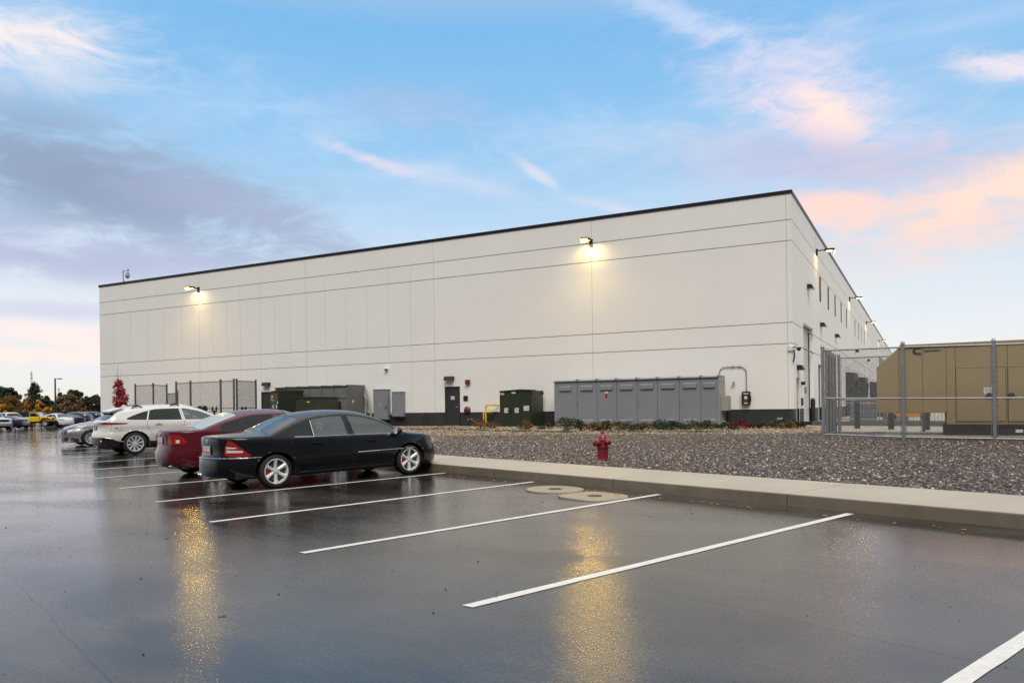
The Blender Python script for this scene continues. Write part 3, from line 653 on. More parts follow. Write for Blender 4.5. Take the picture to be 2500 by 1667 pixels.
# --- eight-door grey enclosure
gx0, gx1, gyf, gyb, gz0, gz1 = -15.98, -7.92, 34.27, 35.45, FLOOR-0.02, 2.70
t = thing('switchgear_cabinet', (gx0, gyf, FLOOR), 'long grey eight-door electrical cabinet against the wall behind the shrubs', 'electrical cabinet')
def rel(o, t): o.location = -Vector(t.location); return o
mb = MB(); mb.box(gx0, gx1, gyf+0.05, gyb, gz0, gz1); rel(mb.build('cabinet_body', 'gearlight', t), t)
edge = [onY(px, 950, gyf)[0] for px in (1353, 1409.5, 1457, 1505, 1555, 1605, 1658, 1711, 1748)]
edge[0], edge[-1] = gx0, gx1-0.02
for i in range(8):
    a, b = edge[i]+0.012, edge[i+1]-0.012
    mb = MB(); mb.box(a, b, gyf, gyf+0.045, gz0+0.06, gz1-0.03); d = rel(mb.build('cabinet_door', 'gear', t, bevel=0.006), t)
    c = (a+b)/2
    for z0, z1 in ((gz1-0.46, gz1-0.22), (gz0+0.12, gz0+0.36)):
        h = MB(); w = 0.31 if i < 7 else 0.26
        h.prism([(gyf-0.002, z0), (gyf-0.07, z0), (gyf-0.07, z1-0.06), (gyf-0.002, z1)], 0, c-w, c+w)
        for k in range(6): h.cyl((c-w+0.05+k*(2*w-.1)/5, gyf-0.002, z1+0.02), (c-w+0.05+k*(2*w-.1)/5, gyf-0.012, z1+0.02), 0.012, 6, mi=1)
        h.build('vent_hood', ['gear', 'gearlight'], d)
    side = 1 if i in (0, 7) else (-1 if i in (2, 4, 6) else 0)
    if side:
        x = b-0.07 if side > 0 else a+0.07
        h = MB(); h.cyl((x, gyf, 1.62), (x, gyf-0.05, 1.62), 0.03, 10); h.cyl((x, gyf-0.05, 1.64), (x, gyf-0.05, 1.45), 0.014, 8); h.build('cabinet_handle', 'chrome', d)
    if i == 2:
        h = MB(); h.box(c-0.10, c+0.07, gyf-0.006, gyf-0.001, 2.08, 2.15, 0); h.box(c-0.10, c+0.07, gyf-0.006, gyf-0.001, 2.155, 2.18, 1); h.box(c-0.07, c+0.04, gyf-0.008, gyf-0.001, 1.86, 2.06, 2); h.build('warning_labels', ['white', 'orange', 'red'], d)
    rf = MB(); rf.prism([(gyf-0.07, gz1-0.02), (gyf-0.07, gz1+0.01), (gyf+0.3, gz1+0.07), (gyb+0.02, gz1+0.03), (gyb+0.02, gz1-0.02)], 0, edge[i]+0.01, edge[i+1]-0.01); 
    rf.box(edge[i+1]-0.05, edge[i+1]+0.01, gyf-0.085, gyb, gz1+0.01, gz1+0.085)
    rel(rf.build('roof_cap', 'gear', t), t)
mb = MB(); mb.box(gx1+0.002, gx1+0.28, gyf+0.35, gyb-0.1, gz0+0.72, gz0+1.38); rel(mb.build('side_box', 'gearlight', t, bevel=0.01), t); rel(MB().box(gx1+0.002, gx1+0.12, gyf+0.4, gyf+0.8, gz0+.1, gz0+.26).build('side_box', 'gearlight', t, bevel=0.01), t)
mb = MB()
for z in (gz0+0.9+.55, gz1-0.2): 
    for y in (gyf+.1, gyf+.5, gyf+.95): mb.cyl((gx1, y, z), (gx1+0.02, y, z), 0.018, 6)
rel(mb.build('side_bolts', 'black', t), t)
# --- green transformer
def green_cab(x0, x1, y0, y1, z0, z1, label, stick=True, name='transformer'):
    t = thing(name, (x0, y0, FLOOR), label, 'transformer')
    mb = MB(); mb.box(x0+.01, x1, y0+0.04, y1, z0, z1); rel(mb.build('tank_box', 'green', t, bevel=0.012), t)
    xs = [x0, x0+(x1-x0)*0.37, x0+(x1-x0)*0.69, x1-0.02]
    for a, b in zip(xs[:-1], xs[1:]):
        mb = MB(); mb.box(a+.006, b-.006, y0, y0+.038, z0+0.26, z1-0.02); d = rel(mb.build('cabinet_door', 'green', t, bevel=0.005), t)
        if stick:
            w = 0.11 if b < x1-.1 else 0.15; cx, cz = (a+b)/2+(.05), 1.32 if b < x1-.1 else 1.42
            s = MB(); s.box(cx-w, cx+w, y0-.004, y0-.001, cz-.12, cz+.12, 0); s.box(cx-w+.02, cx+w*.2, y0-.006, y0-.0045, cz+.06, cz+.10, 1); s.box(cx-w+.02, cx+w*.1, y0-.006, y0-.0045, cz-.07, cz-.04, 2); s.prism([(cx-.02, cz-.01), (cx+.03, cz-.01), (cx+.005, cz+.03)], 1, y0-.006, y0-.0045, 2)
            s.box(cx+w*.35, cx+w*.85, y0-.006, y0-.0045, cz-.08, cz+.05, 3); s.build('warning_label', ['white', 'red', 'black', 'gearlight'], d)
    mb = MB(); mb.box(x0, x1, y0-0.01, y0+.03, z0, z0+0.25); rel(mb.build('sill_panel', 'green', t, bevel=0.005), t)
    xm = (x0+x1)/2
    mb = MB(); mb.prism([(x0-.02, z1-.02), (x1+.03, z1-.02), (x1+.03, z1+.035), (x0+(x1-x0)*.69, z1+.07), (x0-.02, z1+.0)], 1, y0-.05, y0+0.55); mb.prism([(x0-.02, z1-.03), (x1+.03, z1-.03), (x1+.03, z1+.0), (x0-.02, z1+.0)], 1, y0+.55, y1+.03); rel(mb.build('lid', 'green', t, bevel=0.006), t)
    if stick:
        s = MB(); s.box(x0+.10, x0+.27, y0-.004, y0-.001, z1-.21, z1-.09); rel(s.build('danger_label', 'orange', t), t)
        s = MB(); s.box(x0+.02, x0+.09, y0-.004, y0-.001, z1-.18, z1-.11); s.box(x0+.70, x0+.79, y0-.004, y0-.001, z1-.14, z1-.05); s.box(x0+.82, x0+.91, y0-.004, y0-.001, z1-.15, z1-.06); rel(s.build('number_label', 'white', t), t)
    s = MB(); s.cyl((xs[1], y0, 1.28), (xs[1], y0-.06, 1.28), .035, 8); s.box(xs[1]-.02, xs[1]+.02, y0-.08, y0-.05, 1.18, 1.32); rel(s.build('padlock', 'black', t), t)
    s = MB()
    for y in (y0+.1, y1-.1): s.cyl((x1+.0, y, z1-.12), (x1+.09, y, z1-.12), .03, 8); s.cyl((x1+.05, y, z1-.2), (x1+.05, y, z1-.05), .02, 6)
    rel(s.build('lifting_lug', 'green', t), t)
    return t
green_cab(-18.85, -17.10, 33.9, 35.35, FLOOR-.03, 2.30, 'dark green transformer cabinet with white warning labels, standing alone beside the grey cabinets')
# --- left group, partly hidden by the cars
lx0, lx1 = onY(712, 940, 33.6)[0], onY(884, 940, 33.6)[0]
xg = onY(848.5, 940, 33.9)[0]
t = thing('switchgear_cabinet', (xg-5.6, 33.9, FLOOR), 'grey green cabinet row behind the dumpster, left of the slanting white pipes', 'electrical cabinet')
a0 = xg-5.6
mb = MB(); mb.box(a0, xg, 33.95, 35.4, FLOOR-.02, 2.80); rel(mb.build('cabinet_body', 'gear2', t), t)
for i in range(6):
    a = a0+i*5.6/6; b = a+5.6/6
    mb = MB(); mb.box(a+.01, b-.01, 33.9, 33.945, FLOOR, 2.76); d = rel(mb.build('cabinet_door', 'gear2', t, bevel=.005), t)
    h = MB(); h.box(a+.12, b-.12, 33.86, 33.898, 2.12, 2.62); h.build('vent_hood', 'gear2', d, bevel=.006)
    h = MB(); h.cyl((a+.12, 33.9, 1.55), (a+.12, 33.85, 1.55), .03, 8); h.cyl((a+.12, 33.85, 1.62), (a+.12, 33.85, 1.38), .014, 6); h.build('cabinet_handle', 'chrome', d)
    rf = MB(); rf.box(a+.01, b-.01, 33.83, 35.45, 2.80, 2.84); rf.box(b-.05, b, 33.82, 35.45, 2.84, 2.88); rel(rf.build('roof_cap', 'gear2', t), t)
mb = MB(); mb.box(xg+.002, xg+.006, 34.3, 34.42, 1.85, 2.0); rel(mb.build('number_label', 'white', t), t)
# transformer with the labelled front at the far left of the group
ya = 31.6; xa0, xa1 = onY(660, 950, ya)[0], onY(678, 950, ya)[0]
t = thing('transformer', (xa0, ya, FLOOR), 'tall dark green transformer with labels on its narrow front, behind the maroon car', 'transformer')
mb = MB(); mb.box(xa0, xa1, ya+.03, ya+2.0, FLOOR-.2, 2.55); rel(mb.build('tank_box', 'green', t, bevel=.012), t)
M['greenlit'] = pm('lit green front panel', (0.065, 0.075, 0.055), 0.45, var=.1)  # enclosure green made lighter: light on the front put into the colour
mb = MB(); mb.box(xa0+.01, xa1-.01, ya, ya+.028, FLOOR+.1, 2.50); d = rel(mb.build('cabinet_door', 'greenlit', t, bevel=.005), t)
s = MB()
for (f, z, w, h) in ((.3, 2.0, .06, .07), (.05, 2.02, .04, .07), (.3, 1.6, .07, .17), (.75, 1.6, .07, .17), (.92, 1.85, .05, .12)):
    c = xa0+(xa1-xa0)*f; s.box(c, c+w, ya-.004, ya-.001, z, z+h)
s.build('warning_label', 'white', d)
s = MB(); s.box(xa0+.06, xa0+.2, ya-.004, ya-.001, 2.15, 2.32); s.build('danger_label', 'orange', d)
s = MB(); s.cyl((xa0+.5*(xa1-xa0), ya, 1.08), (xa0+.5*(xa1-xa0), ya-.08, 1.08), .06, 8); s.build('padlock', 'black', d)
mb = MB(); mb.prism([(xa0-.02, 2.50), (xa0-.02, 2.52), (xa1+.02, 2.62), (xa1+.02, 2.50)], 1, ya-.03, ya+2.03); rel(mb.build('lid', 'green', t), t)
# dumpster
yd = 31.0; xd0, xd1 = onY(722, 960, yd)[0], onY(773, 960, yd)[0]
t = thing('dumpster', (xd0, yd, FLOOR), 'dark green steel dumpster with a side bar and small yellow sticker', 'dumpster')
mb = MB(); mb.prism([(xd0, FLOOR-.1), (xd1, FLOOR-.1), (xd1, 2.12), (xd0, 2.12)], 1, yd, yd+1.7); rel(mb.build('bin_body', 'green', t, bevel=.015), t)
mb = MB(); mb.box(xd0-.04, xd1+.06, yd-.05, yd+1.74, 2.125, 2.17); mb.box(xd0-.02, xd0+.02, yd-.07, yd-.01, 1.98, 2.16); mb.box(xd1-.06, xd1-.02, yd-.07, yd-.01, 1.98, 2.16); rel(mb.build('lid', 'green', t, bevel=.01), t)
mb = MB(); mb.box(xd0+.05, xd1+.02, yd-.10, yd-.002, 1.42, 1.58); mb.box(xd1+.01, xd1+.12, yd-.08, yd+.1, 1.40, 1.62); rel(mb.build('side_bar', 'green', t, bevel=.012), t)
mb = MB(); mb.prism([(xd0+(xd1-xd0)*.6+.11*math.cos(k*.6283), 1.90+.04*math.sin(k*.6283)) for k in range(10)], 1, yd-.004, yd-.001); rel(mb.build('sticker', 'yellow', t), t)
# black louvred box beside it
yl = 32.2; x0, x1 = onY(775, 960, yl)[0], onY(797, 960, yl)[0]
t = thing('louvred_box', (x0, yl, FLOOR), 'black slatted box between the dumpster and the grey green cabinets', 'ventilation box')
mb = MB(); mb.box(x0, x1, yl+.04, yl+1.2, FLOOR, 1.92); rel(mb.build('box_body', 'black', t), t)
mb = MB()
for k in range(9): mb.box(x0+.03+k*(x1-x0-.08)/8.4, x0+.055+k*(x1-x0-.08)/8.4, yl, yl+.038, FLOOR, 1.9)
mb.box(x0, x1, yl-.005, yl+.01, 1.35, 1.39); rel(mb.build('slats', 'bronze', t), t)
mb = MB(); mb.box(x0-.02, x1+.02, yl-.03, yl+1.22, 1.92, 1.97); rel(mb.build('cap', 'gear2', t), t)
# slanting pipes
t = thing('conduit_pipes', (-28.7, YF, FLOOR), 'two bent white pipes slanting up the wall beside the grey green cabinets', 'pipes')
def P(px, py, d=0.0): x, z = onY(px, py, YF-0.3-d); return (x, YF-0.3-d, z)
for pts in ([(887.5, 943), (888, 957), (894, 975), (891.5, 1030), (891, 1040)], [(891, 943), (899, 973), (908, 1026), (907.5, 1042)]):
    mb = MB(); q = [P(*p) for p in pts]; mb.tube(q, 0.055, 10)
    for p in q: mb.sphere(p, 0.057)
    rel(mb.build('pipe', 'gearlight', t, smooth=40), t)
# wall boxes
def wbox(x0, x1, z0, z1, d, label, handle=None):
    t = thing('electrical_box', (x0, YF, z0), label, 'electrical box')
    mb = MB(); mb.box(x0, x1, YF-d, YF-.004, z0, z1); rel(mb.build('box_body', 'gear', t, bevel=.01), t)
    mb = MB(); mb.box(x0+.03, x0+(x1-x0)*.86, YF-d-.02, YF-d-.001, z0+.03, z1-.04); dd = rel(mb.build('box_door', 'gear', t, bevel=.006), t)
    mb = MB(); mb.box(x0-.02, x1+.02, YF-d-.03, YF-.003, z1+.001, z1+.03); rel(mb.build('rain_cap', 'gear', t), t)
    if handle:
        s = MB(); s.cyl((x1-.12, YF-d-.06, 1.55), (x1+.06, YF-d-.08, 1.68), .022, 8); rel(s.build('switch_handle', 'red', t), t)
        s = MB(); s.box((x0+x1)/2-.04, (x0+x1)/2+.04, YF-d-.024, YF-d-.0205, 1.62, 1.82); s.build('label_plate', 'gearlight', dd)
    else:
        s = MB()
        for z in (z0+.35, z1-.4): s.cyl((x0+.09, YF-d-.02, z), (x0+.09, YF-d-.05, z), .02, 8)
        s.build('latch', 'chrome', dd)
    return t
wbox(-28.05, -27.05, 0.86, 2.58, .32, 'large grey wall box with a red switch handle', True)
wbox(-26.75, -26.0, 1.02, 2.42, .28, 'smaller grey wall box with a cap, right of the box with the red handle')
t = thing('conduit', (-26.9, YF, 1.1), 'short grey pipe joining the two grey wall boxes', 'conduit'); mb = MB(); mb.cyl((-27.05, YF-.15, 1.15), (-26.75, YF-.15, 1.15), .05, 8); rel(mb.build('pipe', 'steel', t), t)
# disconnect switch with looping conduit
cx0, cz = onY(1756, 915, YF-.06); cx1, _ = onY(1822, 915, YF-.06); ctop = 3.19
t = thing('wall_conduit', (cx0, YF, 2.6), 'thin looping grey conduit on the wall from the grey cabinet to the switch box', 'conduit')
q = [(cx0, YF-.05, 2.55)]
for k in range(7): a = math.pi-k*math.pi/12; q.append((cx0+.28+.28*math.cos(a), YF-.05, ctop-.28+.28*math.sin(a)))
for k in range(7): a = math.pi/2-k*math.pi/12; q.append((cx1-.28+.28*math.cos(a), YF-.05, ctop-.28+.28*math.sin(a)))
q.append((cx1, YF-.05, 2.05)); mb = MB(); mb.tube(q, .02, 8); rel(mb.build('pipe', 'steel', t, smooth=60), t)
s = MB()
for p in (q[8], q[-1]): s.box(p[0]-.035, p[0]+.035, YF-.08, YF-.003, p[2]-.02, p[2]+.02)
s.box((cx0+cx1)/2-.02, (cx0+cx1)/2+.02, YF-.08, YF-.003, ctop-.03, ctop+.05); rel(s.build('clamp', 'steel', t), t)
t = thing('switch_box', (cx1, YF, 1.55), 'small dark switch box with red and white plate at the end of the conduit', 'switch box')
mb = MB(); mb.box(cx1-.19, cx1+.17, YF-.20, YF-.004, 1.45, 2.05); rel(mb.build('box_body', 'bronze', t, bevel=.02), t)
mb = MB(); mb.box(cx1+.172, cx1+.21, YF-.16, YF-.08, 1.58, 1.85); rel(mb.build('switch_lever', 'black', t), t)
mb = MB(); mb.box(cx1-.08, cx1+.06, YF-.206, YF-.2005, 1.60, 1.68, 0); mb.box(cx1-.09, cx1+.07, YF-.206, YF-.2005, 1.70, 1.86, 2); mb.box(cx1-.12, cx1+.10, YF-.206, YF-.2005, 1.93, 1.97, 1); mb.box(cx1-.07, cx1+.05, YF-.209, YF-.2065, 1.72, 1.82, 1); mb.box(cx1-.09, cx1+.07, YF-.206, YF-.2005, 1.50, 1.545, 1); rel(mb.build('label_plate', ['red', 'white', 'gear'], t), t)
t = thing('valve_fitting', (-7.6, YF, 2.5), 'small pale fitting on the wall at the right end of the grey cabinet', 'fitting'); mb = MB(); mb.cyl((-7.55, YF-.004, 2.45), (-7.55, YF-.12, 2.45), .03, 8); mb.box(-7.62, -7.5, YF-.14, YF-.1, 2.36, 2.52); rel(mb.build('fitting_body', 'gearlight', t, bevel=.01), t)
# yellow gas pipes
t = thing('gas_pipes', (-21.2, YF, FLOOR), 'bright yellow gas pipes rising by the door with the white sign', 'gas pipes')
yy = YF-.35
for x, zt, x2 in ((-20.42, 1.24, -19.95), (-20.28, 1.61, -19.70)):
    mb = MB(); x -= .22; x2 -= .22; mb.tube([(x, yy, FLOOR-.1), (x, yy, zt-.06), (x+.06, yy, zt), (x2, yy, zt)], .042, 10); mb.cyl((x2-.06, yy, zt), (x2+.03, yy, zt), .06, 10); mb.cyl((x2, yy, zt), (x2, YF-.004, zt), .035, 8); mb.cyl((x-.0, yy, .95), (x, yy, 1.0), .055, 10); mb.cyl((x, yy, zt-.14), (x, yy, zt-.08), .055, 10)
    rel(mb.build('pipe', 'yellow', t, smooth=50), t)
def disc(name, px, py, r, d, mat, label, cat, shape='bell'):
    x, z = onY(px, py); t = thing(name, (x, YF-.003, z), label, cat)
    mb = MB()
    if shape == 'bell': mb.lathe([(r, 0), (r, -d*.4), (r*.8, -d*.8), (r*.35, -d), (0, -d)], (x, YF-.003, z), 1, 20)
    elif shape == 'box': mb.box(x-r, x+r, YF-.003-d, YF-.003, z-r, z+r)
    rel(mb.build('fixture_body', mat, t, bevel=.008 if shape == 'box' else 0, smooth=40), t); return t
M['redbrown'] = pm('faded red brown enamel', (0.12, 0.030, 0.026), 0.4)
disc('alarm_bell', 1141.5, 1001, .20, .16, 'redbrown', 'round red brown alarm bell low on the wall above the yellow pipes', 'alarm bell')
disc('alarm_strobe', 1143.5, 932.5, .12, .16, 'redbrown', 'small dark red alarm sounder high on the wall right of the door light', 'alarm', 'box')
t = disc('card_reader', 1137.5, 972, .135, .05, 'black', 'square black card reader right of the door with the white sign', 'card reader', 'box')
t = thing('hose_connection', (-21.65, YF, .85), 'small chrome twin fitting low on the charcoal base by the yellow pipes', 'pipe fitting')
for x in (-21.72, -21.5): rel(MB().cyl((x, YF+.02, .87), (x, YF-.12, .86), .05, 10).cyl((x, YF-.12, .86), (x, YF-.15, .85), .065, 10).build('outlet', 'chrome', t), t)
t = thing('hose_bib', (-24.75, YF, 1.15), 'tiny brass tap on the charcoal base left of the door with the white sign', 'tap')
mb = MB(); mb.cyl((-24.75, YF+.02, 1.13), (-24.75, YF-.09, 1.13), .03, 8); mb.cyl((-24.75, YF-.09, 1.15), (-24.75, YF-.09, 1.06), .025, 8); rel(mb.build('tap_body', pm('aged brass', (.35, .25, .1), .4, metal=.7), t), t)
# dome cameras
def dome(px, py, label):
    x, z = onY(px, py, YF-.1); t = thing('security_camera', (x, YF, z), label, 'security camera')
    mb = MB(); mb.cyl((x, YF-.003, z+.03), (x, YF-.16, z+.03), .10, 14); mb.cyl((x, YF-.14, z+.06), (x, YF-.14, z), .11, 14); rel(mb.build('camera_housing', 'white', t, bevel=.01), t)
    mb = MB(); mb.sphere((x, YF-.14, z-.02), .085, sc=(1, 1, .9)); rel(mb.build('camera_dome', 'black', t, smooth=180), t)
dome(943, 901, 'small white dome camera high on the long wall above the grey wall boxes')
x, z = XC, 4.05
t = thing('security_camera', (XC, YF, 3.6), 'white corner-mounted security camera with black dome and cable at the building corner', 'security camera')
mb = MB(); mb.box(XC-.20, XC-.02, YF-.08, YF-.003, 3.80, 4.02); mb.box(XC-.02, XC+.10, YF-.08, YF+.08, 3.82, 4.0); mb.prism([(XC+.0, 3.99), (XC+.36, 3.93), (XC+.38, 3.96), (XC+.06, 4.05)], 1, YF-.14, YF+.08); rel(mb.build('camera_bracket', 'white', t, bevel=.015), t)
mb = MB(); mb.lathe([(.10, 3.93), (.10, 3.88), (.08, 3.83), (.04, 3.79), (0, 3.78)], (XC+.24, YF-.03, 0), 2, 16); rel(mb.build('camera_dome', 'black', t, smooth=50), t)
mb = MB(); mb.tube([(XC+.05, YF-.09, 3.82), (XC+.07, YF-.09, 3.6), (XC+.05, YF-.09, 3.45), (XC+.01, YF-.07, 3.30)], .03, 8); rel(mb.build('camera_cable', 'black', t, smooth=60), t)
# small boxes at the corner
t = thing('vent_box', (-5.7, YF, .6), 'small pale grey vent box low on the charcoal base near the building corner', 'vent')
bx0, bz1 = onY(1897, 1019.5, YF-.15); bx1, bz0 = onY(1910, 1031, YF-.15)
mb = MB(); mb.box(bx0, bx1, YF-.18, YF-.003, bz0, bz1); rel(mb.build('vent_body', 'gearlight', t, bevel=.01), t)
mb = MB(); mb.box(bx0+.03, bx1-.03, YF-.186, YF-.181, bz0+.03, bz1-.06); rel(mb.build('vent_grille', 'steel', t), t)
def sidefix(name, y, z, w, h, d, mat, label, cat):
    t = thing(name, (XC, y, z), label, cat); mb = MB(); mb.box(XC+.003, XC+d, y-w/2, y+w/2, z-h/2, z+h/2); rel(mb.build('fixture_body', mat, t, bevel=.01), t)
sidefix('security_camera', 38.15, 2.42, .16, .16, .18, 'black', 'small black camera on the side wall next to the side door', 'security camera')
sidefix('card_reader', 38.1, 1.55, .22, .36, .08, 'black', 'black card reader between the side door and the white overhead door', 'card reader')
t = thing('rubber_wheel_stop', (XC+.5, 38.6, .5), 'low black rubber block on the ground by the bollard', 'rubber block'); mb = MB(); mb.box(XC+.1, XC+.9, 36.9, 37.4, .49, .66); rel(mb.build('block_body', 'rubber', t, bevel=.03), t)
# bollards
def bollard(x, y, h, r, label, group):
    t = thing('bollard', (x, y, .49), label, 'bollard', group)
    mb = MB(); mb.lathe([(r, -.2), (r, h), (r*.96, h+.03), (r*.75, h+.07), (r*.4, h+.10), (0, h+.11)], (0, 0, 0), 2, 20); mb.build('bollard_sleeve', 'black', t, smooth=50)
bxy = at(1984.5, 34.6); bollard(bxy[0], bxy[1], 1.12, .105, 'tall black bollard in front of the white overhead door', 'black bollards')
for px, dep, lab in ((2092.5, 29.2, 'leftmost black bollard behind the chain-link fence'), (2175, 27.8, 'black bollard behind the fence, under the tan enclosure end'), (2262, 27.0, 'rusty-footed black bollard behind the fence, nearest the black skid')):
    q = at(px, dep); bollard(q[0], q[1], .95, .10, lab, 'black bollards')
# loading dock guard wall and railing
t = thing('guard_railing', (-1.5, 31.5, .5), 'long galvanised picket railing on a low dark kerb behind the fence', 'railing')
g0, g1 = at(2040, 33.5), at(2345, 30.2)
g0 = np.array([*g0, 0.]); g1 = np.array([*g1, 0.]); dv = (g1-g0); ln = np.linalg.norm(dv); dv /= ln
def gp(s, z, off=0.0): p = g0+dv*s+np.array([-dv[1], dv[0], 0])*off; return (p[0], p[1], z)
mb = MB(); zr = lambda s: 1.62-.02*s
mb.cyl(gp(0, zr(0)), gp(ln, zr(ln)), .028, 8); mb.cyl(gp(0, .78), gp(ln, .68), .024, 8); mb.cyl(gp(0, zr(0)-.15), gp(ln, zr(ln)-.15), .02, 8)
k = 0
while k*.13 < ln:
    s = k*.13; r = .028 if k % 14 == 0 else .009
    mb.cyl(gp(s, .5 if k % 14 == 0 else .75-.02*s/ln), gp(s, zr(s)), r, 6); k += 1
rel(mb.build('picket_rail', 'steel', t), t)
t = thing('dock_kerb', (-1.5, 31.5, .4), 'low dark grey concrete upstand carrying the picket railing', 'low wall')
mb = MB(); q = [gp(-1, 0, -.15), gp(ln+1, 0, -.15), gp(ln+1, 0, .15), gp(-1, 0, .15)]
mb.prism([(p[0], p[1]) for p in q], 2, .3, .68); rel(mb.build('upstand', pm('dark damp concrete', (.10, .10, .10), .6, var=.2), t, bevel=.01), t)
# lifts and pallets beyond the railing (seen through the mesh)
M['liftorange'] = pm('orange machine paint', (.62, .24, .03), .4); M['liftblue'] = pm('blue machine paint', (.05, .12, .28), .4)
def scissor(px, dep, label, col, n=5):
    q = at(px, dep); t = thing('scissor_lift', (q[0], q[1], .5), label, 'lift', None)
    mb = MB(); mb.box(-1, 1, -.4, .4, .2, .55); mb.build('chassis', col, t, bevel=.03)
    s = MB()
    for k in range(n):
        z0, z1 = .55+k*.16, .55+(k+1)*.16
        for y in (-.3, .3): s.cyl((-.85, y, z0), (.85, y, z1), .03, 4); s.cyl((.85, y, z0), (-.85, y, z1), .03, 4)
    s.build('scissor_stack', 'liftorange' if n > 3 else 'steel', t)
    p = MB(); zt = .55+n*.16; p.box(-1, 1, -.4, .4, zt, zt+.06)
    for x in (-1, -.33, .33, 1):
        for y in (-.4, .4): p.cyl((x, y, zt), (x, y, zt+.5), .02, 6)
    for z in (.25, .5):
        for y in (-.4, .4): p.cyl((-1, y, zt+z), (1, y, zt+z), .02, 6)
    p.build('platform', 'liftorange', t)
    w = MB()
    for x in (-.7, .7):
        for y in (-.36, .36): w.cyl((x, y-.08, .18), (x, y+.08, .18), .18, 12)
    w.build('wheels', 'rubber', t); return t
scissor(2128, 42, 'orange scissor lift parked beyond the railing, left of the tan enclosure', 'liftblue', 1)
scissor(2218, 40, 'orange scissor lift seen under the tan enclosure', 'liftorange', 1)
def pallets(px, dep, label, n):
    q = at(px, dep); t = thing('pallet_stack', (q[0], q[1], .5), label, 'pallet stack')
    mb = MB()
    for k in range(n):
        z = .14*k
        for y in (-.5, 0, .5): mb.box(-.6, .6, y-.04, y+.04, z+.02, z+.11)
        for x in np.linspace(-.55, .55, 7): mb.box(x-.045, x+.045, -.6, .6, z+.112, z+.13)
    mb.build('pallet_boards', pm('blue grey pallets', (.16, .19, .24), .7, var=.2), t)
pallets(2108, 38.5, 'stack of blue grey pallets behind the railing beside the side wall', 8)
pallets(2186, 40.5, 'stack of blue grey pallets seen under the tan enclosure', 7)

# ================================================================== GENERATOR
ga = lambda px, py, Y=23.7: onY(px, py, Y)
X0, X1 = ga(2140, 900)[0], 9.5; XS = ga(2312, 1036)[0]; XT = ga(2198.8, 844)[0]
ZT, ZE, ZL, ZB, ZK = ga(2198.8, 844)[1], ga(2139, 897.8)[1], ga(2141, 1008.3)[1], ga(2312, 1036)[1], .565
Y0, Y1 = 23.7, 25.9
t = thing('generator_enclosure', (X0, Y0, .56), 'big tan standby generator enclosure on a black skid inside the chain-link fence', 'generator')
prof = [(X0, ZL), (XS, ZL), (XS, ZB), (X1, ZB), (X1, ZT), (XT, ZT), (X0, ZE)]
mb = MB(); mb.prism(prof, 1, Y0, Y1); rel(recalc(mb.build('enclosure_shell', 'tan', t, bevel=.012)), t)
mb = MB(); mb.prism([(XT-.04, ZT-.07), (X1+.02, ZT-.07), (X1+.02, ZT+.02), (XT-.03, ZT+.02)], 1, Y0-.03, Y1+.03); rel(mb.build('roof_edge', 'tan', t), t)
mb = MB()
seams = [ga(px, 930)[0] for px in (2194.5, 2252.5, 2310.5, 2333, 2460)]
for k, x in enumerate(seams): mb.box(x-.005, x+.005, Y0-.0035, Y0+.01, (ZL if x < XS else ZB)+.01, ZT-.08)
for px in (2267, 2382): x = ga(px, 840)[0]; mb.box(x-.004, x+.004, Y0-.034, Y0-.02, ZT-.07, ZT+.02)
rel(mb.build('panel_seam', 'tandark', t), t)
def gdoor(pa, pb, ptop, pbot):
    xa, xb = ga(pa, 950)[0], ga(pb, 950)[0]; zt, zb = ga(pa, ptop)[1], ga(pa, pbot)[1]
    mb = MB(); mb.box(xa-.015, xb+.015, Y0-.006, Y0+.01, zb-.015, zt+.015); f = rel(mb.build('door_gasket', 'tandark', t), t)
    mb = MB(); mb.box(xa, xb, Y0-.028, Y0-.0065, zb, zt); d = rel(mb.build('enclosure_door', 'tan', t, bevel=.004), t); return d, xa, xb, zt
d, xa, xb, zt = gdoor(2334.5, 2455, 900, 1028)
mb = MB(); cx, cz = ga(2415.5, 965); mb.lathe([(.075, 0), (.075, -.02), (.055, -.04), (0, -.045)], (cx, Y0-.028, cz), 1, 18); mb.build('door_latch', 'black', d, smooth=40)
mb = MB(); cx, cz = ga(2415.5, 954); mb.box(cx-.13, cx+.15, Y0-.033, Y0-.0285, cz-.08, cz+.09, 0)
for k in range(4): mb.box(cx-.10, cx+.02+.02*(k % 2), Y0-.0345, Y0-.0332, cz-.055+k*.035, cz-.043+k*.035, 1)
mb.box(cx+.05, cx+.12, Y0-.0345, Y0-.0332, cz-.05, cz+.05, 1); mb.build('notice_label', ['white', 'gear'], d)
d, xa, xb, zt = gdoor(2461.5, 2620, 897, 1028)
mb = MB(); cx, cz = ga(2469, 965); mb.lathe([(.075, 0), (.075, -.02), (.055, -.04), (0, -.045)], (cx, Y0-.028, cz), 1, 18); mb.build('door_latch', 'black', d, smooth=40)
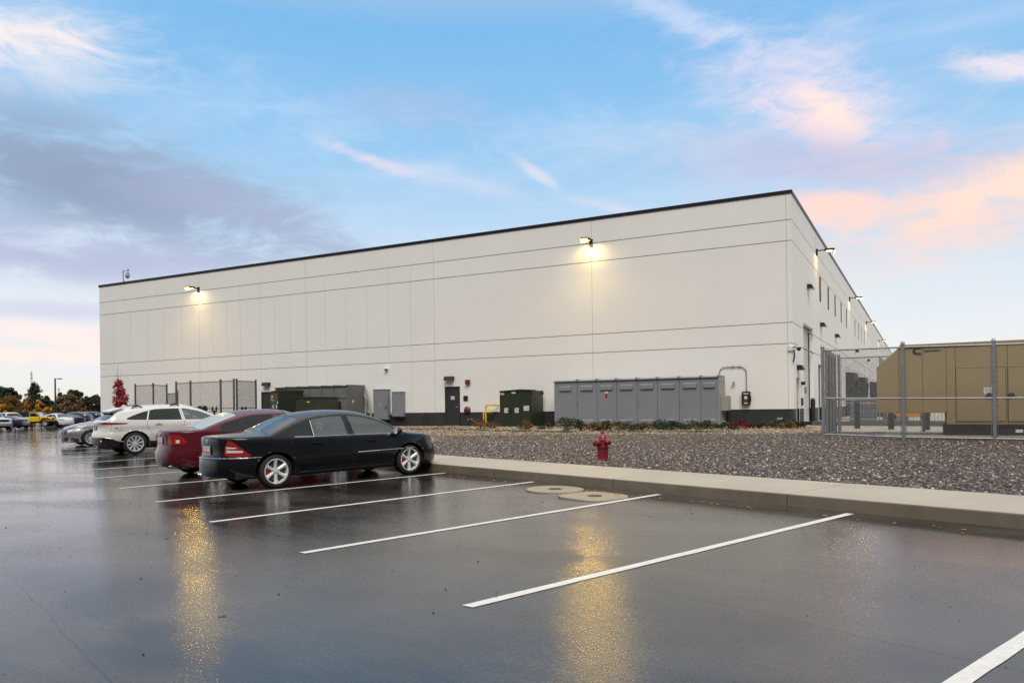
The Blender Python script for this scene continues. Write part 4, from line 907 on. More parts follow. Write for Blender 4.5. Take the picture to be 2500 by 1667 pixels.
# writing and mark
fc = bpy.data.curves.new('brand_text', 'FONT'); fc.body = 'Generation'; fc.size = .088; fc.extrude = .002; fc.offset = .0018
fc.materials.append(M['black']); fo = bpy.data.objects.new('brand_text', fc); C.objects.link(fo); fo.parent = t
tx, tz = ga(2254.5, 859); fo.location = (tx-X0, -.006, tz-.56); fo.rotation_euler = (R(90), 0, 0)
bpy.context.view_layer.update(); tm = bpy.data.meshes.new_from_object(fo.evaluated_get(bpy.context.evaluated_depsgraph_get())); f2 = bpy.data.objects.new('brand_text', tm); C.objects.link(f2); f2.parent = t; f2.location = fo.location; f2.rotation_euler = fo.rotation_euler; bpy.data.objects.remove(fo); f2.name = 'brand_text'
cxm, czm = ga(2240, 857); mb = MB()
def arc(cx, cz, ro, ri, a0, a1, n=14):
    ro, ri = ro*.62, ri*.62
    q = [(cx+ro*1.2*math.cos(R(a0+(a1-a0)*k/n)), cz+ro*math.sin(R(a0+(a1-a0)*k/n))) for k in range(n+1)]; q += [(cx+ri*1.2*math.cos(R(a1-(a1-a0)*k/n)), cz+ri*math.sin(R(a1-(a1-a0)*k/n))) for k in range(n+1)]
    for k in range(n): mb.prism([q[k], q[k+1], q[-2-k], q[-1-k]], 1, Y0-.008, Y0-.004)
arc(cxm, czm, .17, .075, 90, 270); mb.box(cxm, cxm+.085, Y0-.008, Y0-.004, czm+.047, czm+.105); mb.box(cxm, cxm+.085, Y0-.008, Y0-.004, czm-.105, czm-.047); 
rel(mb.build('brand_mark', 'black', t), t)
# skid
mb = MB(); mb.box(XS-.06, X1, Y0+.05, Y1-.05, ZK, ZB-.004); rel(mb.build('skid', 'black', t, bevel=.01), t)
mb = MB(); mb.box(XS-.04, X1, Y0+.02, Y0+.05, ZB-.06, ZB-.008); mb.box(XS-.04, X1, Y0+.02, Y0+.05, ZK+.005, ZK+.05)
for px in (2397, 2452): 
    x = ga(px, 1050)[0]
    for dx in (-.04, 0, .06): mb.cyl((x+dx, Y0+.045, .75+.06*(dx == 0)), (x+dx, Y0+.02, .75+.06*(dx == 0)), .014, 6)
rel(mb.build('skid_flange', 'bronze', t), t)
mb = MB(); x, z = ga(2489, 1052); mb.box(x-.08, x+.08, Y0+.035, Y0+.045, z-.04, z+.04); rel(mb.build('skid_label', 'white', t), t)
# exhaust stack box under overhang
mb = MB(); mb.box(X0+.3, XS-.5, Y0+.3, Y1-.3, ZL-.006, ZL-.002); rel(mb.build('discharge_hood', 'black', t), t)

# ================================================================== CHAIN LINK
def chain_fence(name, pts, tops, bots, label, group, gate=None, mat='steel', wmat='mesh', pitch=0.060, wr=0.0026, mid=True, pr=.045, endr=.045, midf=.44, rails=True, parts=None):
    """pts: post xy list; tops/bots heights at every post; wire mesh as diagonals clipped to each bay"""
    t = thing(name, (pts[0][0], pts[0][1], bots[0]), label, 'fence', group)
    for k, (p, zt, zb) in enumerate(zip(pts, tops, bots)):
        mb = MB(); r = pr; mb.lathe([(r, zb-.25), (r, zt+.06), (r*1.15, zt+.065), (r*1.15, zt+.10), (r*.9, zt+.135), (r*.4, zt+.155), (0, zt+.16)], (p[0], p[1], 0), 2, 14)
        for j in range(7): z = zb+.15+j*(zt-zb-.2)/6; mb.lathe([(r+.006, z-.012), (r+.009, z), (r+.006, z+.012)], (p[0], p[1], 0), 2, 14)
        rel(mb.build('fence_post', mat, t, smooth=40), t)
    for k in range(len(pts)-1):
        a, b = np.array([*pts[k], 0.]), np.array([*pts[k+1], 0.]); d = b-a; ln = np.linalg.norm(d); d /= ln; nrm = np.array([-d[1], d[0], 0])
        ta, tb, ba, bb = tops[k], tops[k+1], bots[k], bots[k+1]
        def Q(s, f, off=0.0):
            zt = ta+(tb-ta)*s/ln; zb = ba+(bb-ba)*s/ln; p = a+d*s+nrm*off; return (p[0], p[1], zb+(zt-zb)*f)
        mb = MB(); mb.cyl(Q(0, 1), Q(ln, 1), .022, 8)
        if mid: mb.cyl(Q(0, midf), Q(ln, midf), .021, 8)
        mb.cyl(Q(0, .015), Q(ln, .015), .021, 8)
        for s in (.07, ln-.07): mb.cyl(Q(s, 0), Q(s, 1), .006, 4)
        rel(mb.build('fence_rail', mat, t, smooth=50), t)
        H = ta-ba+.03; mb = MB(); n = int((ln+H)/pitch)
        for w in range(n):
            # wires leaning both ways with a slight weave
            for sg in (1, -1):
                c = w*pitch
                s0, s1 = c-H, c
                f0, f1 = 0., 1.
                if s0 < 0: f0 = -s0/H; s0 = 0
                if s1 > ln: f1 = 1-(s1-ln)/H; s1 = ln
                if s1 <= s0 or f1 <= f0: continue
                if sg < 0: s0, s1 = ln-s0, ln-s1
                mb.cyl(Q(s0, f0*1.012, sg*.0025), Q(s1, f1*1.012, sg*.0025), wr, 3, caps=False)
        rel(mb.build('wire_mesh', wmat, t), t)
    return t
fx = [onY(px, 950, 22.3)[0] for px in (2009, 2205, 2427)]; stp = fx[2]-fx[1]
zt_ = [onY(2006, 850.6, 22.3)[1]-.06, onY(2205, 844.6, 22.3)[1]-.03, onY(2427, 838, 22.3)[1]-.03]; zb_ = [onY(2009, 1063, 22.3)[1], onY(2205, 1070, 22.3)[1], onY(2427, 1074, 22.3)[1]]
pts = [(x, 22.3) for x in fx]+[(fx[2]+stp*(k+1), 22.3) for k in range(4)]
tops = zt_+[zt_[2]-.02*(k+1) for k in range(4)]; bots = zb_+[zb_[2]-.02*(k+1) for k in range(4)]
chain_fence('chain_link_fence', pts, tops, bots, 'galvanised chain-link fence in front of the tan generator enclosure', 'generator yard fences')
bx, by = onY(2039, 950, 27.4)[0], 27.4
pa, pb = np.array([fx[0]+.0, 22.42]), np.array([bx, by])
zt2, zb2 = onY(2039, 873, 27.4)[1], onY(2039, 1057, 27.4)[1]
P5 = [tuple(pa+(pb-pa)*k/4) for k in range(5)]
t = chain_fence('chain_link_fence', P5[1:], [zt_[0]+(zt2-zt_[0])*k/4 for k in range(1, 5)], [zb_[0]+(zb2-zb_[0])*k/4 for k in range(1, 5)], 'chain-link fence side seen almost end-on at the left of the generator yard', 'generator yard fences')
ptb = [(bx+.12+2.44*k, by+.0) for k in range(5)]
chain_fence('chain_link_fence', ptb, [zt2-.02]*5, [zb2]*5, 'chain-link fence behind the tan generator enclosure', 'generator yard fences')
# left enclosure of dark weathered chain link, partly open gate
def lf(px, Y): return (onY(px, 940, Y)[0], Y)
ts = lambda px, py, Y: onY(px, py, Y)[1]
Yf = 31.5
posts = [(330, 935, 31.8), (374, 933, 31.8), (407, 935, 33.2)]
pts = [lf(p[0], p[2]) for p in posts]; chain_fence('chain_link_fence', pts, [ts(*p)-.18 for p in posts], [.35]*3, 'dark chain-link fence, left section behind the white car', 'equipment yard fences', mat='fencedark', wmat='meshdark', mid=False, pr=.055, wr=.0042, pitch=.07)
posts = [(430, 930, 31.5), (465, 928, 31.5), (538.5, 924.5, 31.5), (571, 923, 31.5)]
pts = [lf(p[0], p[2]) for p in posts]; chain_fence('chain_link_fence', pts, [ts(*p)-.16 for p in posts], [.4]*4, 'dark chain-link fence, long middle section with a mid rail above the maroon car', 'equipment yard fences', mat='fencedark', wmat='meshdark', pr=.058, wr=.0042, pitch=.07, midf=.44)
posts = [(571.5, 923, 31.6), (624.5, 925, 34.6)]
pts = [lf(p[0], p[2]) for p in posts]; pts[0] = (pts[0][0]+.1, pts[0][1]+.1); chain_fence('chain_link_fence', pts, [ts(571.5, 923, 31.5)-.16, ts(624.5, 925.5, 34.6)-.16], [.4]*2, 'dark chain-link fence, right section turning back to the wall beside the far door', 'equipment yard fences', mat='fencedark', wmat='meshdark', pr=.058, wr=.0042, pitch=.07, midf=.44)
posts = [(431, 930, 31.6), (407.5, 934, 33.1)]
pts = [lf(p[0], p[2]) for p in posts]; pts[0] = (pts[0][0]-.15, pts[0][1]+.2); pts[1] = (pts[1][0]+.15, pts[1][1]-.1)
chain_fence('fence_gate', pts, [2.62, 2.62], [.4]*2, 'half-open dark chain-link gate leaf between the fence sections', 'equipment yard fences', mat='fencedark', wmat='meshdark', pr=.03, wr=.0042, pitch=.08, mid=False)
# backflow valves behind the cars
def valve(px, dep, z, label, s=1.0, wheels=False):
    q = at(px, dep); t = thing('pipe_valve', (q[0], q[1], z-1.0), label, 'pipe valve', 'black valves by the dark fence')
    mb = MB(); mb.cyl((0, 0, 0), (0, 0, 1.0-.1*s), .05, 8)
    if wheels:
        for sx in (-.2, .2): mb.cyl((sx*s, -.05, 1.12), (sx*s, .05, 1.12), .17*s, 14); mb.cyl((sx*s, -.12, 1.12), (sx*s, .12, 1.12), .04, 8)
        mb.cyl((-.2*s, 0, .95), (.2*s, 0, .95), .05, 8)
        for sx in (-.2, .2): mb.cyl((sx*s, 0, .95), (sx*s, 0, 1.1), .03, 6)
    else:
        mb.cyl((-.2*s, 0, .9), (.2*s, 0, .9), .05, 8)
        for sx in (-.17, .17): mb.cyl((sx*s, 0, .9), (sx*s, 0, 1.12), .03, 6); mb.cyl((sx*s, 0, 1.0), (sx*s, 0, 1.06), .10*s, 10); mb.cyl((sx*s, 0, 1.1), (sx*s, 0, 1.16), .05*s, 8)
    mb.build('valve_body', 'bronze', t, smooth=40)
fz = lambda px, py, dep: float((RT*(px-1250)/CF-UP*(py-CCY)/CF+FW)[2]*dep)+Z0
valve(494, 42, fz(494, 1003, 42), 'pair of black hand wheels seen over the white car', 1.0, True)
valve(523.5, 42, fz(523.5, 999, 42), 'twin black valve heads above the maroon roof, left of the fence post', .9)
valve(595.5, 44, fz(595.5, 999, 44), 'low twin black valve heads above the maroon roof, in front of the right fence section', .8)

# ================================================================== HYDRANTS
def hydrant(x, y, z, s, label, rz=0.0):
    t = thing('fire_hydrant', (x, y, z), label, 'fire hydrant', 'red fire hydrants', rz); t.scale = (s*1.2, s*1.2, s)
    mb = MB(); mb.lathe([(.0, -.1), (.125, -.1), (.125, .02), (.155, .03), (.155, .055), (.125, .07), (.12, .33), (.125, .36), (.15, .37), (.15, .40), (.125, .41), (.125, .56), (.135, .57), (.135, .59), (.11, .61), (.10, .66), (.085, .70), (.055, .735), (.03, .75), (.03, .79), (.0, .795)], (0, 0, 0), 2, 26); mb.build('barrel', 'hydrant', t, smooth=35)
    mb = MB(); mb.cyl((0, 0, .775), (0, 0, .82), .022, 5); mb.build('bonnet_nut', 'hydrant', t)
    for sx in (-1, 1):
        mb = MB(); mb.lathe([(.0, .10*sx), (.055, .10*sx), (.055, .17*sx), (.07, .175*sx), (.07, .235*sx), (.05, .25*sx), (.018, .255*sx), (.018, .285*sx), (0, .285*sx)], (0, 0, .52), 0, 16); mb.build('side_cap', 'hydrant', t, smooth=35)
    mb = MB(); mb.lathe([(.0, -.10), (.08, -.10), (.08, -.16), (.095, -.165), (.095, -.215), (.07, -.235), (.022, -.24), (.022, -.27), (0, -.27)], (0, 0, .50), 1, 20); mb.build('pumper_cap', 'hydrant', t, smooth=35)
    ch = MB(); q = []
    for k in range(12): a = k/11; q.append((.02+.07*math.sin(a*3.1)-.09*a, -.22+.08*a, .50-.30*math.sin(a*1.57)+.02*a))
    ch.tube(q, .006, 5); ch.build('cap_chain', 'chrome', t)
    mb = MB()
    for k in range(8): a = k*math.pi/4; mb.cyl((.142*math.cos(a), .142*math.sin(a), .36), (.142*math.cos(a), .142*math.sin(a), .41), .012, 6); mb.cyl((.145*math.cos(a), .145*math.sin(a), .02), (.145*math.cos(a), .145*math.sin(a), .07), .012, 6)
    mb.build('flange_bolts', 'hydrant', t)
    return t
hx, hy, hz = G(1472, 1123, gz); hydrant(hx, hy, hz-.02, .78, 'dark red fire hydrant standing in the grey gravel behind the walk', R(-31))
# ================================================================== CARS
def curve(pts):
    """smooth monotone-ish interpolation through (x, y) pairs"""
    X = np.array([p[0] for p in pts], float); Y = np.array([p[1] for p in pts], float)
    h = np.diff(X); dl = np.diff(Y)/h; mS = np.zeros(len(X)); mS[0] = dl[0]; mS[-1] = dl[-1]
    for i in range(1, len(X)-1):
        mS[i] = 0 if dl[i-1]*dl[i] <= 0 else (h[i-1]+h[i])*1.0/(h[i-1]/dl[i-1]+h[i]/dl[i]) if True else 0
    def f(x):
        x = np.clip(x, X[0], X[-1]); i = np.clip(np.searchsorted(X, x, side='right')-1, 0, len(X)-2); t = (x-X[i])/h[i]
        return (2*t**3-3*t**2+1)*Y[i]+(t**3-2*t**2+t)*h[i]*mS[i]+(-2*t**3+3*t**2)*Y[i+1]+(t**3-t**2)*h[i]*mS[i+1]
    return f
def seg(poly, step, closed=True):
    out = []; n = len(poly)
    for i in range(n if closed else n-1):
        a = np.array(poly[i], float); b = np.array(poly[(i+1) % n], float); k = max(1, int(math.ceil(np.linalg.norm(b-a)/step)))
        for t in range(k): out.append(tuple(a+(b-a)*t/k))
    if not closed: out.append(tuple(poly[-1]))
    return out
def smooth_poly(poly, it=2):
    for _ in range(it):
        q = []
        for i in range(len(poly)):
            a = np.array(poly[i]); b = np.array(poly[(i+1) % len(poly)]); q += [tuple(a*.75+b*.25), tuple(a*.25+b*.75)]
        poly = q
    return poly
class Skin:
    """one half of a car shell: a skirt wrapped round the plan outline plus a top cap"""
    def __init__(s, S):
        s.S = S; s.Lr = S['L']; s.W = S['W']/2; s.zc = curve(S['zc']); s.d = curve(S['drop']); s.belt = curve(S['belt'])
        s.si = curve(S['side']); s.ri = curve(S['rear']); s.fi = curve(S['front']); s.lean = S.get('lean', .42); s.r = S.get('round', .05)
        cr, cf, p = S.get('cr', .75), S.get('cf', 1.0), S.get('p', 3.0); pf = S.get('pf', 2.6)
        pts = []
        for k in range(400):
            t = k/399*math.pi/2; y = s.W*math.sin(t)**(2/p); x = cr*(1-math.cos(t)**(2/p)); pts.append((x, y))
        for x in np.linspace(cr, s.Lr-cf, 300)[1:-1]: pts.append((x, s.W))
        for k in range(400):
            t = math.pi/2*(1-k/399); y = s.W*math.sin(t)**(2/pf); x = s.Lr-cf*(1-math.cos(t)**(2/pf)); pts.append((x, y))
        P = np.array(pts); ds = np.hypot(*np.diff(P, axis=0).T); P = P[np.concatenate([[True], ds > 1e-7])]; sl = np.concatenate([[0], np.cumsum(np.hypot(*np.diff(P, axis=0).T))])
        s.P, s.sl, s.smax = P, sl, sl[-1]
        T = np.gradient(P, sl, axis=0); T /= np.linalg.norm(T, axis=1)[:, None]; s.Nn = np.stack([T[:, 1], -T[:, 0]], -1)*-1   # outward = (-ty, tx)
        s.Nn = np.stack([-T[:, 1], T[:, 0]], -1)
        # widen smoothing of normals
    def plan(s, a):
        return np.stack([np.interp(a, s.sl, s.P[:, 0]), np.interp(a, s.sl, s.P[:, 1])], -1)
    def nor(s, a):
        n = np.stack([np.interp(a, s.sl, s.Nn[:, 0]), np.interp(a, s.sl, s.Nn[:, 1])], -1); return n/np.linalg.norm(n, axis=-1, keepdims=True)
    def sx(s, x):   # arc position of a side abscissa
        m = s.P[:, 1] > s.W*.55; return float(np.interp(x, s.P[m, 0], s.sl[m]))
    def sy(s, y, end='r'):
        h = len(s.P)//2
        if end == 'r': return float(np.interp(y, s.P[:h, 1][:380], s.sl[:h][:380]))
        return float(s.smax-np.interp(y, s.P[::-1, 1][:380], (s.smax-s.sl[::-1])[:380]))
    def zrail(s, x): return s.zc(x)-s.d(x)
    def lean_at(s, x, z): return np.maximum(0, z-s.belt(x))
    def inset(s, a, z, U=None):
        p = s.plan(a); n = s.nor(a); er = np.clip(-n[..., 0], 0, 1)**1.5; ef = np.clip(n[..., 0], 0, 1)**1.5; es = 1-er-ef
        i = es*(s.si(z)+s.lean*s.lean_at(p[..., 0], z)+.5*s.lean*np.maximum(0, s.lean_at(p[..., 0], z)-.25))+er*s.ri(z)+ef*s.fi(z)
        if U is not None:
            q = np.clip((z-(U-s.r))/s.r, 0, 1); i = i+s.r*(1-np.sqrt(np.maximum(0, 1-q*q)))
        return i
    def wref(s, x):
        zr = s.zrail(x); lo = np.maximum(0, zr-s.belt(x)); return s.W-s.si(zr)-s.lean*lo-.5*s.lean*np.maximum(0, lo-.25)-s.r
    def ZT(s, x, y): return s.zc(x)-s.d(x)*np.minimum(1.3, np.abs(y)/s.wref(x))**2.4
    def upper(s, a):
        a = np.asarray(a, float); p = s.plan(a); n = s.nor(a); z = s.zrail(p[..., 0])
        for _ in range(40):
            q = p-n*(s.inset(a, z)+s.r)[..., None]; z = .6*z+.4*s.ZT(q[..., 0], q[..., 1])
        return z
    def map(s, a, z, U, off=0.0):
        p = s.plan(a); n = s.nor(a); q = p-n*(s.inset(a, z, U)+off)[..., None]; return np.stack([q[..., 0], q[..., 1], z], -1)
def tri_regions(outer, holes_polys, pts, step, eps=1e-4):
    """constrained triangulation; returns verts, tris, class index per tri (-1 = base, k = polygon k)"""
    vs = []; ed = []
    def addp(poly):
        k = len(vs); vs.extend(poly); ed.extend([(k+i, k+(i+1) % len(poly)) for i in range(len(poly))])
    addp(outer)
    for h in holes_polys: addp(seg(h, step))
    vs += [p for p in pts]
    vo, eo, fo, *_ = delaunay_2d_cdt([Vector(v) for v in vs], ed, [], 0, eps)
    V = np.array([(v.x, v.y) for v in vo]); T = np.array([f for f in fo if len(f) == 3]); cen = V[T].mean(1)
    def inside(poly):
        P = np.array(poly); x, y = cen[:, 0], cen[:, 1]; c = np.zeros(len(cen), bool); j = len(P)-1
        for i in range(len(P)):
            xi, yi = P[i]; xj, yj = P[j]
            with np.errstate(divide='ignore', invalid='ignore'):
                hit = ((yi > y) != (yj > y)) & (x < (xj-xi)*(y-yi)/(yj-yi+1e-15)+xi)
            c ^= hit; j = i
        return c
    keep = inside(outer); T = T[keep]; cen = cen[keep]; cls = np.full(len(T), -1)
    for k in reversed(range(len(holes_polys))): cls[inside(holes_polys[k])] = k
    return V, T, cls
CARMATS = {}
def carmat(key, col, metal=.0, rough=.35, drops=0.5, coat=1.0):
    if key not in CARMATS:
        m = pm('car paint '+key, col, rough, metal=metal, coat=coat, spec=.10, var=.03, vs=2.0, drops=drops); CARMATS[key] = m
    return CARMATS[key]
M['carglass'] = glass_mat('tinted car glass', (.62, .70, .74), .02, .28)
M['privglass'] = glass_mat('dark tinted car glass', (.05, .05, .055), .0, .06)
M['rearglass'] = glass_mat('wet rear glass', (.10, .12, .12), .28)
M['wetglass'] = pm('rain covered rear glass', (.34, .42, .39), .22, spec=.9, drops=1.0, coat=.5)
M['cartrim'] = pm('black car trim', (.012, .012, .013), .35)
M['carseam'] = pm('door gap', (.004, .004, .004), .9)
M['underbody'] = pm('underbody', (.010, .010, .010), .8)
M['seat'] = pm('grey seat cloth', (.09, .09, .095), .8)
M['taillight'] = pm('red tail lens', (.30, .005, .008), .12, coat=1.0)
M['taildark'] = pm('deep red tail lens', (.16, .004, .006), .15, coat=1.0)
M['clearlens'] = pm('clear lens', (.62, .62, .60), .10, coat=1.0)
M['amber'] = pm('amber lens', (.75, .22, .03), .15, coat=1.0)
M['alloy'] = pm('silver alloy', (.80, .80, .81), .28, metal=.35, coat=.3)
M['alloydark'] = pm('dark alloy', (.05, .05, .055), .35, metal=.6)
M['rotor'] = pm('brake rotor', (.10, .10, .10), .4, metal=.7)
M['plateblue'] = pm('plate sky blue', (.35, .50, .68), .4); M['platered'] = pm('plate orange red', (.62, .12, .05), .4)
M['beige'] = pm('pale green grey headliner', (.40, .46, .34), .8)

WSC = 1.0
def wheel(parent, x, y, r, rimr, w, side, style, calip=None, detail=True, alloy='alloy'):
    """wheel part with tyre and rim; side = -1 right, +1 left (outer face direction in y)"""
    g = bpy.data.objects.new('wheel', None); C.objects.link(g); g.parent = parent; g.location = (x, y, r); g.scale = (WSC, 1, 1)
    mb = MB(); n = 40 if detail else 20; h = w/2
    mb.lathe([(rimr-.005, -h*.8), (rimr+.01, -h*.96), (r*.86, -h), (r*.96, -h*.86), (r, -h*.62), (r, h*.62), (r*.96, h*.86), (r*.86, h), (rimr+.01, h*.96), (rimr-.005, h*.8)], (0, 0, 0), 1, n)
    mb.build('tyre', 'rubber', g, smooth=35)
    mb = MB(); o = side*h   # rim
    mb.lathe([(rimr+.004, o*.93), (rimr+.002, o*1.0), (rimr-.014, o*1.0), (rimr-.020, o*.90), (rimr-.028, o*.2), (rimr-.03, -o*.8)], (0, 0, 0), 1, n, 0)
    mb.lathe([(0, o*.05), (rimr-.03, o*.05)], (0, 0, 0), 1, 20, 1)
    ri = rimr-.012
    def spoke(a, w0, w1, d0=.62, d1=.90, th=.02):
        ca, sa = math.cos(a), math.sin(a)
        def Pn(rad, t, dep): return (rad*ca-t*sa, side*dep*h, rad*sa+t*ca)
        r0 = .05
        f = [(r0, w0), (r0+(ri-r0)*.45, w0*.55+w1*.25), (ri, w1)]; dd = [d0+.02, (d0+d1)/2-.02, d1]
        vs = []
        for (rad, wd), dep in zip(f, dd): vs += [Pn(rad, -wd, dep-.04), Pn(rad, -wd*.45, dep+.08), Pn(rad, wd*.45, dep+.08), Pn(rad, wd, dep-.04)]
        fs = []
        for k in range(2):
            b = 4*k
            for j in range(3): fs.append((b+j, b+j+1, b+j+5, b+j+4))
        k0 = len(vs)
        vs += [Pn(f[0][0], -w0, d0-.35), Pn(f[0][0], w0, d0-.35), Pn(f[2][0], -w1, d1-.35), Pn(f[2][0], w1, d1-.35)]
        fs += [(0, 4, 8, k0+2, k0), (3, 7, 11, k0+3, k0+1)]
        mb.add(vs, fs, 0)
    if style == 'six':
        for k in range(6): spoke(math.pi/2+k*math.pi/3, .030, .040)
    elif style == 'multi':
        for k in range(10):
            a = k*math.pi/5+.157
            for e in (-.095, .095): spoke(a+e*.9, .011, .016)
    elif style == 'five':
        for k in range(5): spoke(math.pi/2+k*math.pi*.4, .03, .05)
    elif style == 'ten':
        for k in range(10): spoke(k*math.pi/5, .014, .024)
    mb.lathe([(.075, o*.2), (.075, o*.66), (.06, o*.70), (.035, o*.72), (.033, o*.79), (0, o*.80)], (0, 0, 0), 1, 20, 0)
    if detail:
        for k in range(5): a = k*math.pi*.4+.3; mb.cyl((.053*math.cos(a), o*.66, .053*math.sin(a)), (.053*math.cos(a), o*.715, .053*math.sin(a)), .009, 6, mi=1)
    mb.lathe([(.06, o*.42), (rimr*.76, o*.42), (rimr*.76, o*.34), (.06, o*.34)], (0, 0, 0), 1, 24, 2)
    mats = [alloy, 'underbody', 'rotor']
    if calip:
        mb.box(-rimr*.80, -rimr*.45, min(o*.30, o*.5), max(o*.30, o*.5), -.09, .09, 3); mats.append(calip)
    mb.build('rim', mats, g, smooth=35)
    return g

def car(name, S, wx, wy, heading, label, cat, group, near=1):
    """near: 1 full detail, 0 coarse"""
    global WSC
    SX, SZ = S.get('sx', 1.0), S.get('sz', 1.0); WSC = SZ/SX
    sk = Skin(S); paint = S['paint']; st = 1.0 if near else 2.2
    root = bpy.data.objects.new(name, None); C.objects.link(root); tag(root, label, cat, group); root.empty_display_size = .3
    r = S['wr']; ra = S.get('arch', r+.055); wb = S['wb']; xr = S['xr']; xf = xr+wb
    zb = curve(S['sill'])
    # columns
    cols = [0.0]; a = 0.0
    while a < sk.smax:
        n = sk.nor(np.array([a]))[0]; a += (.03 if abs(n[0]) > .12 and abs(n[1]) > .1 else .075)*st; cols.append(min(a, sk.smax))
    if cols[-1]-cols[-2] < .01: cols.pop(-2)
    cols = np.array(cols)
    U = sk.upper(cols); Bm = zb(sk.plan(cols)[:, 0])
    def endcol(c, b, u):
        zs = [z for z in np.arange(.18, 2.2, .05*st) if b+.02 < z < u-.06]+[u-e for e in (.05, .036, .024, .014, .006)]
        return [(c, float(z)) for z in zs if z > b+.01]
    outer = [(c, b) for c, b in zip(cols, Bm)]+endcol(cols[-1], Bm[-1], U[-1])+[(c, u) for c, u in zip(cols[::-1], U[::-1])]+endcol(cols[0], Bm[0], U[0])[::-1]
    ff = []
    for zz in np.arange(.18+.0, 2.2, .065*st): ff.append(('a', zz))
    pts = []
    for c, b, u in zip(cols[1:-1], Bm[1:-1], U[1:-1]):
        for _, zz in ff:
            if b+.015 < zz < u-.065: pts.append((c, zz))
        for e in ((.050, .036, .024, .014, .006, .0015) if near else (.05, .03, .012, .002)):
            if u-e > b+.01: pts.append((c, u-e))
    # polygons in (arc, z)
    polys = []; meta = []
    def add(poly, part, mat, off=0.0, label=None): polys.append(poly); meta.append((part, mat, off, label))
    def conv(poly): 
        out = []
        for p in poly:
            if p[0] == 'r': out.append((sk.sy(p[1], 'r'), p[2]))
            elif p[0] == 'f': out.append((sk.sy(p[1], 'f'), p[2]))
            else: out.append((sk.sx(p[0]), p[1]))
        return out
    for xw in (xr, xf):
        c = sk.sx(xw); poly = [(c+ra*math.cos(t), r+ra*math.sin(t)) for t in np.linspace(0, 2*math.pi, 40, endpoint=False)]
        add(poly, None, None)
    gap = S.get('gap', .055)
    for (xa, xb, mat, ga, gb) in S['glass']:     # side windows between xa and xb, slanted ends ga/gb (x shift of the top)
        xs = np.linspace(xa, xb, 26); lo = [(sk.sx(x), float(sk.belt(x))+.012) for x in xs]
        hi = []
        for x in np.linspace(xa+ga, xb+gb, 26):
            zz_ = float(sk.zrail(x))-gap
            if S.get('cap'): zz_ = min(zz_, float(curve(S['cap'])(x)))
            hi.append((sk.sx(x), max(float(sk.belt(x))+.013, zz_)))
        poly = lo+hi[::-1]; poly = [p for i, p in enumerate(poly) if i == 0 or np.hypot(p[0]-poly[i-1][0], p[1]-poly[i-1][1]) > .004]
        add(poly, 'window', mat, .006)
        if near and S.get('winring'):
            P = np.array(poly); cc = P.mean(0)
            n2 = [];  k = len(P)
            for i in range(k):
                t = P[(i+1) % k]-P[i-1]; nn = np.array([t[1], -t[0]]); nn /= np.linalg.norm(nn)+1e-9; n2.append(tuple(P[i]+nn*.014))
            S.setdefault('_rings', []).append(n2)
    if S.get('_rings') and near:
        for q in S['_rings']: add(q, 'body', S.get('ringmat', 'cartrim'))
    for it in S.get('polys', []): add(conv(it[0]), it[1], it[2], it[3] if len(it) > 3 else 0.0)
    if near:
        for line in S.get('seams', []):
            q = seg([tuple(p) for p in line], .05, closed=False); q = np.array([(sk.sx(x), z) for x, z in q]); w = .0045
            T = np.gradient(q, axis=0); T /= np.linalg.norm(T, axis=1)[:, None]; nn = np.stack([-T[:, 1], T[:, 0]], -1)
            add([tuple(p) for p in np.concatenate([q+nn*w, (q-nn*w)[::-1]])], 'body', 'carseam')
    V, T, cls = tri_regions(outer, polys, pts, .04*st)
    # top boundary per vertex column
    Uv = sk.upper(V[:, 0])
    Z = np.minimum(V[:, 1], Uv)
    parts = {}   # name -> list of (verts, tris, mat)
    base = sk.map(V[:, 0], Z, Uv)
    def put(part, mat, P3, tri, key=None): parts.setdefault((part, key), []).append((P3, tri, mat))
    put('body', paint, base, T[cls == -1])
    wins = 0
    for k, (part, mat, off, lb) in enumerate(meta):
        if part is None: continue
        tk = T[cls == k]
        if not len(tk): continue
        P3 = sk.map(V[:, 0], Z, Uv, off) if off else base
        put(part, mat, P3, tk, None if part == 'body' else (k if part == 'window' else part))
    # top cap in (x, y>=0)
    bq = sk.map(cols, U, U); bx, byy = bq[:, 0], np.maximum(bq[:, 1], 0)
    outer2 = [(x, y) for x, y in zip(bx, byy)]
    if outer2[0][1] > 1e-6: outer2 = [(outer2[0][0], 0)]+outer2
    xs_c = np.linspace(outer2[-1][0], outer2[0][0], int(60/st))[1:-1]; outer2 += [(x, 0.0) for x in xs_c]
    tp = []; 
    for x in np.arange(outer2[0][0]+.06, outer2[len(cols)-1][0]-.05, .06*st):
        yb = float(np.interp(x, bx, byy))
        for f in (.18, .36, .54, .7, .82, .9, .95, .98): tp.append((x, yb*f))
    tpolys = []; tmeta = []
    for (x0, x1, f0, f1, part, mat, off) in S['topglass']:
        # quadrilateral spanning the centreline: x0 low end, x1 high end; f = share of half width
        A = [(x0, 0.0)]+[(x0+(S.get('bow', .10) if abs(x0-x1) > .2 else 0)*0*t, t*f0*float(sk.wref(x0))) for t in (.5, 1)]
        k = 10; side = []
        for t in range(1, k): x = x0+(x1-x0)*t/k; f = f0+(f1-f0)*t/k; side.append((x, f*float(sk.wref(x))))
        B = [(x1, f1*float(sk.wref(x1))), (x1, f1*.5*float(sk.wref(x1))), (x1, 0.0)]
        tpolys.append(A+side+B); tmeta.append((part, mat, off))
    V2, T2, c2 = tri_regions(outer2, tpolys, tp, .05*st)
    # snap boundary heights exactly to the skirt
    z2 = sk.ZT(V2[:, 0], V2[:, 1]); bd = {(round(x, 4), round(y, 4)): z for x, y, z in zip(bx, byy, U)}
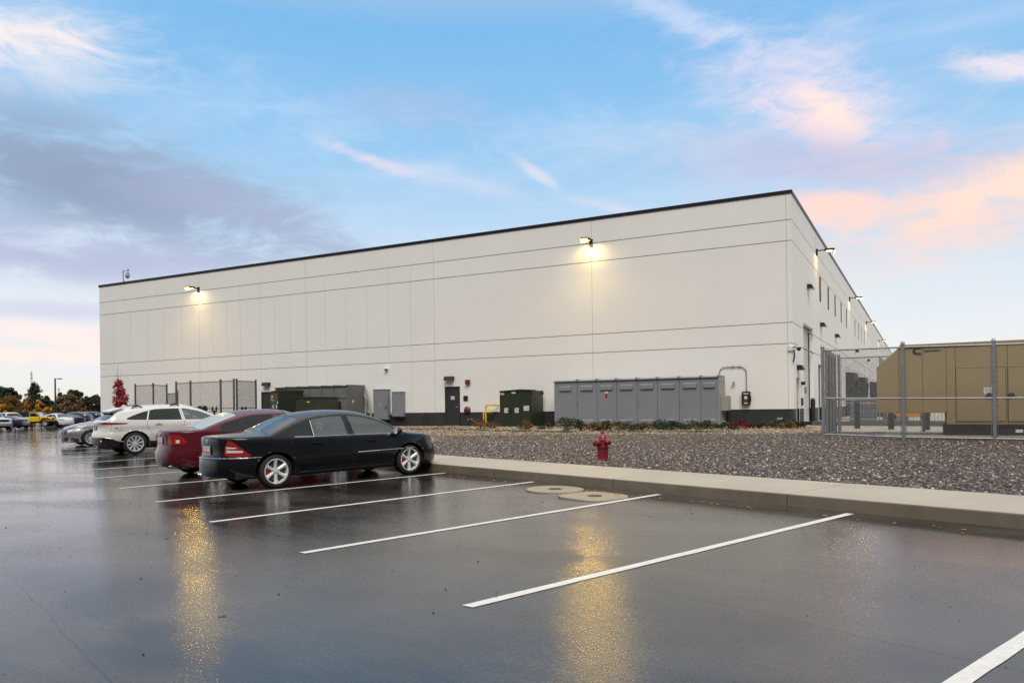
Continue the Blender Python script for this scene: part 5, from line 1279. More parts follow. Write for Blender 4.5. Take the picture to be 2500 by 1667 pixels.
    for i, (x, y) in enumerate(V2):
        z = bd.get((round(x, 4), round(y, 4)))
        if z is not None: z2[i] = z
    P2 = np.stack([V2[:, 0], V2[:, 1], z2], -1)
    put('body', paint, P2, T2[c2 == -1])
    for k, (part, mat, off) in enumerate(tmeta):
        Q2 = P2.copy(); Q2[:, 2] -= off; put(part, mat, Q2, T2[c2 == k], None if part == 'body' else part)
    # arch lips: inner wells
    for k, xw in enumerate((xr, xf)):
        c = sk.sx(xw); t = np.linspace(-.25, math.pi+.25, 30); s_ = c+ra*np.cos(t); z_ = r+ra*np.sin(t); ok = z_ > .16; s_, z_ = s_[ok], z_[ok]
        o3 = sk.map(s_, z_, sk.upper(s_)); i3 = o3.copy(); i3[:, 1] = np.maximum(0.2, o3[:, 1]-.34); m3 = o3.copy(); m3[:, 1] -= .02
        for a3, b3, mat in ((o3, m3, paint), (m3, i3, 'underbody')):
            P3 = np.concatenate([a3, b3]); n = len(a3); tri = []
            for i in range(n-1): tri += [(i, i+1, n+i), (i+1, n+i+1, n+i)]
            put('body', mat, P3, np.array(tri))
        n = len(i3); P3 = np.concatenate([i3, [[xw, i3[:, 1].min(), r*.4]]]); put('body', 'underbody', P3, np.array([(i, i+1, n) for i in range(n-1)]))
    for (part, key), items in parts.items():
        if part is None: continue
        mats = []; vs = []; fs = []; mi = []
        both = (-1, 1) if part not in ('window', 'mirror') else (-1, 1)
        groups = [(-1, 1)] if part in ('body', 'windshield', 'rear_window', 'sunroof', 'bumper_trim', 'grille', 'bumper') else [(-1,), (1,)]
        for sg in groups:
            vs = []; fs = []; mi = []; mats = []
            for sign in sg:
                for (P3, tri, mat) in items:
                    if mat not in mats: mats.append(mat)
                    used = np.unique(tri); rm = {int(u): i+len(vs) for i, u in enumerate(used)}
                    vs += [(P3[u][0], P3[u][1]*sign, P3[u][2]) for u in used]
                    for a_, b_, c_ in tri: fs.append((rm[int(a_)], rm[int(b_)], rm[int(c_)]))
                    mi += [mats.index(mat)]*len(tri)
            if not fs: continue
            bm = bmesh.new(); vv = [bm.verts.new(v) for v in vs]
            for f_, m_ in zip(fs, mi):
                try: fc_ = bm.faces.new([vv[i] for i in f_]); fc_.material_index = m_
                except ValueError: pass
            bmesh.ops.remove_doubles(bm, verts=bm.verts, dist=.0012); bmesh.ops.dissolve_degenerate(bm, dist=1e-5, edges=bm.edges); bmesh.ops.recalc_face_normals(bm, faces=bm.faces)
            # make sure normals point out
            cen = np.array([np.mean([v.co.z for v in bm.verts])])
            s_ = sum((f_.calc_center_median()-Vector((S['L']/2, 0 if len(sg) > 1 else 0, .6))).dot(f_.normal)*f_.calc_area() for f_ in bm.faces)
            if s_ < 0: bmesh.ops.reverse_faces(bm, faces=bm.faces)
            me = bpy.data.meshes.new(part); bm.to_mesh(me); bm.free()
            for mt in mats: me.materials.append(M[mt] if isinstance(mt, str) else mt)
            me.polygons.foreach_set('use_smooth', np.ones(len(me.polygons), dtype=bool)); me.set_sharp_from_angle(angle=R(38))
            o = bpy.data.objects.new(part, me); C.objects.link(o); o.parent = root
            if part == 'window' or part in ('windshield', 'rear_window'):
                pass
    # underbody and cabin tub
    mb = MB(); mb.box(.25, S['L']-.35, -sk.W+.17, sk.W-.17, .20, .34); mb.build('underbody', 'underbody', root, bevel=.02)
    if S.get('cabin'):
        c0, c1 = S['cabin']; zbel = float(sk.belt((c0+c1)/2))
        mb = MB(); w = sk.W-.16
        mb.box(c0, c1, -w, w, .35, .42, 0); mb.box(c0-.02, c0, -w+.1, w-.1, .35, zbel-.03, 0); mb.box(c1, c1+.02, -w+.1, w-.1, .35, zbel-.05, 0)
        mb.box(c0, c1, -w-.03, -w, .35, zbel-.04, 0); mb.box(c0, c1, w, w+.03, .35, zbel-.04, 0)
        mb.box(c0-.35, c0, -w+.12, w-.12, zbel-.09, zbel-.05, 0)
        if near:
            fr = c1-.95
            for yy in (-.36, .36):
                mb.box(fr-.30, fr+.22, yy-.24, yy+.24, .42, .62, 1); mb.box(fr-.42, fr-.28, yy-.23, yy+.23, .6, zbel+.12, 1); mb.box(fr-.42, fr-.31, yy-.13, yy+.13, zbel+.14, zbel+.30, 1)
            mb.box(c0+.12, c0+.3, -.6, .6, .5, zbel+.02, 1)
            for yy in (-.38, .38): mb.box(c0+.12, c0+.22, yy-.12, yy+.12, zbel+.02, zbel+.17, 1)
            mb.box(c1-.30, c1, -w+.02, w-.02, zbel-.26, zbel+.0, 0); mb.box(c1-.45, c1-.28, .18, .55, zbel-.15, zbel+.04, 0)
            q = [(c1-.5+.05*math.sin(k*.5236), .37+.18*math.cos(k*.5236), zbel+.02+.18*math.sin(k*.5236)) for k in range(13)]; mb.tube(q, .014, 6, mi=0)
        mb.build('interior', ['cartrim', S.get('seatmat', 'seat')], root, bevel=.03 if near else 0)
    tw = S.get('tw', .225)
    for xw in (xr, xf):
        for sd in (-1, 1): wheel(root, xw, sd*(sk.W-.015-tw/2-S.get('track', .02)), r, S['rim'], tw, sd, S['style'], S.get('caliper'), bool(near), S.get('alloy', 'alloy'))
    def on(x, z, off=0.0):    # point on the right side skin
        a = sk.sx(x); u = sk.upper(np.array([a])); return sk.map(np.array([a]), np.array([z]), u, off)[0]
    for (x, z) in S.get('handles', []):
        for sd in (-1, 1):
            p = on(x, z); mb = MB(); y = p[1]
            mb.box(x-.10, x+.10, sd*(y+.018) if sd < 0 else y+.006, -(y+.006) if sd < 0 else y+.034, z-.012, z+.016)
            if sd < 0: mb = MB(); mb.box(x-.10, x+.10, -(y+.034), -(y+.012), z-.012, z+.016); 
            mb.box(x-.10, x-.075, min(sd*(y-.01), sd*(y+.02)), max(sd*(y-.01), sd*(y+.02)), z-.010, z+.012); mb.box(x+.075, x+.10, min(sd*(y-.01), sd*(y+.02)), max(sd*(y-.01), sd*(y+.02)), z-.010, z+.012)
            mb.build('door_handle', S.get('handlemat', paint), root, bevel=.006)
            if near:
                mb = MB(); mb.cyl((x, sd*(y-.004), z), (x, sd*(y+.003), z), .034, 14); o = mb.build('handle_cup', 'carseam', root)
    if S.get('mirror'):
        x, z = S['mirror']
        for sd in (-1, 1):
            p = on(x-.05, z-.05); y = p[1]; mb = MB()
            mb.sphere((x, sd*(y+.14), z), .115, 0, 14, (.55, .95, .62)); mb.prism([(x-.03, z-.10), (x+.05, z-.10), (x+.03, z-.03), (x-.03, z-.03)], 1, min(sd*(y-.03), sd*(y+.12)), max(sd*(y-.03), sd*(y+.12)), 1)
            m_ = mb.build('side_mirror', [S.get('mirrormat', paint), 'cartrim'], root, smooth=50)
            g = MB(); g.cyl((x-.055, sd*(y+.14), z), (x-.062, sd*(y+.14), z), .07, 14); g.build('mirror_glass', 'chrome', m_)
            if S.get('mirrorlamp'):
                g = MB(); g.box(x+.02, x+.05, min(sd*(y+.19), sd*(y+.262)), max(sd*(y+.19), sd*(y+.262)), z-.02, z+.01); g.build('turn_signal', 'clearlens', m_)
    for it in S.get('extras', []): it(root, sk, on, S)
    # put it on the ground, nose along heading
    ang = math.atan2(heading[1], heading[0]); hv = np.array([math.cos(ang), math.sin(ang)])
    # wx, wy is the ground point under the rear axle centre
    zr = float(lz(wx, wy)); fxp = np.array([wx, wy])+hv*wb*SX; zf = float(lz(*fxp)); zr += S.get('dz', 0); zf += S.get('dz', 0)
    X = Vector((hv[0]*wb*SX, hv[1]*wb*SX, zf-zr)).normalized(); Y = Vector((-hv[1], hv[0], 0)); Zv = X.cross(Y)
    org = Vector((wx, wy, zr))-X*xr*SX
    root.matrix_world = Matrix(((X.x, Y.x, Zv.x, org.x), (X.y, Y.y, Zv.y, org.y), (X.z, Y.z, Zv.z, org.z), (0, 0, 0, 1))) @ Matrix.Diagonal((SX, 1, SZ, 1))
    return root
# shared small extras
def plate(x, z, w=.305, h=.155, tilt=0.0, y=0.0, back=True):
    def f(root, sk, on, S):
        s = -1 if back else 1; mb = MB(); x0, x1 = sorted((x, x+s*.012)); mb.box(x0, x1, y-w/2, y+w/2, z-h/2, z+h/2, 0)
        xf_ = x+s*.014; mb.box(*sorted((xf_, xf_-s*.001)), y-w/2+.008, y+w/2-.008, z-h*.02, z+h/2-.008, 1); mb.box(*sorted((xf_, xf_-s*.001)), y-w/2+.008, y+w/2-.008, z-h/2+.008, z-h*.02, 2)
        mb.box(*sorted((xf_+s*.001, xf_)), y-.10, y-.03, z-.015, z+.015, 3); mb.box(*sorted((xf_+s*.001, xf_)), y+.03, y+.10, z-.015, z+.015, 3)
        mb.build('licence_plate', ['chrome', 'plateblue', 'platered', 'white'], root)
    return f
def bar(name, pts, r, mat, both=True, n=6):
    def f(root, sk, on, S):
        for sd in ((-1, 1) if both else (-1,)):
            mb = MB(); q = []
            for (x, z) in pts: p = on(x, z, -.004); q.append((p[0], sd*p[1], p[2]))
            mb.tube(q, r, n); mb.build(name, mat, root, smooth=60)
    return f
def wrapbar(name, z, x_end, r, mat, zf=None):
    """chrome strip round the rear bumper"""
    def f(root, sk, on, S):
        mb = MB(); s1 = sk.sx(x_end); aa = np.linspace(0, s1, 40); u = sk.upper(aa); p = sk.map(aa, np.full(40, z), u, -.003)
        q = [(a, -b, c) for a, b, c in p[::-1]]+[(a, b, c) for a, b, c in p[1:]]; mb.tube(q, r, 6); mb.build(name, mat, root, smooth=60)
    return f
def exhaust(x, y, z, r=.035, oval=False):
    def f(root, sk, on, S):
        mb = MB(); mb.lathe([(r, x+.25), (r, x), (r*.86, x-.004), (r*.82, x+.2), (0, x+.2)], (0, y, z), 0, 16); mb.build('exhaust_pipe', 'chrome', root, smooth=50)
    return f
def emblem(x, z, r, back=True):
    def f(root, sk, on, S):
        s = -1 if back else 1; mb = MB(); mb.lathe([(r, x), (r, x+s*.006), (r*.78, x+s*.006), (r*.78, x)], (0, 0, z), 0, 20)
        for k in range(3): a = math.pi/2+k*2*math.pi/3; mb.cyl((x+s*.004, 0, z), (x+s*.004, r*.85*math.cos(a), z+r*.85*math.sin(a)), r*.11, 5)
        mb.build('emblem', 'chrome', root)
    return f

BLACK = dict(L=4.53, W=1.75, wr=.318, rim=.236, wb=2.715, xr=.88, cr=.85, p=2.6, arch=.368, tw=.225, track=.005, paint=carmat('black metallic', (.006, .006, .008), .0, .25, .35, .6),
    zc=[(0, .90), (.05, .975), (.15, 1.005), (.50, 1.03), (.78, 1.055), (.95, 1.13), (1.25, 1.275), (1.55, 1.375), (1.85, 1.42), (2.2, 1.435), (2.55, 1.418), (2.85, 1.365), (3.1, 1.27), (3.35, 1.13), (3.56, 1.00), (3.70, .965), (3.95, .92), (4.2, .855), (4.38, .77), (4.48, .68), (4.53, .62)],
    drop=[(0, .05), (.5, .05), (.8, .07), (1.2, .10), (1.7, .08), (2.4, .07), (2.9, .09), (3.4, .10), (3.7, .085), (4.2, .07), (4.53, .05)],
    belt=[(0, 1.3), (.62, 1.0), (.95, .945), (1.5, .925), (2.6, .90), (3.45, .885), (3.62, .93), (3.8, 1.3), (4.53, 1.3)],
    side=[(0, .10), (.16, .09), (.24, .035), (.34, .028), (.36, .012), (.46, .006), (.60, 0), (.63, .006), (.75, .014), (.88, .038), (.95, .06), (1.1, .07)],
    rear=[(0, .14), (.18, .10), (.28, .02), (.45, 0), (.60, .01), (.615, .045), (.70, .06), (.85, .05), (.93, .045), (1.0, .06)],
    front=[(0, .16), (.2, .05), (.3, .0), (.45, .0), (.56, .03), (.66, .08), (.75, .14)],
    sill=[(0, .24), (.5, .22), (1.5, .20), (3.3, .20), (4.1, .18), (4.53, .18)],
    cap=[(1.15, .96), (1.3, 1.10), (1.45, 1.19), (1.7, 1.275), (2.0, 1.315), (2.4, 1.32), (4, 1.4)], glass=[(1.18, 1.58, 'privglass', .0, .0), (1.62, 2.28, 'carglass', .0, -.03), (2.42, 3.40, 'carglass', -.05, -.16)],
    winring=True, gap=.055,
    topglass=[(.84, 1.44, .95, .90, 'rear_window', 'rearglass', .004), (3.50, 2.80, .93, .90, 'windshield', 'carglass', .004)],
    seams=[[(2.36, .30), (2.35, .60), (2.36, .90), (2.33, 1.29)], [(1.50, .42), (1.30, .62), (1.17, .80), (1.17, .93), (1.30, 1.08), (1.5, 1.20)], [(3.46, .30), (3.44, .70), (3.52, .90)], [(1.5, .32), (2.36, .32), (3.44, .32)]],
    polys=[([('r', .60, .93), ('r', .68, .945), (.13, .935), (.20, .90), (.30, .80), (.40, .70), (.47, .635), (.30, .63), (.14, .63), ('r', .66, .635), ('r', .56, .64), ('r', .52, .70), ('r', .56, .84)], 'taillight', 'taillight', -.006)],
    cabin=(1.15, 3.45), handles=[(1.66, .80), (2.75, .78)], mirror=(3.27, .955), mirrorlamp=True, style='six', caliper='red',
    extras=[plate(.052, .74, y=0), emblem(.045, .91, .035), wrapbar('chrome_strip', .600, .62, .008, 'chrome'), bar('chrome_strip', [(2.44, .565), (2.9, .568), (3.42, .572)], .008, 'chrome'), bar('chrome_strip', [(3.49, .573), (3.66, .576)], .008, 'chrome'),
        bar('window_strip', [(1.24, .938), (1.6, .925), (2.28, .918), (2.9, .905), (3.40, .893)], .009, 'chrome'), exhaust(.06, .50, .25, .03), exhaust(.06, .42, .25, .03)])
def black_more(root, sk, on, S):
    for sd in (-1, 1):
        # white reversing band inside the tail lens
        mb = MB(); aa = [sk.sy(.54, 'r'), sk.sy(.66, 'r'), sk.sx(.12), sk.sx(.20), sk.sx(.30), sk.sx(.40)]
        for z0, z1, mi in ((.700, .752, 0), (.775, .812, 0)):
            a = np.linspace(sk.sy(.57, 'r'), sk.sx(.34 if z0 < .75 else .25), 16); u = sk.upper(a); lo = sk.map(a, np.full(16, z0), u, -.009); hi = sk.map(a, z1-np.linspace(0, (z1-z0)*.9, 16)*0-np.linspace(0, .03, 16)*.6, u, -.009)
            vs = [(p[0], sd*p[1], p[2]) for p in lo]+[(p[0], sd*p[1], p[2]) for p in hi]; fs = [(i, i+1, 17+i, 16+i) for i in range(15)]; mb.add(vs, fs)
        mb.build('reversing_light', 'clearlens', root)
        # centre pillar and quarter divider, fuel flap outline
        mb = MB(); p0, p1 = on(1.60, .93), on(1.60, 1.24); q = [(p0[0], sd*(p0[1]+.002), p0[2]), (p1[0], sd*(p1[1]+.002), p1[2])]; mb.tube(q, .011, 6); mb.build('window_divider', 'chrome', root)
        if sd < 0:
            q = []
            for x, z in ((.84, .79), (.87, .815), (1.0, .818), (1.06, .80), (1.06, .70), (1.03, .675), (.88, .672), (.84, .70), (.84, .79)): p = on(x, z, -.001); q.append((p[0], -p[1], p[2]))
            mb = MB(); mb.tube(q, .003, 4); mb.build('fuel_flap_gap', 'carseam', root)
    mb = MB(); mb.tube([(1.47, 0, 1.36), (1.38, 0, 1.43)], .006, 5); mb.build('antenna', 'cartrim', root)
    # front valance, fog area and grille shown by the nose
    mb = MB(); mb.box(4.43, 4.50, -.40, .40, .30, .42); mb.build('lower_grille', 'cartrim', root, bevel=.02)
    mb = MB(); mb.prism([(-.30, .50), (.30, .50), (.42, .72), (-.42, .72)], 0, 4.44, 4.49); mb.build('grille', 'chrome', root, bevel=.01)
BLACK['extras'].append(black_more)
BLACK['polys'].append(([('f', .30, .50), ('f', .60, .52), (4.40, .58), (4.30, .66), (4.28, .72), (4.36, .72), ('f', .62, .68), ('f', .34, .66)], 'headlight', 'clearlens', -.003))

MAROON = dict(L=4.49, W=1.75, wr=.315, rim=.215, wb=2.70, xr=.86, cr=.85, p=2.6, arch=.36, tw=.205, track=.01, paint=carmat('maroon metallic', (.085, .006, .012), .0, .28, .35, .75),
    zc=[(0, .92), (.05, 1.00), (.12, 1.035), (.40, 1.065), (.58, 1.09), (.85, 1.20), (1.2, 1.335), (1.5, 1.405), (1.8, 1.43), (2.2, 1.435), (2.6, 1.39), (2.95, 1.27), (3.3, 1.12), (3.62, .985), (3.9, .92), (4.2, .83), (4.4, .72), (4.49, .60)],
    drop=[(0, .05), (.4, .05), (.7, .08), (1.2, .11), (1.8, .08), (2.6, .08), (3.2, .11), (3.7, .09), (4.49, .05)],
    belt=[(0, 1.3), (.5, 1.03), (.9, .98), (1.6, .94), (2.6, .90), (3.5, .86), (3.68, .92), (3.85, 1.3), (4.49, 1.3)],
    side=[(0, .10), (.2, .05), (.3, .03), (.45, .006), (.62, 0), (.80, .02), (.95, .055), (1.1, .07)],
    rear=[(0, .14), (.22, .10), (.30, .03), (.46, 0), (.60, .005), (.64, .05), (.80, .06), (.98, .045), (1.04, .06)],
    front=[(0, .16), (.2, .05), (.3, .0), (.45, .0), (.56, .03), (.66, .08), (.75, .14)],
    sill=[(0, .28), (.5, .24), (1.5, .20), (3.3, .20), (4.49, .20)],
    glass=[(.98, 1.26, 'privglass', .04, .02), (1.29, 2.12, 'privglass', .02, -.02), (2.2, 3.35, 'carglass', -.02, -.25)], winring=True, gap=.06, cap=[(.95, 1.07), (1.05, 1.15), (1.2, 1.225), (1.5, 1.29), (1.9, 1.33), (4, 1.4)],
    topglass=[(.60, 1.40, .95, .90, 'rear_window', 'wetglass', .003), (3.55, 2.62, .93, .88, 'windshield', 'carglass', .003)],
    seams=[[(2.15, .30), (2.16, .95), (2.12, 1.3)], [(1.34, .42), (1.22, .65), (1.1, .85), (1.1, 1.0)]],
    polys=[([('r', .42, .935), ('r', .60, .955), (.12, .955), (.20, .93), (.27, .86), (.33, .76), (.22, .74), ('r', .62, .735), ('r', .44, .74), ('r', .38, .80)], 'taillight', 'taillight', -.006)],
    cabin=(1.05, 3.4), handles=[(1.5, .83), (2.5, .80)], mirror=(3.2, .95), style='five', seatmat='seat',
    extras=[plate(.058, .80), exhaust(.06, -.45, .26)])
def maroon_more(root, sk, on, S):
    for sd in (-1, 1):
        mb = MB(); a = np.linspace(sk.sy(.60, 'r'), sk.sx(.20), 14); u = sk.upper(a); lo = sk.map(a, np.full(14, .765), u, -.009); hi = sk.map(a, np.full(14, .83), u, -.009)
        vs = [(p[0], sd*p[1], p[2]) for p in lo]+[(p[0], sd*p[1], p[2]) for p in hi]; mb.add(vs, [(i, i+1, 15+i, 14+i) for i in range(13)]); mb.build('reversing_light', 'clearlens', root)
        mb = MB(); a = np.linspace(sk.sx(.30), sk.sx(.70), 8); u = sk.upper(a); p = sk.map(a, np.full(8, .60), u, -.002); mb.tube([(q[0], sd*q[1], q[2]) for q in p], .005, 4); mb.build('bumper_crease', S['paint'], root)
    mb = MB(); mb.lathe([(.035, .045), (.035, .037), (.02, .037), (.02, .045)], (0, 0, .96), 0, 16); mb.build('emblem', 'chrome', root)
    a = np.linspace(sk.sy(0.0, 'r'), sk.sy(.36, 'r'), 10); 
    # recessed plate surround as a thin dark outline
    q = []
    for y, z in ((-.32, .72), (-.36, .86), (-.30, .93), (.30, .93), (.36, .86), (.32, .72), (-.32, .72)): q.append((.058+.10*abs(y)**2, y, z))
    mb = MB(); mb.tube(q, .004, 4); mb.build('plate_surround', 'carseam', root)
MAROON['extras'].append(maroon_more)

SUV = dict(L=4.74, W=1.86, wr=.368, rim=.262, wb=2.69, xr=.95, arch=.43, tw=.225, track=.0, paint=carmat('pearl white', (.66, .655, .63), .0, .3, .15),
    zc=[(0, 1.05), (.05, 1.12), (.12, 1.155), (.22, 1.21), (.34, 1.33), (.46, 1.45), (.56, 1.53), (.75, 1.58), (1.2, 1.635), (1.8, 1.66), (2.4, 1.655), (2.9, 1.57), (3.3, 1.40), (3.6, 1.24), (3.8, 1.15), (4.1, 1.10), (4.4, 1.02), (4.6, .90), (4.70, .78), (4.74, .68)],
    drop=[(0, .06), (.3, .08), (.6, .12), (1.0, .10), (2.4, .08), (3.0, .10), (3.6, .12), (4.0, .10), (4.74, .06)],
    belt=[(0, 1.35), (.3, 1.18), (.7, 1.16), (1.0, 1.14), (2.0, 1.105), (3.0, 1.085), (3.7, 1.07), (3.85, 1.15), (4.0, 1.6), (4.74, 1.6)],
    side=[(0, .14), (.22, .10), (.34, .04), (.42, .035), (.45, .03), (.55, .008), (.68, 0), (.80, .018), (.95, .008), (1.05, .03), (1.12, .05), (1.3, .07)],
    rear=[(0, .20), (.25, .12), (.35, .05), (.50, .01), (.62, .0), (.74, .01), (.78, .05), (.95, .06), (1.04, .03), (1.12, .05), (1.2, .09)],
    front=[(0, .16), (.25, .05), (.4, .0), (.6, .0), (.75, .04), (.9, .10)], lean=.46,
    sill=[(0, .30), (.6, .26), (1.5, .24), (3.4, .24), (4.3, .24), (4.74, .24)],
    cap=[(.70, 1.20), (.95, 1.31), (1.3, 1.43), (1.8, 1.525), (2.4, 1.57), (4, 1.6)], glass=[(.74, 1.30, 'privglass', .0, .10), (1.34, 2.36, 'privglass', .10, -.03), (2.46, 3.66, 'carglass', -.05, -.36)], winring=True, gap=.07, ringmat='chrome',
    topglass=[(.165, .50, .88, .84, 'rear_window', 'rearglass', .004), (3.72, 2.86, .93, .88, 'windshield', 'carglass', .004)],
    seams=[[(2.42, .40), (2.40, .80), (2.42, 1.08), (2.36, 1.5)], [(1.58, .50), (1.42, .72), (1.30, .92), (1.32, 1.12)], [(3.6, .40), (3.55, .8), (3.62, 1.05)], [(.26, .78), (.30, .95), (.31, 1.04)], [(.26, .78), (.40, .79), (.62, .79)]],
    polys=[([('r', .55, 1.095), (.12, 1.10), (.4, 1.085), (.72, 1.066), (.78, 1.052), (.70, 1.03), (.4, 1.02), (.12, 1.03), ('r', .55, 1.045), ('r', .2, 1.05), ('r', .0, 1.05), ('r', 0, 1.095)], 'taillight', 'taildark', -.008),
           ([('r', .0, .26), ('r', .8, .26), (.2, .26), (.66, .25), (.66, .46), (.35, .52), (.12, .60), ('r', .7, .60), ('r', 0, .60)], 'bumper_trim', 'cartrim', -.004),
           ([(.60, .24), (1.3, .22), (3.9, .22), (3.9, .44), (3.0, .42), (1.5, .43), (.60, .47)], 'sill_trim', 'cartrim', -.003)],
    cabin=(.95, 3.6), handles=[(1.64, .995), (2.78, .985)], mirror=(3.38, 1.155), style='multi', seatmat='beige',
    extras=[])
def suv_more(root, sk, on, S):
    # roof spoiler, roof pads and fin
    mb = MB(); mb.add([(.33, -.56, 1.455), (.33, .56, 1.455), (.74, .60, 1.585), (.74, -.60, 1.585), (.36, -.53, 1.40), (.36, .53, 1.40), (.70, .58, 1.545), (.70, -.58, 1.545)], [(0,1,2,3), (7,6,5,4), (0,4,5,1), (1,5,6,2), (2,6,7,3), (3,7,4,0)]); sp = mb.build('spoiler', S['paint'], root, bevel=.012)
    mb = MB()
    for sd in (-1, 1): mb.add([(.36, sd*.57, 1.44), (.66, sd*.60, 1.53), (.50, sd*.63, 1.40), (.44, sd*.62, 1.34)], [(0,1,2,3)])
    mb.build('spoiler_corner', 'cartrim', sp)
    mb = MB(); mb.prism([(.78, 1.58), (.98, 1.615), (.90, 1.665), (.84, 1.67)], 1, -.02, .02); mb.build('antenna_fin', S['paint'], root, bevel=.008)
    for x in (1.12, 2.25):
        mb = MB(); z = float(sk.zc(x))
        for sd in (-1, 1):
            y = float(sk.wref(x))*.93
            mb.tube([(x-.16, sd*y, z-.10), (x-.10, sd*(y-.02), z-.03), (x, sd*(y-.03), z-.005), (x+.10, sd*(y-.02), z-.03), (x+.16, sd*y, z-.10)], .022, 8)
        mb.box(x-.03, x+.03, -.5, .5, z+.005, z+.03); mb.build('roof_bar', 'cartrim', root, smooth=50)
    for sd in (-1, 1):
        mb = MB(); q = []
        for x, z in ((.16, .60), (.30, .56), (.48, .47), (.62, .44)): p = on(x, z, -.006); q.append((p[0], sd*p[1], p[2]))
        mb.tube(q, .018, 6); mb.build('chrome_strip', 'chrome', root, smooth=60)
        mb = MB(); mb.box(.05, .075, min(sd*.55, sd*.75), max(sd*.55, sd*.75), .46, .52); mb.build('rear_reflector', 'taildark', root)
        # arch cladding
        a = sk.sx(S['xr']); t = np.linspace(-.1, math.pi+.1, 26); s_ = a+.445*np.cos(t); z_ = .368+.445*np.sin(t); p = sk.map(s_, z_, sk.upper(s_), -.004)
    mb = MB(); p = on(.42, .88, -.002)
    for k, (z, w) in enumerate(((.915, .05), (.895, .09))): 
        a, b = on(.40, z, -.004), on(.40+w, z, -.004); mb.tube([(a[0], -a[1], a[2]), (b[0], -b[1], b[2])], .006, 4)
    mb.build('badge', 'carseam', root)
    q = []
    for k in range(17): t = -math.pi/2+k*math.pi/16; p = on(.46+.10*math.cos(t), .92+.13*math.sin(t), -.0005); q.append((p[0], -p[1], p[2]))
    mb = MB(); mb.tube(q, .003, 4); mb.build('fuel_flap_gap', 'carseam', root)
    mb = MB(); mb.box(.046, .056, -.17, .17, .84, .99); mb.box(.038, .0455, -.15, .15, .86, .97, 1); mb.build('licence_plate', ['carseam', 'gearlight'], root)
SUV['extras'].append(suv_more)

SILVER = dict(L=4.82, W=1.83, wr=.325, rim=.222, wb=2.795, xr=1.07, arch=.375, tw=.215, track=.005, paint=carmat('silver metallic', (.33, .335, .34), .55, .3, .3),
    zc=[(0, .95), (.1, 1.06), (.5, 1.09), (.8, 1.14), (1.3, 1.34), (1.8, 1.45), (2.2, 1.47), (2.6, 1.44), (3.0, 1.33), (3.4, 1.17), (3.75, 1.02), (4.0, .985), (4.3, .92), (4.55, .83), (4.72, .74), (4.82, .64)],
    drop=[(0, .05), (.8, .08), (1.8, .08), (2.6, .08), (3.4, .12), (3.9, .10), (4.4, .09), (4.82, .05)],
    belt=[(0, 1.3), (.6, 1.05), (.9, .99), (1.6, .96), (2.6, .93), (3.6, .89), (3.8, .98), (3.95, 1.4), (4.82, 1.4)],
    side=[(0, .10), (.2, .05), (.3, .03), (.45, .006), (.62, 0), (.80, .02), (.95, .055), (1.1, .07)],
    rear=[(0, .14), (.22, .10), (.46, 0), (.64, .03), (.98, .045), (1.04, .06)],
    front=[(0, .12), (.2, .02), (.24, .0), (.34, .04), (.42, .03), (.58, .0), (.66, .05), (.75, .14)], pf=2.2, cf=1.25,
    sill=[(0, .24), (1.5, .20), (3.3, .20), (4.3, .18), (4.82, .17)],
    glass=[(1.0, 2.2, 'privglass', .14, -.02), (2.3, 3.5, 'carglass', -.02, -.28)], winring=False, gap=.06,
    topglass=[(.75, 1.4, .93, .90, 'rear_window', 'rearglass', .003), (3.68, 2.7, .93, .88, 'windshield', 'carglass', .003)],
    seams=[[(3.62, .40), (3.60, .88)], [(4.78, .70), (4.55, .745), (4.2, .82), (3.9, .88)]],
    polys=[([('f', .52, .60), ('f', .64, .64), (4.45, .70), (4.25, .765), (4.12, .80), (4.12, .84), (4.35, .82), ('f', .66, .755), ('f', .50, .69)], 'headlight', 'clearlens', -.004),
           ([(4.25, .77), (4.10, .80), (4.08, .86), (4.24, .84)], 'turn_signal', 'amber', -.005),
           ([('f', .0, .50), ('f', .30, .50), ('f', .46, .58), ('f', .44, .70), ('f', .0, .72)], 'grille', 'cartrim', .02),
           ([('f', .0, .22), ('f', .5, .22), ('f', .52, .38), ('f', .0, .42)], 'lower_grille', 'cartrim', .02),
           ([('f', .60, .25), (4.58, .24), (4.42, .33), (4.52, .37), ('f', .66, .37), ('f', .60, .33)], 'fog_light_recess', 'cartrim', .01)],
    cabin=(1.15, 3.5), handles=[(1.6, .86), (2.6, .84)], mirror=(3.35, .98), style='ten', extras=[])
def silver_more(root, sk, on, S):
    for z, w in ((.545, .36), (.61, .42), (.665, .42)):
        a = np.linspace(sk.smax, sk.sy(w, 'f'), 12); u = sk.upper(a); p = sk.map(a, np.full(12, z), u, -.006); q = [(c[0], -c[1], c[2]) for c in p[::-1]]+[(c[0], c[1], c[2]) for c in p]
        mb = MB(); mb.tube(q, .012, 6); mb.build('grille_bar', 'chrome', root, smooth=60)
    a = np.linspace(sk.smax, sk.sy(.62, 'f'), 14); u = sk.upper(a); p = sk.map(a, np.full(14, .215), u, -.012); q = [(c[0], -c[1], c[2]) for c in p[::-1]]+[(c[0], c[1], c[2]) for c in p]
    mb = MB(); mb.tube(q, .016, 6); mb.build('chin_strip', 'chrome', root, smooth=60)
SILVER['extras'].append(silver_more)

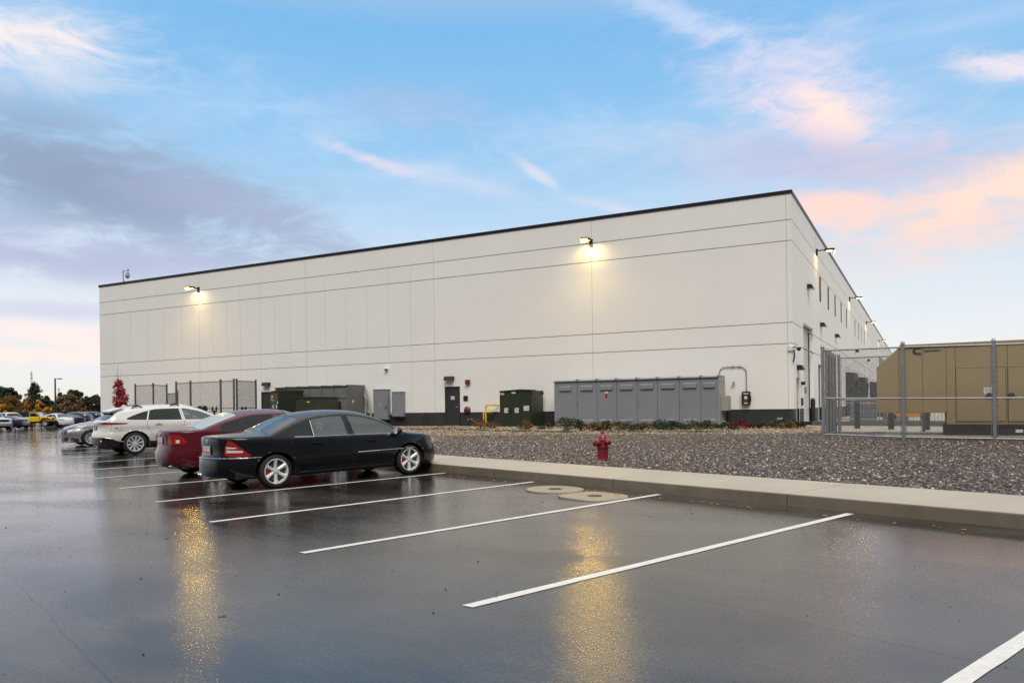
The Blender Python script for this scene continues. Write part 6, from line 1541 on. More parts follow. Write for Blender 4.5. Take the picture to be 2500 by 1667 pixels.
VH = VV
def place_near(S, name, px, py, label, head=1, side=-1, front=False, group='cars parked in the near row', rot=0.0, off=0.0, sc=(1, 1)):
    """px,py: photo pixel where the outer foot of a wheel touches the lot"""
    x, y, z = G(px, py); S.update(sx=sc[0], sz=sc[1]); ang = R(69.3)+(0 if head > 0 else math.pi)+R(rot); h = np.array([math.cos(ang), math.sin(ang)]); right = np.array([h[1], -h[0]])
    half = S['W']/2-.05
    c = np.array([x, y])-right*half*(1 if side < 0 else -1)     # centreline at that wheel
    if front: c = c-h*S['wb']*sc[0]
    return car(name, S, c[0], c[1], h, label, 'car', group)
place_near(BLACK, 'parked_sedan', 675, 1191, 'black four-door sedan parked nearest the camera with silver six-spoke wheels', rot=2.0, sc=(1.07, .952))
place_near(MAROON, 'parked_sedan', 463, 1153.5, 'wet maroon four-door sedan parked just beyond the black sedan', side=1, sc=(1.05, .975))
place_near(SUV, 'parked_suv', 331, 1109, 'pearl white SUV with black roof feet parked beyond the maroon sedan', sc=(1.05, .964))
place_near(SILVER, 'parked_sedan', 223, 1088, 'silver sedan parked nose-out beyond the white SUV', head=-1, side=1, front=True, sc=(1, .97))

# ---- distant cars
def far(S, name, px, dep, hdg, label, cat='car', dz=0.0, **kw):
    S2 = dict(S); S2.update(kw); S2['winring'] = False; S2['extras'] = kw.get('extras', []); S2.pop('_rings', None); S2['dz'] = dz
    q = at(px, dep); return car(name, S2, q[0], q[1], (math.cos(R(hdg)), math.sin(R(hdg))), label, cat, 'cars parked across the far lot', near=0)
PICK = dict(L=5.85, W=2.03, wr=.42, rim=.25, wb=3.68, xr=1.25, arch=.50, tw=.27, track=.0, paint=carmat('silver white', (.50, .50, .51), .2, .3, 0),
    zc=[(0, 1.40), (1.75, 1.42), (1.84, 1.75), (1.95, 1.93), (2.5, 1.96), (3.4, 1.95), (3.65, 1.86), (4.1, 1.52), (4.35, 1.40), (5.1, 1.33), (5.6, 1.24), (5.78, 1.12), (5.85, 1.0)],
    drop=[(0, .05), (2, .06), (3.5, .07), (4.2, .1), (5.85, .05)], belt=[(0, 2.2), (1.75, 1.4), (1.9, 1.30), (4.2, 1.27), (4.45, 2.2), (5.85, 2.2)],
    side=[(0, .12), (.4, .06), (.6, .01), (.9, 0), (1.2, .03), (1.5, .06)], rear=[(0, .1), (.6, 0), (1.3, .03)], front=[(0, .1), (.45, .03), (.55, 0), (.8, .0), (.84, .04), (1.2, .06)], lean=.32, cf=.5, pf=4, cr=.3, p=4,
    sill=[(0, .50), (1.5, .42), (4, .42), (5.85, .40)], glass=[(2.05, 2.95, 'privglass', .02, 0), (3.05, 4.12, 'privglass', 0, -.35)], gap=.08,
    topglass=[(4.2, 3.75, .92, .88, 'windshield', 'privglass', .004)],
    polys=[([('f', .62, .92), (5.62, .92), (5.5, 1.0), (5.5, 1.14), (5.7, 1.14), ('f', .62, 1.14)], 'headlight', 'clearlens', -.006), ([('f', 0, .84), ('f', .58, .84), ('f', .60, 1.12), ('f', 0, 1.14)], 'grille', 'cartrim', -.004),
           ([('f', 0, .42), ('f', .8, .42), (5.5, .42), (5.4, .60), ('f', .8, .66), ('f', 0, .66)], 'bumper', 'gearlight', -.03)],
    mirror=(3.95, 1.36), style='five', mirrormat='cartrim')
MIDSUV = dict(SUV); MIDSUV.update(sx=1, sz=1, cabin=None, style='five')
for k in ('polys',): MIDSUV[k] = [([('r', .45, 1.12), (.10, 1.13), (.36, 1.06), (.42, 1.0), (.14, .98), ('r', .5, .99)], 'taillight', 'taillight', -.006)]
DS = dict(SILVER); DS.update(cabin=None, sx=1, sz=1)
xov = dict(MIDSUV); xov.update(polys=[([('f', .5, .74), (4.5, .78), (4.2, .86), (4.2, .90), ('f', .66, .84), ('f', .5, .80)], 'headlight', 'cartrim', -.004)], glass=[(.9, 2.36, 'privglass', .22, -.03), (2.46, 3.66, 'privglass', -.05, -.36)])
# headings: nose direction in degrees
DR = lambda px, off: math.degrees(math.atan2(ray(px, 1000)[1], ray(px, 1000)[0]))+off
def farz(px, py, dep):   # height offset that puts the tyres at photo row py
    q = at(px, dep); return float(ray(px, py)[2]*dep/(ray(px, py)@FW))+Z0-float(lz(*q))
PS = dict(PICK); 
# white pickup with chrome bumper cut by the frame edge
def far2(S, name, px, py, dep, ang, label, cat='car', ref='f', **kw):
    """px: column of the near front (or rear) wheel; ang: nose direction relative to the view ray (0 = away, 180 = towards us)"""
    S2 = dict(S); S2.update(kw); S2['winring'] = False; S2['extras'] = kw.get('extras', []); S2.pop('_rings', None)
    a = DR(px, ang); h = np.array([math.cos(R(a)), math.sin(R(a))]); q = np.array(at(px, dep)); S2['dz'] = farz(px, py, dep)
    if ref == 'f': q = q-h*S2['wb']
    return car(name, S2, q[0], q[1], h, label, cat, 'cars parked across the far lot', near=0)
far2(PICK, 'parked_pickup', -2, 1049, 84, 206, 'white pickup with chrome bumper cut off by the left edge of the photo', paint=carmat('far white', (.62, .62, .62), .0, .3, 0))
far2(DS, 'parked_sedan', 36, 1046, 87, 62, 'dark navy car with red tail lights between the two pickups', ref='r', paint=carmat('navy', (.012, .016, .035), .0, .3, 0), polys=[([('r', .42, .93), (.14, .95), (.34, .93), (.40, .84), (.2, .82), ('r', .44, .82)], 'taillight', 'taillight', -.006)])
far2(PICK, 'parked_pickup', 44, 1046, 90, 206, 'silver white pickup truck beside the small far hydrant, left of the yellow jeep')
# yellow jeep
def jeep(px, py, dep, ang):
    q = at(px, dep); a = R(DR(px, ang)); z = float(lz(*q))+farz(px, py, dep)
    t = empty('parked_jeep', (q[0], q[1], z), a, 'bright yellow open-fender jeep with black soft top in the far lot', 'jeep', 'cars parked across the far lot')
    P_ = carmat('jeep yellow', (.70, .47, .01), .0, .35, 0)
    mb = MB(); mb.box(-1.9, .55, -.76, .76, .62, 1.18); mb.prism([(.55, .62), (1.75, .68), (1.75, 1.08), (.55, 1.18)], 1, -.62, .62); o = mb.build('body', P_, t, bevel=.04)
    mb = MB()
    for sd in (-1, 1): mb.prism([(.60, .78), (.75, 1.08), (.95, 1.16), (1.55, 1.14), (1.78, 1.02), (1.80, .92), (1.55, 1.04), (1.0, 1.06), (.85, .98), (.72, .74)], 1, *sorted((sd*.60, sd*.86)))
    mb.build('front_fender', P_, t, bevel=.02)
    mb = MB(); mb.prism([(-.10, 1.18), (.55, 1.18), (.28, 1.72), (-.55, 1.76), (-.55, 1.18)], 1, -.72, .72); w = mb.build('door_frame', P_, t, bevel=.02)
    mb = MB()
    for sd in (-1, 1): mb.prism([(-.48, 1.22), (.40, 1.22), (.20, 1.66), (-.48, 1.69)], 1, *sorted((sd*.721, sd*.73)))
    mb.build('window', 'winglass', t)
    mb = MB(); mb.add([(.60, -.62, 1.22), (.60, .62, 1.22), (.36, .58, 1.70), (.36, -.58, 1.70)], [(0,1,2,3)]); mb.build('windshield', 'clearlens', t)
    mb = MB(); mb.prism([(-1.88, 1.18), (-.56, 1.18), (-.56, 1.80), (.25, 1.76), (.25, 1.82), (-.6, 1.87), (-1.78, 1.86)], 1, -.72, .72); mb.build('soft_top', 'cartrim', t, bevel=.04)
    mb = MB(); mb.box(1.74, 1.78, -.50, .50, .72, 1.08); g = mb.build('grille', P_, t, bevel=.01)
    mb = MB()
    for k in range(7): mb.box(1.781, 1.79, -.27+k*.09-.02, -.27+k*.09+.02, .78, 1.02)
    mb.build('grille_slots', 'cartrim', g)
    for sd in (-1, 1): mb = MB(); mb.cyl((1.77, sd*.40, .93), (1.81, sd*.40, .93), .09, 12); mb.build('headlight', 'clearlens', t)
    mb = MB(); mb.box(1.85, 2.0, -.75, .75, .52, .66); mb.build('bumper', 'cartrim', t, bevel=.02)
    mb = MB(); mb.box(-1.8, 1.6, -.4, .4, .42, .62); mb.build('underbody', 'underbody', t)
    for x in (-1.25, 1.2):
        for sd in (-1, 1): wheel(t, x, sd*.74, .40, .23, .26, sd, 'ten', None, False)
    for sd in (-1, 1): mb = MB(); mb.box(.40, .46, *sorted((sd*.80, sd*1.0)), 1.28, 1.46); mb.build('side_mirror', 'cartrim', t, bevel=.02)
jeep(89, 1041.5, 92.5, 250)
far2(MIDSUV, 'parked_suv', 60, 1037, 97, 262, 'black SUV mostly hidden behind the yellow jeep', ref='r', paint=carmat('far black', (.012, .012, .014), .0, .3, 0), L=4.9)
far2(xov, 'parked_crossover', 157, 1041, 94, 207, 'white crossover between the yellow jeep and the dark grey SUV', alloy='alloydark', paint=carmat('far pearl', (.66, .66, .65), .0, .3, 0))
far2(DS, 'parked_sedan', 112, 1035, 108, 250, 'pale car roof showing behind the yellow jeep hood', paint=CARMATS['far white'])
far2(DS, 'parked_sedan', 184, 1039, 98, 30, 'black sedan rear between the white crossover and the dark grey SUV', ref='r', paint=CARMATS['far black'], polys=[([('r', .42, .93), (.14, .95), (.34, .93), (.40, .84), (.2, .82), ('r', .44, .82)], 'taillight', 'taillight', -.006)])
far2(MIDSUV, 'parked_suv', 206, 1035, 103, 66, 'dark grey SUV with red tail light, left of the building corner', ref='r', alloy='alloydark', paint=carmat('graphite', (.055, .06, .07), .3, .3, 0))
far2(MIDSUV, 'parked_suv', 234, 1032, 111, 68, 'black SUV just left of the building corner', ref='r', alloy='alloydark', paint=CARMATS['far black'])
qx = at(76.5, 92); hydrant(qx[0], qx[1], float(lz(*qx))+farz(76.5, 1042, 92), 1.15, 'small far red hydrant between the silver pickup and the yellow jeep')

# ================================================================== TREES AND PLANTS
GR_DARK = [(.020, .036, .022), (.032, .056, .030), (.052, .082, .042), (.024, .044, .028), (.075, .10, .05)]
GR_MID = [(.028, .040, .018), (.05, .065, .025), (.075, .085, .035), (.035, .05, .02), (.10, .095, .04)]
BROWN = [(.14, .09, .05), (.22, .14, .07), (.10, .07, .04), (.27, .16, .07), (.16, .14, .06), (.12, .13, .05)]
GOLD = [(.55, .26, .02), (.70, .36, .03), (.42, .19, .02), (.80, .45, .05), (.30, .16, .03)]
RUST = [(.15, .085, .03), (.20, .11, .035), (.09, .06, .025), (.26, .14, .04), (.07, .065, .03)]
REDS = [(.15, .008, .012), (.22, .015, .018), (.09, .006, .01), (.28, .03, .025)]
for k, c in (('leaf_maple', [(.30, .012, .02), (.40, .02, .03), (.18, .01, .015), (.50, .04, .04)]), ('leaf_dark', GR_DARK), ('leaf_mid', GR_MID), ('leaf_brown', BROWN), ('leaf_gold', GOLD), ('leaf_rust', RUST), ('leaf_red', REDS)): M[k] = island_mat(k.replace('_', ' '), c, .75, .2)
def leaves(name, cen, rad, n, size, mat, parent):
    """cen (k,3), rad (k,3): ellipsoid clumps filled with small leaf faces"""
    k = len(cen); w = np.array([r[0]*r[1]*r[2] for r in rad])**.7; idx = RNG.choice(k, n, p=w/w.sum()); d = RNG.normal(size=(n, 3)); d /= np.linalg.norm(d, axis=1)[:, None]
    p = np.array(cen)[idx]+d*np.array(rad)[idx]*(RNG.uniform(.25, 1.05, (n, 1))**.55)
    a = RNG.normal(size=(n, 3)); a /= np.linalg.norm(a, axis=1)[:, None]; b = np.cross(a, RNG.normal(size=(n, 3))); b /= np.linalg.norm(b, axis=1)[:, None]
    s = size*RNG.uniform(.6, 1.4, (n, 1)); V = np.stack([p-a*s, p+b*s*.55, p+a*s, p-b*s*.55], 1).reshape(-1, 3); F = np.arange(4*n).reshape(-1, 4)
    me = bpy.data.meshes.new(name); me.vertices.add(4*n); me.vertices.foreach_set('co', V.reshape(-1)); me.loops.add(4*n); me.loops.foreach_set('vertex_index', F.reshape(-1).astype(np.int32)); me.polygons.add(n)
    me.polygons.foreach_set('loop_start', np.arange(0, 4*n, 4, dtype=np.int32)); me.polygons.foreach_set('loop_total', np.full(n, 4, dtype=np.int32)); me.materials.append(M[mat]); me.update(calc_edges=True)
    o = bpy.data.objects.new(name, me); C.objects.link(o); o.parent = parent; return o
def tree(px, wpx, top, dep, mat, label, kind='round', n=4200, name='tree', base=1035, trunk=.16, size=.16, group='trees beyond the far lot'):
    """px: column of the trunk, wpx crown width in photo px, top: row of the top"""
    q = at(px, dep); mpp = dep/CF; z0 = float(ray(px, base)[2]*dep)+Z0; H = (base-top)*mpp; W = wpx*mpp/2
    t = empty(name, (q[0], q[1], z0), 0, label, 'tree', group); rn = random.Random(int(px*7+top))
    mb = MB(); mb.cyl((0, 0, 0), (0, 0, H*.5), trunk, 8, trunk*.6); mb.cyl((0, 0, H*.5), (.1, 0, H*.93), trunk*.6, 8, trunk*.12)
    cen, rad = [], []
    if kind == 'cone':
        m = 46
        for k in range(m):
            f = (k+.5)/m; zz = H*(.14+.84*f); rr = W*(1-f)**.75*(.75+.4*rn.random())+.12; a = k*2.4+rn.random()
            for e in (0, 1):
                a2 = a+e*3.0+rn.random(); ro = rr*(.45+.4*rn.random()); c = (ro*math.cos(a2), ro*math.sin(a2), zz+rn.uniform(-.2, .2)); cen.append(c); rad.append((rr*.42+.15, rr*.42+.15, .22+.28*rn.random()))
                if k % 2 == 0: mb.cyl((0, 0, zz-.2), (c[0]*1.1, c[1]*1.1, zz+.15), trunk*.2, 5, .01)
    elif kind == 'clumps':
        for k in range(26):
            a = rn.random()*6.28; f = rn.random(); zz = H*(.30+.66*f); ro = W*(.25+.75*rn.random())*(1-.55*max(0, f-.5)*2); c = (ro*math.cos(a), ro*math.sin(a), zz); cen.append(c); r_ = W*(.13+.12*rn.random()); rad.append((r_, r_, r_*.85)); mb.cyl((0, 0, H*.2+zz*.2), c, trunk*.3, 5, .012)
    else:
        for k in range(34):
            a = rn.random()*6.28; f = rn.random()**.8; zz = H*(.22+.72*f); env = math.sqrt(max(.05, 1-((f-.38)/.66)**2)); ro = W*env*(.35+.6*rn.random()); c = (ro*math.cos(a), ro*math.sin(a), zz); cen.append(c); r_ = W*(.20+.18*rn.random()); rad.append((r_, r_, r_*.75)); mb.cyl((0, 0, H*.25+zz*.15), c, trunk*.28, 5, .012)
    mb.build('trunk', 'bark', t); leaves('crown', cen, rad, n, size, mat, t); return t
D0 = 135
tree(1, 46, 940, 150, 'leaf_dark', 'dark evergreen cut off by the left photo edge', n=4200)
tree(18, 46, 943, 148, 'leaf_dark', 'tall dark evergreen behind the pickups, second from the left edge', n=5000)
tree(36, 42, 951, 150, 'leaf_mid', 'mid green rounded tree left of the tall dark spruce', n=4200)
tree(84, 62, 932, 146, 'leaf_dark', 'tall broad dark spruce behind the yellow jeep', 'cone', n=9000, size=.15)
tree(110, 26, 965, 150, 'leaf_dark', 'small dark evergreen right of the tall spruce', n=2400)
tree(123, 30, 968, 156, 'leaf_dark', 'small dark evergreen next to the lamp post', n=2400)
tree(150, 26, 954, 152, 'leaf_mid', 'narrow green tree right of the lamp post', n=2400)
tree(182, 52, 949, 150, 'leaf_dark', 'dark evergreen behind the brown autumn tree', n=5000)
tree(216, 30, 966, 152, 'leaf_mid', 'green tree left of the building corner', n=3000)
tree(236, 40, 961, 150, 'leaf_mid', 'green tree partly hidden by the building corner', n=3400)
tree(258, 46, 963, 152, 'leaf_dark', 'dark tree hidden behind the building corner', n=2400)
tree(164, 64, 960, 132, 'leaf_brown', 'brown and olive autumn tree right of the lamp post', n=6500, size=.12)
tree(26, 70, 970, 130, 'leaf_rust', 'rusty orange autumn tree behind the silver pickup', n=6500, size=.12)
tree(66, 36, 972, 128, 'leaf_brown', 'pale brown autumn tree with yellow top behind the jeep', n=3200, size=.12)
tree(100, 44, 976, 120, 'leaf_gold', 'bright golden yellow small tree behind the yellow jeep', 'clumps', n=2600, size=.13, trunk=.06)
tree(5, 22, 985, 118, 'leaf_gold', 'golden small tree at the left photo edge', 'clumps', n=1300, size=.12, trunk=.05)
tree(64, 18, 978, 119, 'leaf_gold', 'thin golden tree left of the yellow jeep roof', 'clumps', n=700, size=.12, trunk=.04)
# red maple by the building
q = at(291, 53.0); t = empty('maple_tree', (q[0], q[1], .3), 0, 'small dark red maple with bare top shoots against the cream wall', 'tree')
mb = MB(); cen = []; rad = []; rn = random.Random(4); H = 3.55
mb.cyl((0, 0, -.2), (0, 0, H*.55), .06, 8, .03); mb.cyl((0, 0, H*.55), (-.1, 0, H*1.28), .03, 6, .006); mb.cyl((0, 0, H*.6), (-.25, 0, H*1.15), .02, 5, .005); mb.cyl((0, 0, H*.6), (.3, 0, H*1.18), .015, 5, .004)
for k in range(26):
    a = rn.random()*6.28; f = rn.random(); zz = H*(.40+.52*f); env = math.sqrt(max(.10, 1-((f-.5)/.58)**2)); ro_ = .52*env*rn.uniform(.2, 1); c = (ro_*math.cos(a), ro_*math.sin(a), zz); cen.append(c); r_ = .20+.12*rn.random(); rad.append((r_, r_, r_*.9)); mb.cyl((0, 0, H*.35), c, .015, 5, .005)
mb.build('trunk', 'bark', t); leaves('crown', cen, rad, 2600, .055, 'leaf_maple', t)
# shrubs along the cabinets
def shrub(px, py, dep, w, h, mat, label, n=420, size=.035, name='shrub', group='low shrubs along the grey cabinets', cat='shrub'):
    q = at(px, dep); z = float(gz(*q)); t = empty(name, (q[0], q[1], z), 0, label, cat, group); rn = random.Random(int(px*13)); mb = MB(); cen, rad = [], []
    for k in range(13):
        a = rn.random()*6.28; ro = w/2*rn.uniform(.1, .85); zz = h*rn.uniform(.3, .85)*(1-.5*ro/(w/2)); c = (ro*math.cos(a), ro*math.sin(a), zz); cen.append(c); rad.append((w*.16, w*.16, h*.20)); mb.cyl((ro*.2*math.cos(a), ro*.2*math.sin(a), -.02), (c[0]*1.15, c[1]*1.15, zz+h*.15), .010, 5, .003)
    mb.build('stems', 'bark', t); leaves('foliage', cen, rad, n, size, mat, t); return t
SH = [(1380, 1.2, .72, 'leaf_mid', 'tallest green shrub, below the leftmost door of the grey cabinets'), (1418, 1.0, .55, 'leaf_mid', 'green shrub below the second door of the grey cabinets'), (1446, 1.0, .42, 'leaf_rust', 'orange brown shrub below the grey cabinets, in front of the second door'),
      (1470, 1.1, .52, 'leaf_mid', 'green shrub directly behind the red hydrant'), (1502, 1.1, .45, 'leaf_rust', 'orange brown shrub right behind the hydrant'), (1538, 1.1, .5, 'leaf_mid', 'green shrub below the fourth door of the grey cabinets'),
      (1568, 1.0, .35, 'leaf_rust', 'low orange shrub below the middle of the grey cabinets'), (1604, 1.4, .58, 'leaf_dark', 'dark green shrub below the sixth door of the grey cabinets'), (1642, 1.2, .45, 'leaf_dark', 'low dark green shrub between sixth and seventh cabinet doors'),
      (1680, 1.4, .50, 'leaf_mid', 'green shrub below the seventh door of the grey cabinets'), (1722, 1.3, .42, 'leaf_mid', 'low green shrub below the last cabinet door'), (1770, 1.3, .36, 'leaf_mid', 'low green shrub just right of the grey cabinets'),
      (1860, 1.2, .40, 'leaf_mid', 'low green shrub between the red shrub and the vent box'), (1896, 1.3, .50, 'leaf_dark', 'dark green shrub under the pale vent box'), (1925, 1.0, .38, 'leaf_rust', 'low rusty shrub at the foot of the building corner'), (1947, .8, .45, 'leaf_mid', 'small green shrub right at the building corner')]
for k, (px, w, h, mat, lab) in enumerate(SH): shrub(px, 0, 30.2+.35*math.sin(k*2.1), w, h, mat, lab, n=int(520*w))
shrub(1812, 0, 30.0, 1.2, .48, 'leaf_red', 'bright red low shrub right of the grey cabinets', n=620)
shrub(1172, 0, 35.6, 1.2, .55, 'leaf_rust', 'orange and red shrub beside the yellow gas pipes', n=560)
shrub(1200, 0, 35.2, .9, .40, 'leaf_rust', 'lower orange shrub between the gas pipes and the green transformer', n=380)
shrub(1283, 0, 32.6, .95, .50, 'leaf_rust', 'olive brown shrub in front of the green transformer', n=460)
shrub(1336, 0, 33.5, .9, .30, 'leaf_mid', 'low green shrub between the green transformer and grey cabinets', n=300)
# grey-green ground cover tufts in the tan gravel
GC = [(.09, .11, .075), (.13, .15, .11), (.06, .08, .05), (.17, .18, .13)]; M['leaf_grey'] = island_mat('grey green ground cover', GC, .8)
tufts = empty('ground_cover', (-14, 30, .48), 0, 'grey green creeping ground cover in the tan gravel', None); tufts['kind'] = 'stuff'
cen, rad = [], []
for px, dep in ((905, 38), (940, 36.5), (1010, 35.5), (1040, 35), (1120, 33.5), (1150, 33), (1200, 31.5), (1215, 31), (1275, 30.5), (1290, 29.6), (1360, 29), (1375, 28.5), (1500, 27.8), (1590, 27.5), (1670, 27.3), (1700, 27.2), (1760, 27.2), (1560, 28.5), (1080, 36.5)):
    q = at(px, dep)
    for k in range(5): cen.append((q[0]+14+random.uniform(-.6, .6), q[1]-30+random.uniform(-.35, .35), float(gz(*q))-.48+.03)); rad.append((.34, .26, .05))
leaves('foliage', cen, rad, 5200, .028, 'leaf_grey', tufts)
# fallen leaves on walk edge, gravel and lot
P_ = []; rn = random.Random(11)
for k in range(150):
    r_ = rn.random()
    if r_ < .6: u, v, f = rn.uniform(-13, 3.5), 8.78-abs(rn.gauss(0, .10)), lz
    elif r_ < .96: u, v, f = rn.uniform(-16, 5), rn.uniform(10.8, 17), gz
    else: u, v, f = rn.uniform(-14, 2), rn.uniform(2, 8.6), lz
    x, y = xy_of(u, v); P_.append((x, y, float(f(x, y))+(.012 if f is lz else .045)))
V_, F_ = [], []
for p in P_:
    a = rn.random()*6.28; s = rn.uniform(.018, .042); c_, s_ = math.cos(a), math.sin(a); k = len(V_)
    for (x, y, z) in ((-1, 0, 0), (-.3, .5, .15), (.5, .35, .05), (1, 0, .25), (.4, -.45, .0), (-.4, -.4, .2)): V_.append((p[0]+s*(x*c_-y*s_), p[1]+s*(x*s_+y*c_), p[2]+s*z*.5))
    F_.append(tuple(range(k, k+6)))
M['litter'] = island_mat('fallen leaves', [(.50, .22, .03), (.30, .10, .03), (.60, .36, .06), (.18, .09, .05), (.42, .14, .04)], .5)
o = mkobj('fallen_leaves', V_, F_, ['litter']); tag(o, 'orange and yellow leaves scattered along the kerb and gravel', None, None, 'stuff')
# grit and twigs on the lot
mb = MB()
for k in range(420):
    u, v = rn.uniform(-20, 2.5), rn.uniform(-1.5, 8.5); x, y = xy_of(u, v); s = rn.choice((.003, .004, .004, .005, .005, .009)); mb.sphere((x, y, float(lz(x, y))+s*.5), s, 0, 5, (1.2, .9, .8))
for k in range(9):
    u, v = rn.uniform(-16, 1.5), rn.uniform(0, 8.6); x, y = xy_of(u, v); a = rn.random()*6.28; l_ = rn.uniform(.02, .07); z = float(lz(x, y))+.005; mb.cyl((x, y, z), (x+l_*math.cos(a), y+l_*math.sin(a), z), .003, 4)
tag(mb.build('lot_grit', 'iron'), 'black grit and twigs scattered over the wet lot', None, None, 'stuff')

# ================================================================== POLES, MASTS AND FAR THINGS
def pole(px, top, base, dep, label, arm=0.0, r=.09, name='lamp_post', cat='lamp post'):
    q = at(px, dep); z0 = float(ray(px, base)[2]*dep)+Z0; z1 = float(ray(px, top)[2]*dep)+Z0; t = empty(name, (q[0], q[1], z0), CYAW*-1, label, cat)
    mb = MB(); mb.cyl((0, 0, -.5), (0, 0, z1-z0), r, 8, r*.8); mb.build('pole', 'black', t)
    if arm: mb = MB(); mb.box(.0, arm*.55, -.05, .05, z1-z0-.12, z1-z0-.03); mb.box(arm*.5, arm, -.15, .15, z1-z0-.14, z1-z0); mb.build('lamp_head', 'black', t, bevel=.02)
    else: mb = MB(); mb.box(-.25, .25, -.1, .1, z1-z0-.1, z1-z0+.06); mb.build('lamp_head', 'gear', t)
pole(135.5, 923.5, 1021, 112, 'tall black parking lot lamp post with one arm, left of the building', 1.0, .13)
pole(144, 949.5, 1020, 170, 'thin distant lamp post just right of the tall black one', 0, .07)
pole(196.5, 958, 1020, 165, 'thin distant lamp post above the dark evergreen', 0, .06)
q = at(78, 320); zt = float(ray(78, 907)[2]*320)+Z0; t = empty('radio_mast', (q[0], q[1], 0), .3, 'faint lattice radio mast rising behind the tall spruce', 'radio mast')
mb = MB()
for k in range(3): a = k*2.094; mb.cyl((.5*math.cos(a), .5*math.sin(a), 0), (.25*math.cos(a), .25*math.sin(a), zt), .07, 4)
for j in range(24):
    z = zt*.4+j*zt*.6/24; k = j % 3; a, b = k*2.094, ((k+1) % 3)*2.094; mb.cyl((.4*math.cos(a), .4*math.sin(a), z), (.4*math.cos(b), .4*math.sin(b), z+zt*.6/24), .05, 4)
for z in (zt*.93, zt*.86): mb.cyl((-.7, 0, z), (.7, 0, z), .12, 5)
mb.build('mast_lattice', 'gear', t)
# red-banded low shop roof beyond the trees
qa, qb = at(112, 175), at(262, 175); qa, qb = np.array(qa), np.array(qb); dv = qb-qa; ln = float(np.linalg.norm(dv)); an = math.atan2(dv[1], dv[0]); zz = lambda py: float(ray(190, py)[2]*175)+Z0
t = empty('far_shop', (qa[0], qa[1], 0), an, 'low shop with red and white roof band seen between the far trees', 'building')
mb = MB(); mb.box(0, ln, 0, 14, -1.5, zz(996)); mb.build('wall', pm('dark brown shopfront', (.10, .075, .055), .8, var=.3, vs=.5), t)  # dark brown wall, tone varied by noise
mb = MB(); mb.box(-.5, ln+.5, -1.2, 14.5, zz(995.5), zz(993)); mb.build('canopy_edge', 'white', t)
mb = MB(); mb.box(-.2, ln+.2, -.8, 14.2, zz(993)+.003, zz(988.8)); mb.build('roof_band', 'red', t)
# weather mast on the roof
ax, az = onY(301, 690, YF+8); t = thing('roof_antenna', (ax, YF+8, HT[0]-.6), 'small weather antenna on the roof near the left end', 'antenna')
a0 = HT[0]-.6; az1 = onY(301, 660, YF+8)[1]
mb = MB(); mb.cyl((0, 0, 0), (0, 0, az1-a0), .045, 6); mb.cyl((-.05, 0, az1-a0-.1), (.7, 0, az1-a0-.1), .03, 5); mb.cyl((0, 0, (az1-a0)-.9), (.3, 0, az1-a0-1.0), .02, 5); mb.build('mast', 'gear', t)
mb = MB(); mb.lathe([(0, .0), (.12, .03), (.28, .14), (.30, .2)], (.35, 0, az1-a0-.45), 1, 12); mb.sphere((.7, 0, az1-a0-.02), .10); mb.build('dish', 'gearlight', t)

# ================================================================== SKY, SUN, VIEW
w = bpy.data.worlds.new('World'); scene.world = w; w.use_nodes = True; nt = w.node_tree
for n_ in list(nt.nodes): nt.nodes.remove(n_)
out = N(nt, 'ShaderNodeOutputWorld'); bg = N(nt, 'ShaderNodeBackground'); L(nt, bg.outputs[0], out.inputs[0])
tc = N(nt, 'ShaderNodeTexCoord'); DIR = tc.outputs['Generated']
SUN_EL, SUN_AZ = R(48), R(152)      # compass-like: direction the light comes from (from +Y clockwise)
sky = N(nt, 'ShaderNodeTexSky'); sky.sky_type = 'NISHITA'; sky.sun_disc = False; sky.sun_elevation = SUN_EL; sky.sun_rotation = SUN_AZ; sky.air_density = 1.0; sky.dust_density = .6; sky.ozone_density = 1.6
skb = N(nt, 'ShaderNodeVectorMath', operation='SCALE'); skb.inputs['Scale'].default_value = SKY_NISHITA; L(nt, sky.outputs[0], skb.inputs[0])
sep = N(nt, 'ShaderNodeSeparateXYZ'); L(nt, DIR, sep.inputs[0])
def mth(op, a, b=None, c=None):
    n_ = N(nt, 'ShaderNodeMath', operation=op)
    for i, v in enumerate((a, b, c)):
        if v is None: continue
        if isinstance(v, (int, float)): n_.inputs[i].default_value = v
        else: L(nt, v, n_.inputs[i])
    return n_.outputs[0]
def mixc(f, a, b):
    n_ = N(nt, 'ShaderNodeMix'); n_.data_type = 'RGBA'; 
    for s_, v in (('Factor', f), ('A', a), ('B', b)):
        i = [x for x in n_.inputs if x.name == s_ and (x.type == ('VALUE' if s_ == 'Factor' else 'RGBA'))][0]
        if isinstance(v, (int, float)): i.default_value = v
        elif isinstance(v, tuple): i.default_value = (*v, 1)
        else: L(nt, v, i)
    return [x for x in n_.outputs if x.type == 'RGBA'][0]
# thin high haze towards the horizon; bright warm zenith added unseen as fill
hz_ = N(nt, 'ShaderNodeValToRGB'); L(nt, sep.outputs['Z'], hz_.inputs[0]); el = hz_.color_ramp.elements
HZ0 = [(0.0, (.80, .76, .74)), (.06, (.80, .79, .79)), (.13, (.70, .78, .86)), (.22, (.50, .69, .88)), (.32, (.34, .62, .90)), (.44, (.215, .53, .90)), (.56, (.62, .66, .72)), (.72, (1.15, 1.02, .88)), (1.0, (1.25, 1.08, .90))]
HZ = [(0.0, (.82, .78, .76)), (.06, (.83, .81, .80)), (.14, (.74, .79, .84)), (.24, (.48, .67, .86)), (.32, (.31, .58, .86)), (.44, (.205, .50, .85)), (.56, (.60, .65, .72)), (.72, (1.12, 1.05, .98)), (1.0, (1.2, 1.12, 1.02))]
el[0].position = 0; el[0].color = (*HZ[0][1], 1); el[1].position = 1; el[1].color = (*HZ[-1][1], 1)
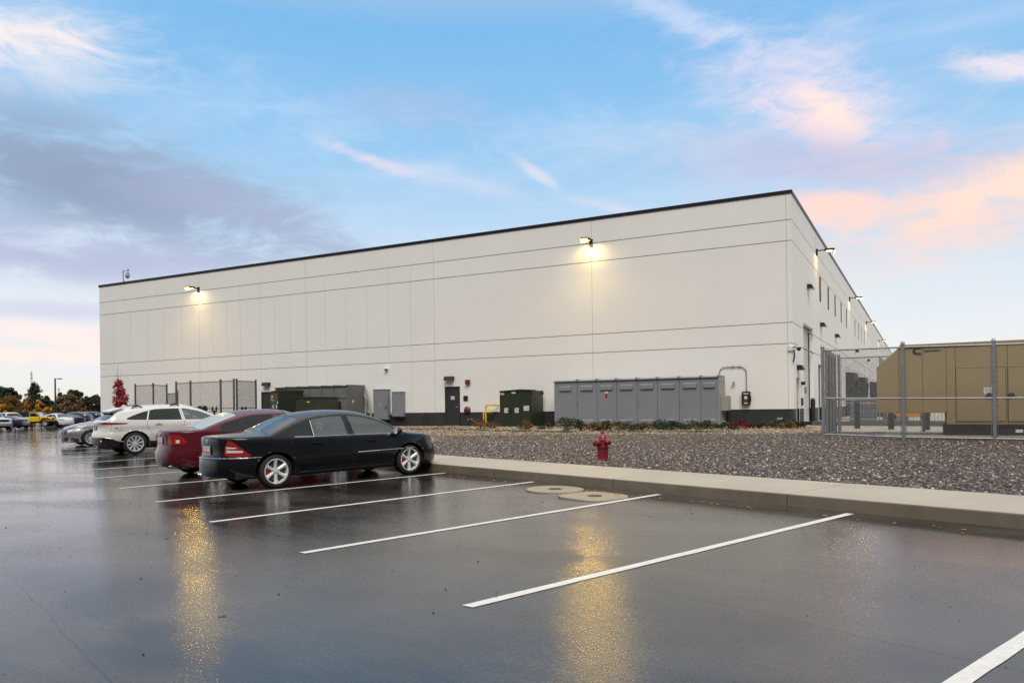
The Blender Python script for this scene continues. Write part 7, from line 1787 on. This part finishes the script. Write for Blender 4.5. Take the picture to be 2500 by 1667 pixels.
for p_, c_ in HZ[1:-1]: e = el.new(p_); e.color = (*c_, 1)
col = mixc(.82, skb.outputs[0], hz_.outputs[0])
# cloud coordinates on a plane overhead
zc_ = mth('MAXIMUM', sep.outputs['Z'], 0.0); den = mth('ADD', zc_, .12)
cb = N(nt, 'ShaderNodeCombineXYZ'); L(nt, mth('DIVIDE', sep.outputs['X'], den), cb.inputs[0]); L(nt, mth('DIVIDE', sep.outputs['Y'], den), cb.inputs[1])
mp = N(nt, 'ShaderNodeMapping'); mp.inputs['Rotation'].default_value = (0, 0, R(25)); mp.inputs['Scale'].default_value = (.55, 1.5, 1); L(nt, cb.outputs[0], mp.inputs['Vector'])
def noise(sc, det=6.0, ro=.55, di=.3, v=None):
    n_ = N(nt, 'ShaderNodeTexNoise', Scale=sc, Detail=det, Roughness=ro, Distortion=di); L(nt, v or mp.outputs[0], n_.inputs['Vector']); return n_.outputs['Fac']
def rng(v, a, b, c=0.0, d=1.0, smooth=True):
    n_ = N(nt, 'ShaderNodeMapRange'); n_.interpolation_type = 'SMOOTHSTEP' if smooth else 'LINEAR'
    for k_, x in zip(('From Min', 'From Max', 'To Min', 'To Max'), (a, b, c, d)): n_.inputs[k_].default_value = x
    L(nt, v, n_.inputs['Value']); return n_.outputs[0]
n1 = noise(1.0); n2 = noise(2.6, 8, .6, .5); n3 = noise(.7, 5, .5, .2)
wisp = mth('MULTIPLY', rng(mth('ADD', mth('MULTIPLY', n1, .6), mth('MULTIPLY', n2, .4)), .46, .74), .34)
col = mixc(wisp, col, (.74, .78, .88))
mw = N(nt, 'ShaderNodeMapping'); mw.inputs['Scale'].default_value = (1, 1, 2.8); L(nt, DIR, mw.inputs['Vector'])
nd = noise(5.5, 8, .62, .6, mw.outputs[0]); nd2 = noise(13.0, 8, .66, .9, mw.outputs[0]); NMIX = mth('ADD', mth('MULTIPLY', nd, .55), mth('MULTIPLY', nd2, .45))
def blob(cx, cy, ex, ey, rot, color, strength, lo=.38, hi=.62, src=None):
    """a cloud bank around one fixed compass direction, angular size in photo px at the centre"""
    d = ray(cx*1.06293, cy*1.06293); d = d/np.linalg.norm(d); rt = np.cross(d, [0, 0, 1.]); rt /= np.linalg.norm(rt); up = np.cross(rt, d); c_, s_ = math.cos(R(rot)), math.sin(R(rot))
    a_ = (rt*c_+up*s_)*(CF/(ex*1.06293)); b_ = (up*c_-rt*s_)*(CF/(ey*1.06293))
    def dot(v):
        n_ = N(nt, 'ShaderNodeVectorMath', operation='DOT_PRODUCT'); L(nt, DIR, n_.inputs[0]); n_.inputs[1].default_value = tuple(v); return n_.outputs['Value']
    A, B = dot(a_), dot(b_); r2 = mth('ADD', mth('MULTIPLY', A, A), mth('MULTIPLY', B, B)); front = rng(dot(d), .3, .5)
    g = mth('MULTIPLY', mth('EXPONENT', mth('MULTIPLY', r2, -1.0)), front)
    tex = mth('ADD', NMIX, mth('MULTIPLY', g, .26)); m_ = rng(tex, lo+.16, lo+.42)
    return mth('MULTIPLY', mth('MULTIPLY', m_, g), strength), color
# dark sky zone added behind the viewer, standing in for dark surroundings in car reflections
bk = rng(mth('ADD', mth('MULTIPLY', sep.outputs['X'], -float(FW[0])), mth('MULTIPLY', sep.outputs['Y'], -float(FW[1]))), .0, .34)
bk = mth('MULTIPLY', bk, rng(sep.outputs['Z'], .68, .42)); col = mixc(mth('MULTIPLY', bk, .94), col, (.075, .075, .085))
for args in BLOBS:
    f, c_ = blob(*args[:8], **(args[8] if len(args) > 8 else {})); f = mth('MINIMUM', f, 1.0); col = mixc(f, col, c_)
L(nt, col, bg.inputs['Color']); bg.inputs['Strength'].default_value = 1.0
sl = bpy.data.lights.new('sun', 'SUN'); sl.energy = SUN_E; sl.angle = R(35); sl.color = (1.0, .93, .83); so = bpy.data.objects.new('sun', sl); C.objects.link(so)
sd = Vector((math.sin(SUN_AZ)*math.cos(SUN_EL), math.cos(SUN_AZ)*math.cos(SUN_EL), math.sin(SUN_EL))); so.rotation_euler = sd.to_track_quat('Z', 'Y').to_euler(); so.location = (0, -20, 40)
vs_ = scene.view_settings; vs_.view_transform = 'Standard'; vs_.look = 'None'; vs_.exposure = EXPOSURE; vs_.gamma = 1; vs_.use_curve_mapping = False
cy = scene.cycles; cy.use_denoising = True; cy.denoising_input_passes = 'RGB_ALBEDO_NORMAL'; cy.denoising_prefilter = 'NONE'; cy.use_adaptive_sampling = False; cy.max_bounces = 7; cy.transparent_max_bounces = 12; cy.caustics_reflective = False; cy.caustics_refractive = False; cy.sample_clamp_indirect = 2.0; cy.sample_clamp_direct = 20.0
try: cy.denoiser = 'OPENIMAGEDENOISE'
except Exception: pass
scene.render.engine = 'CYCLES'
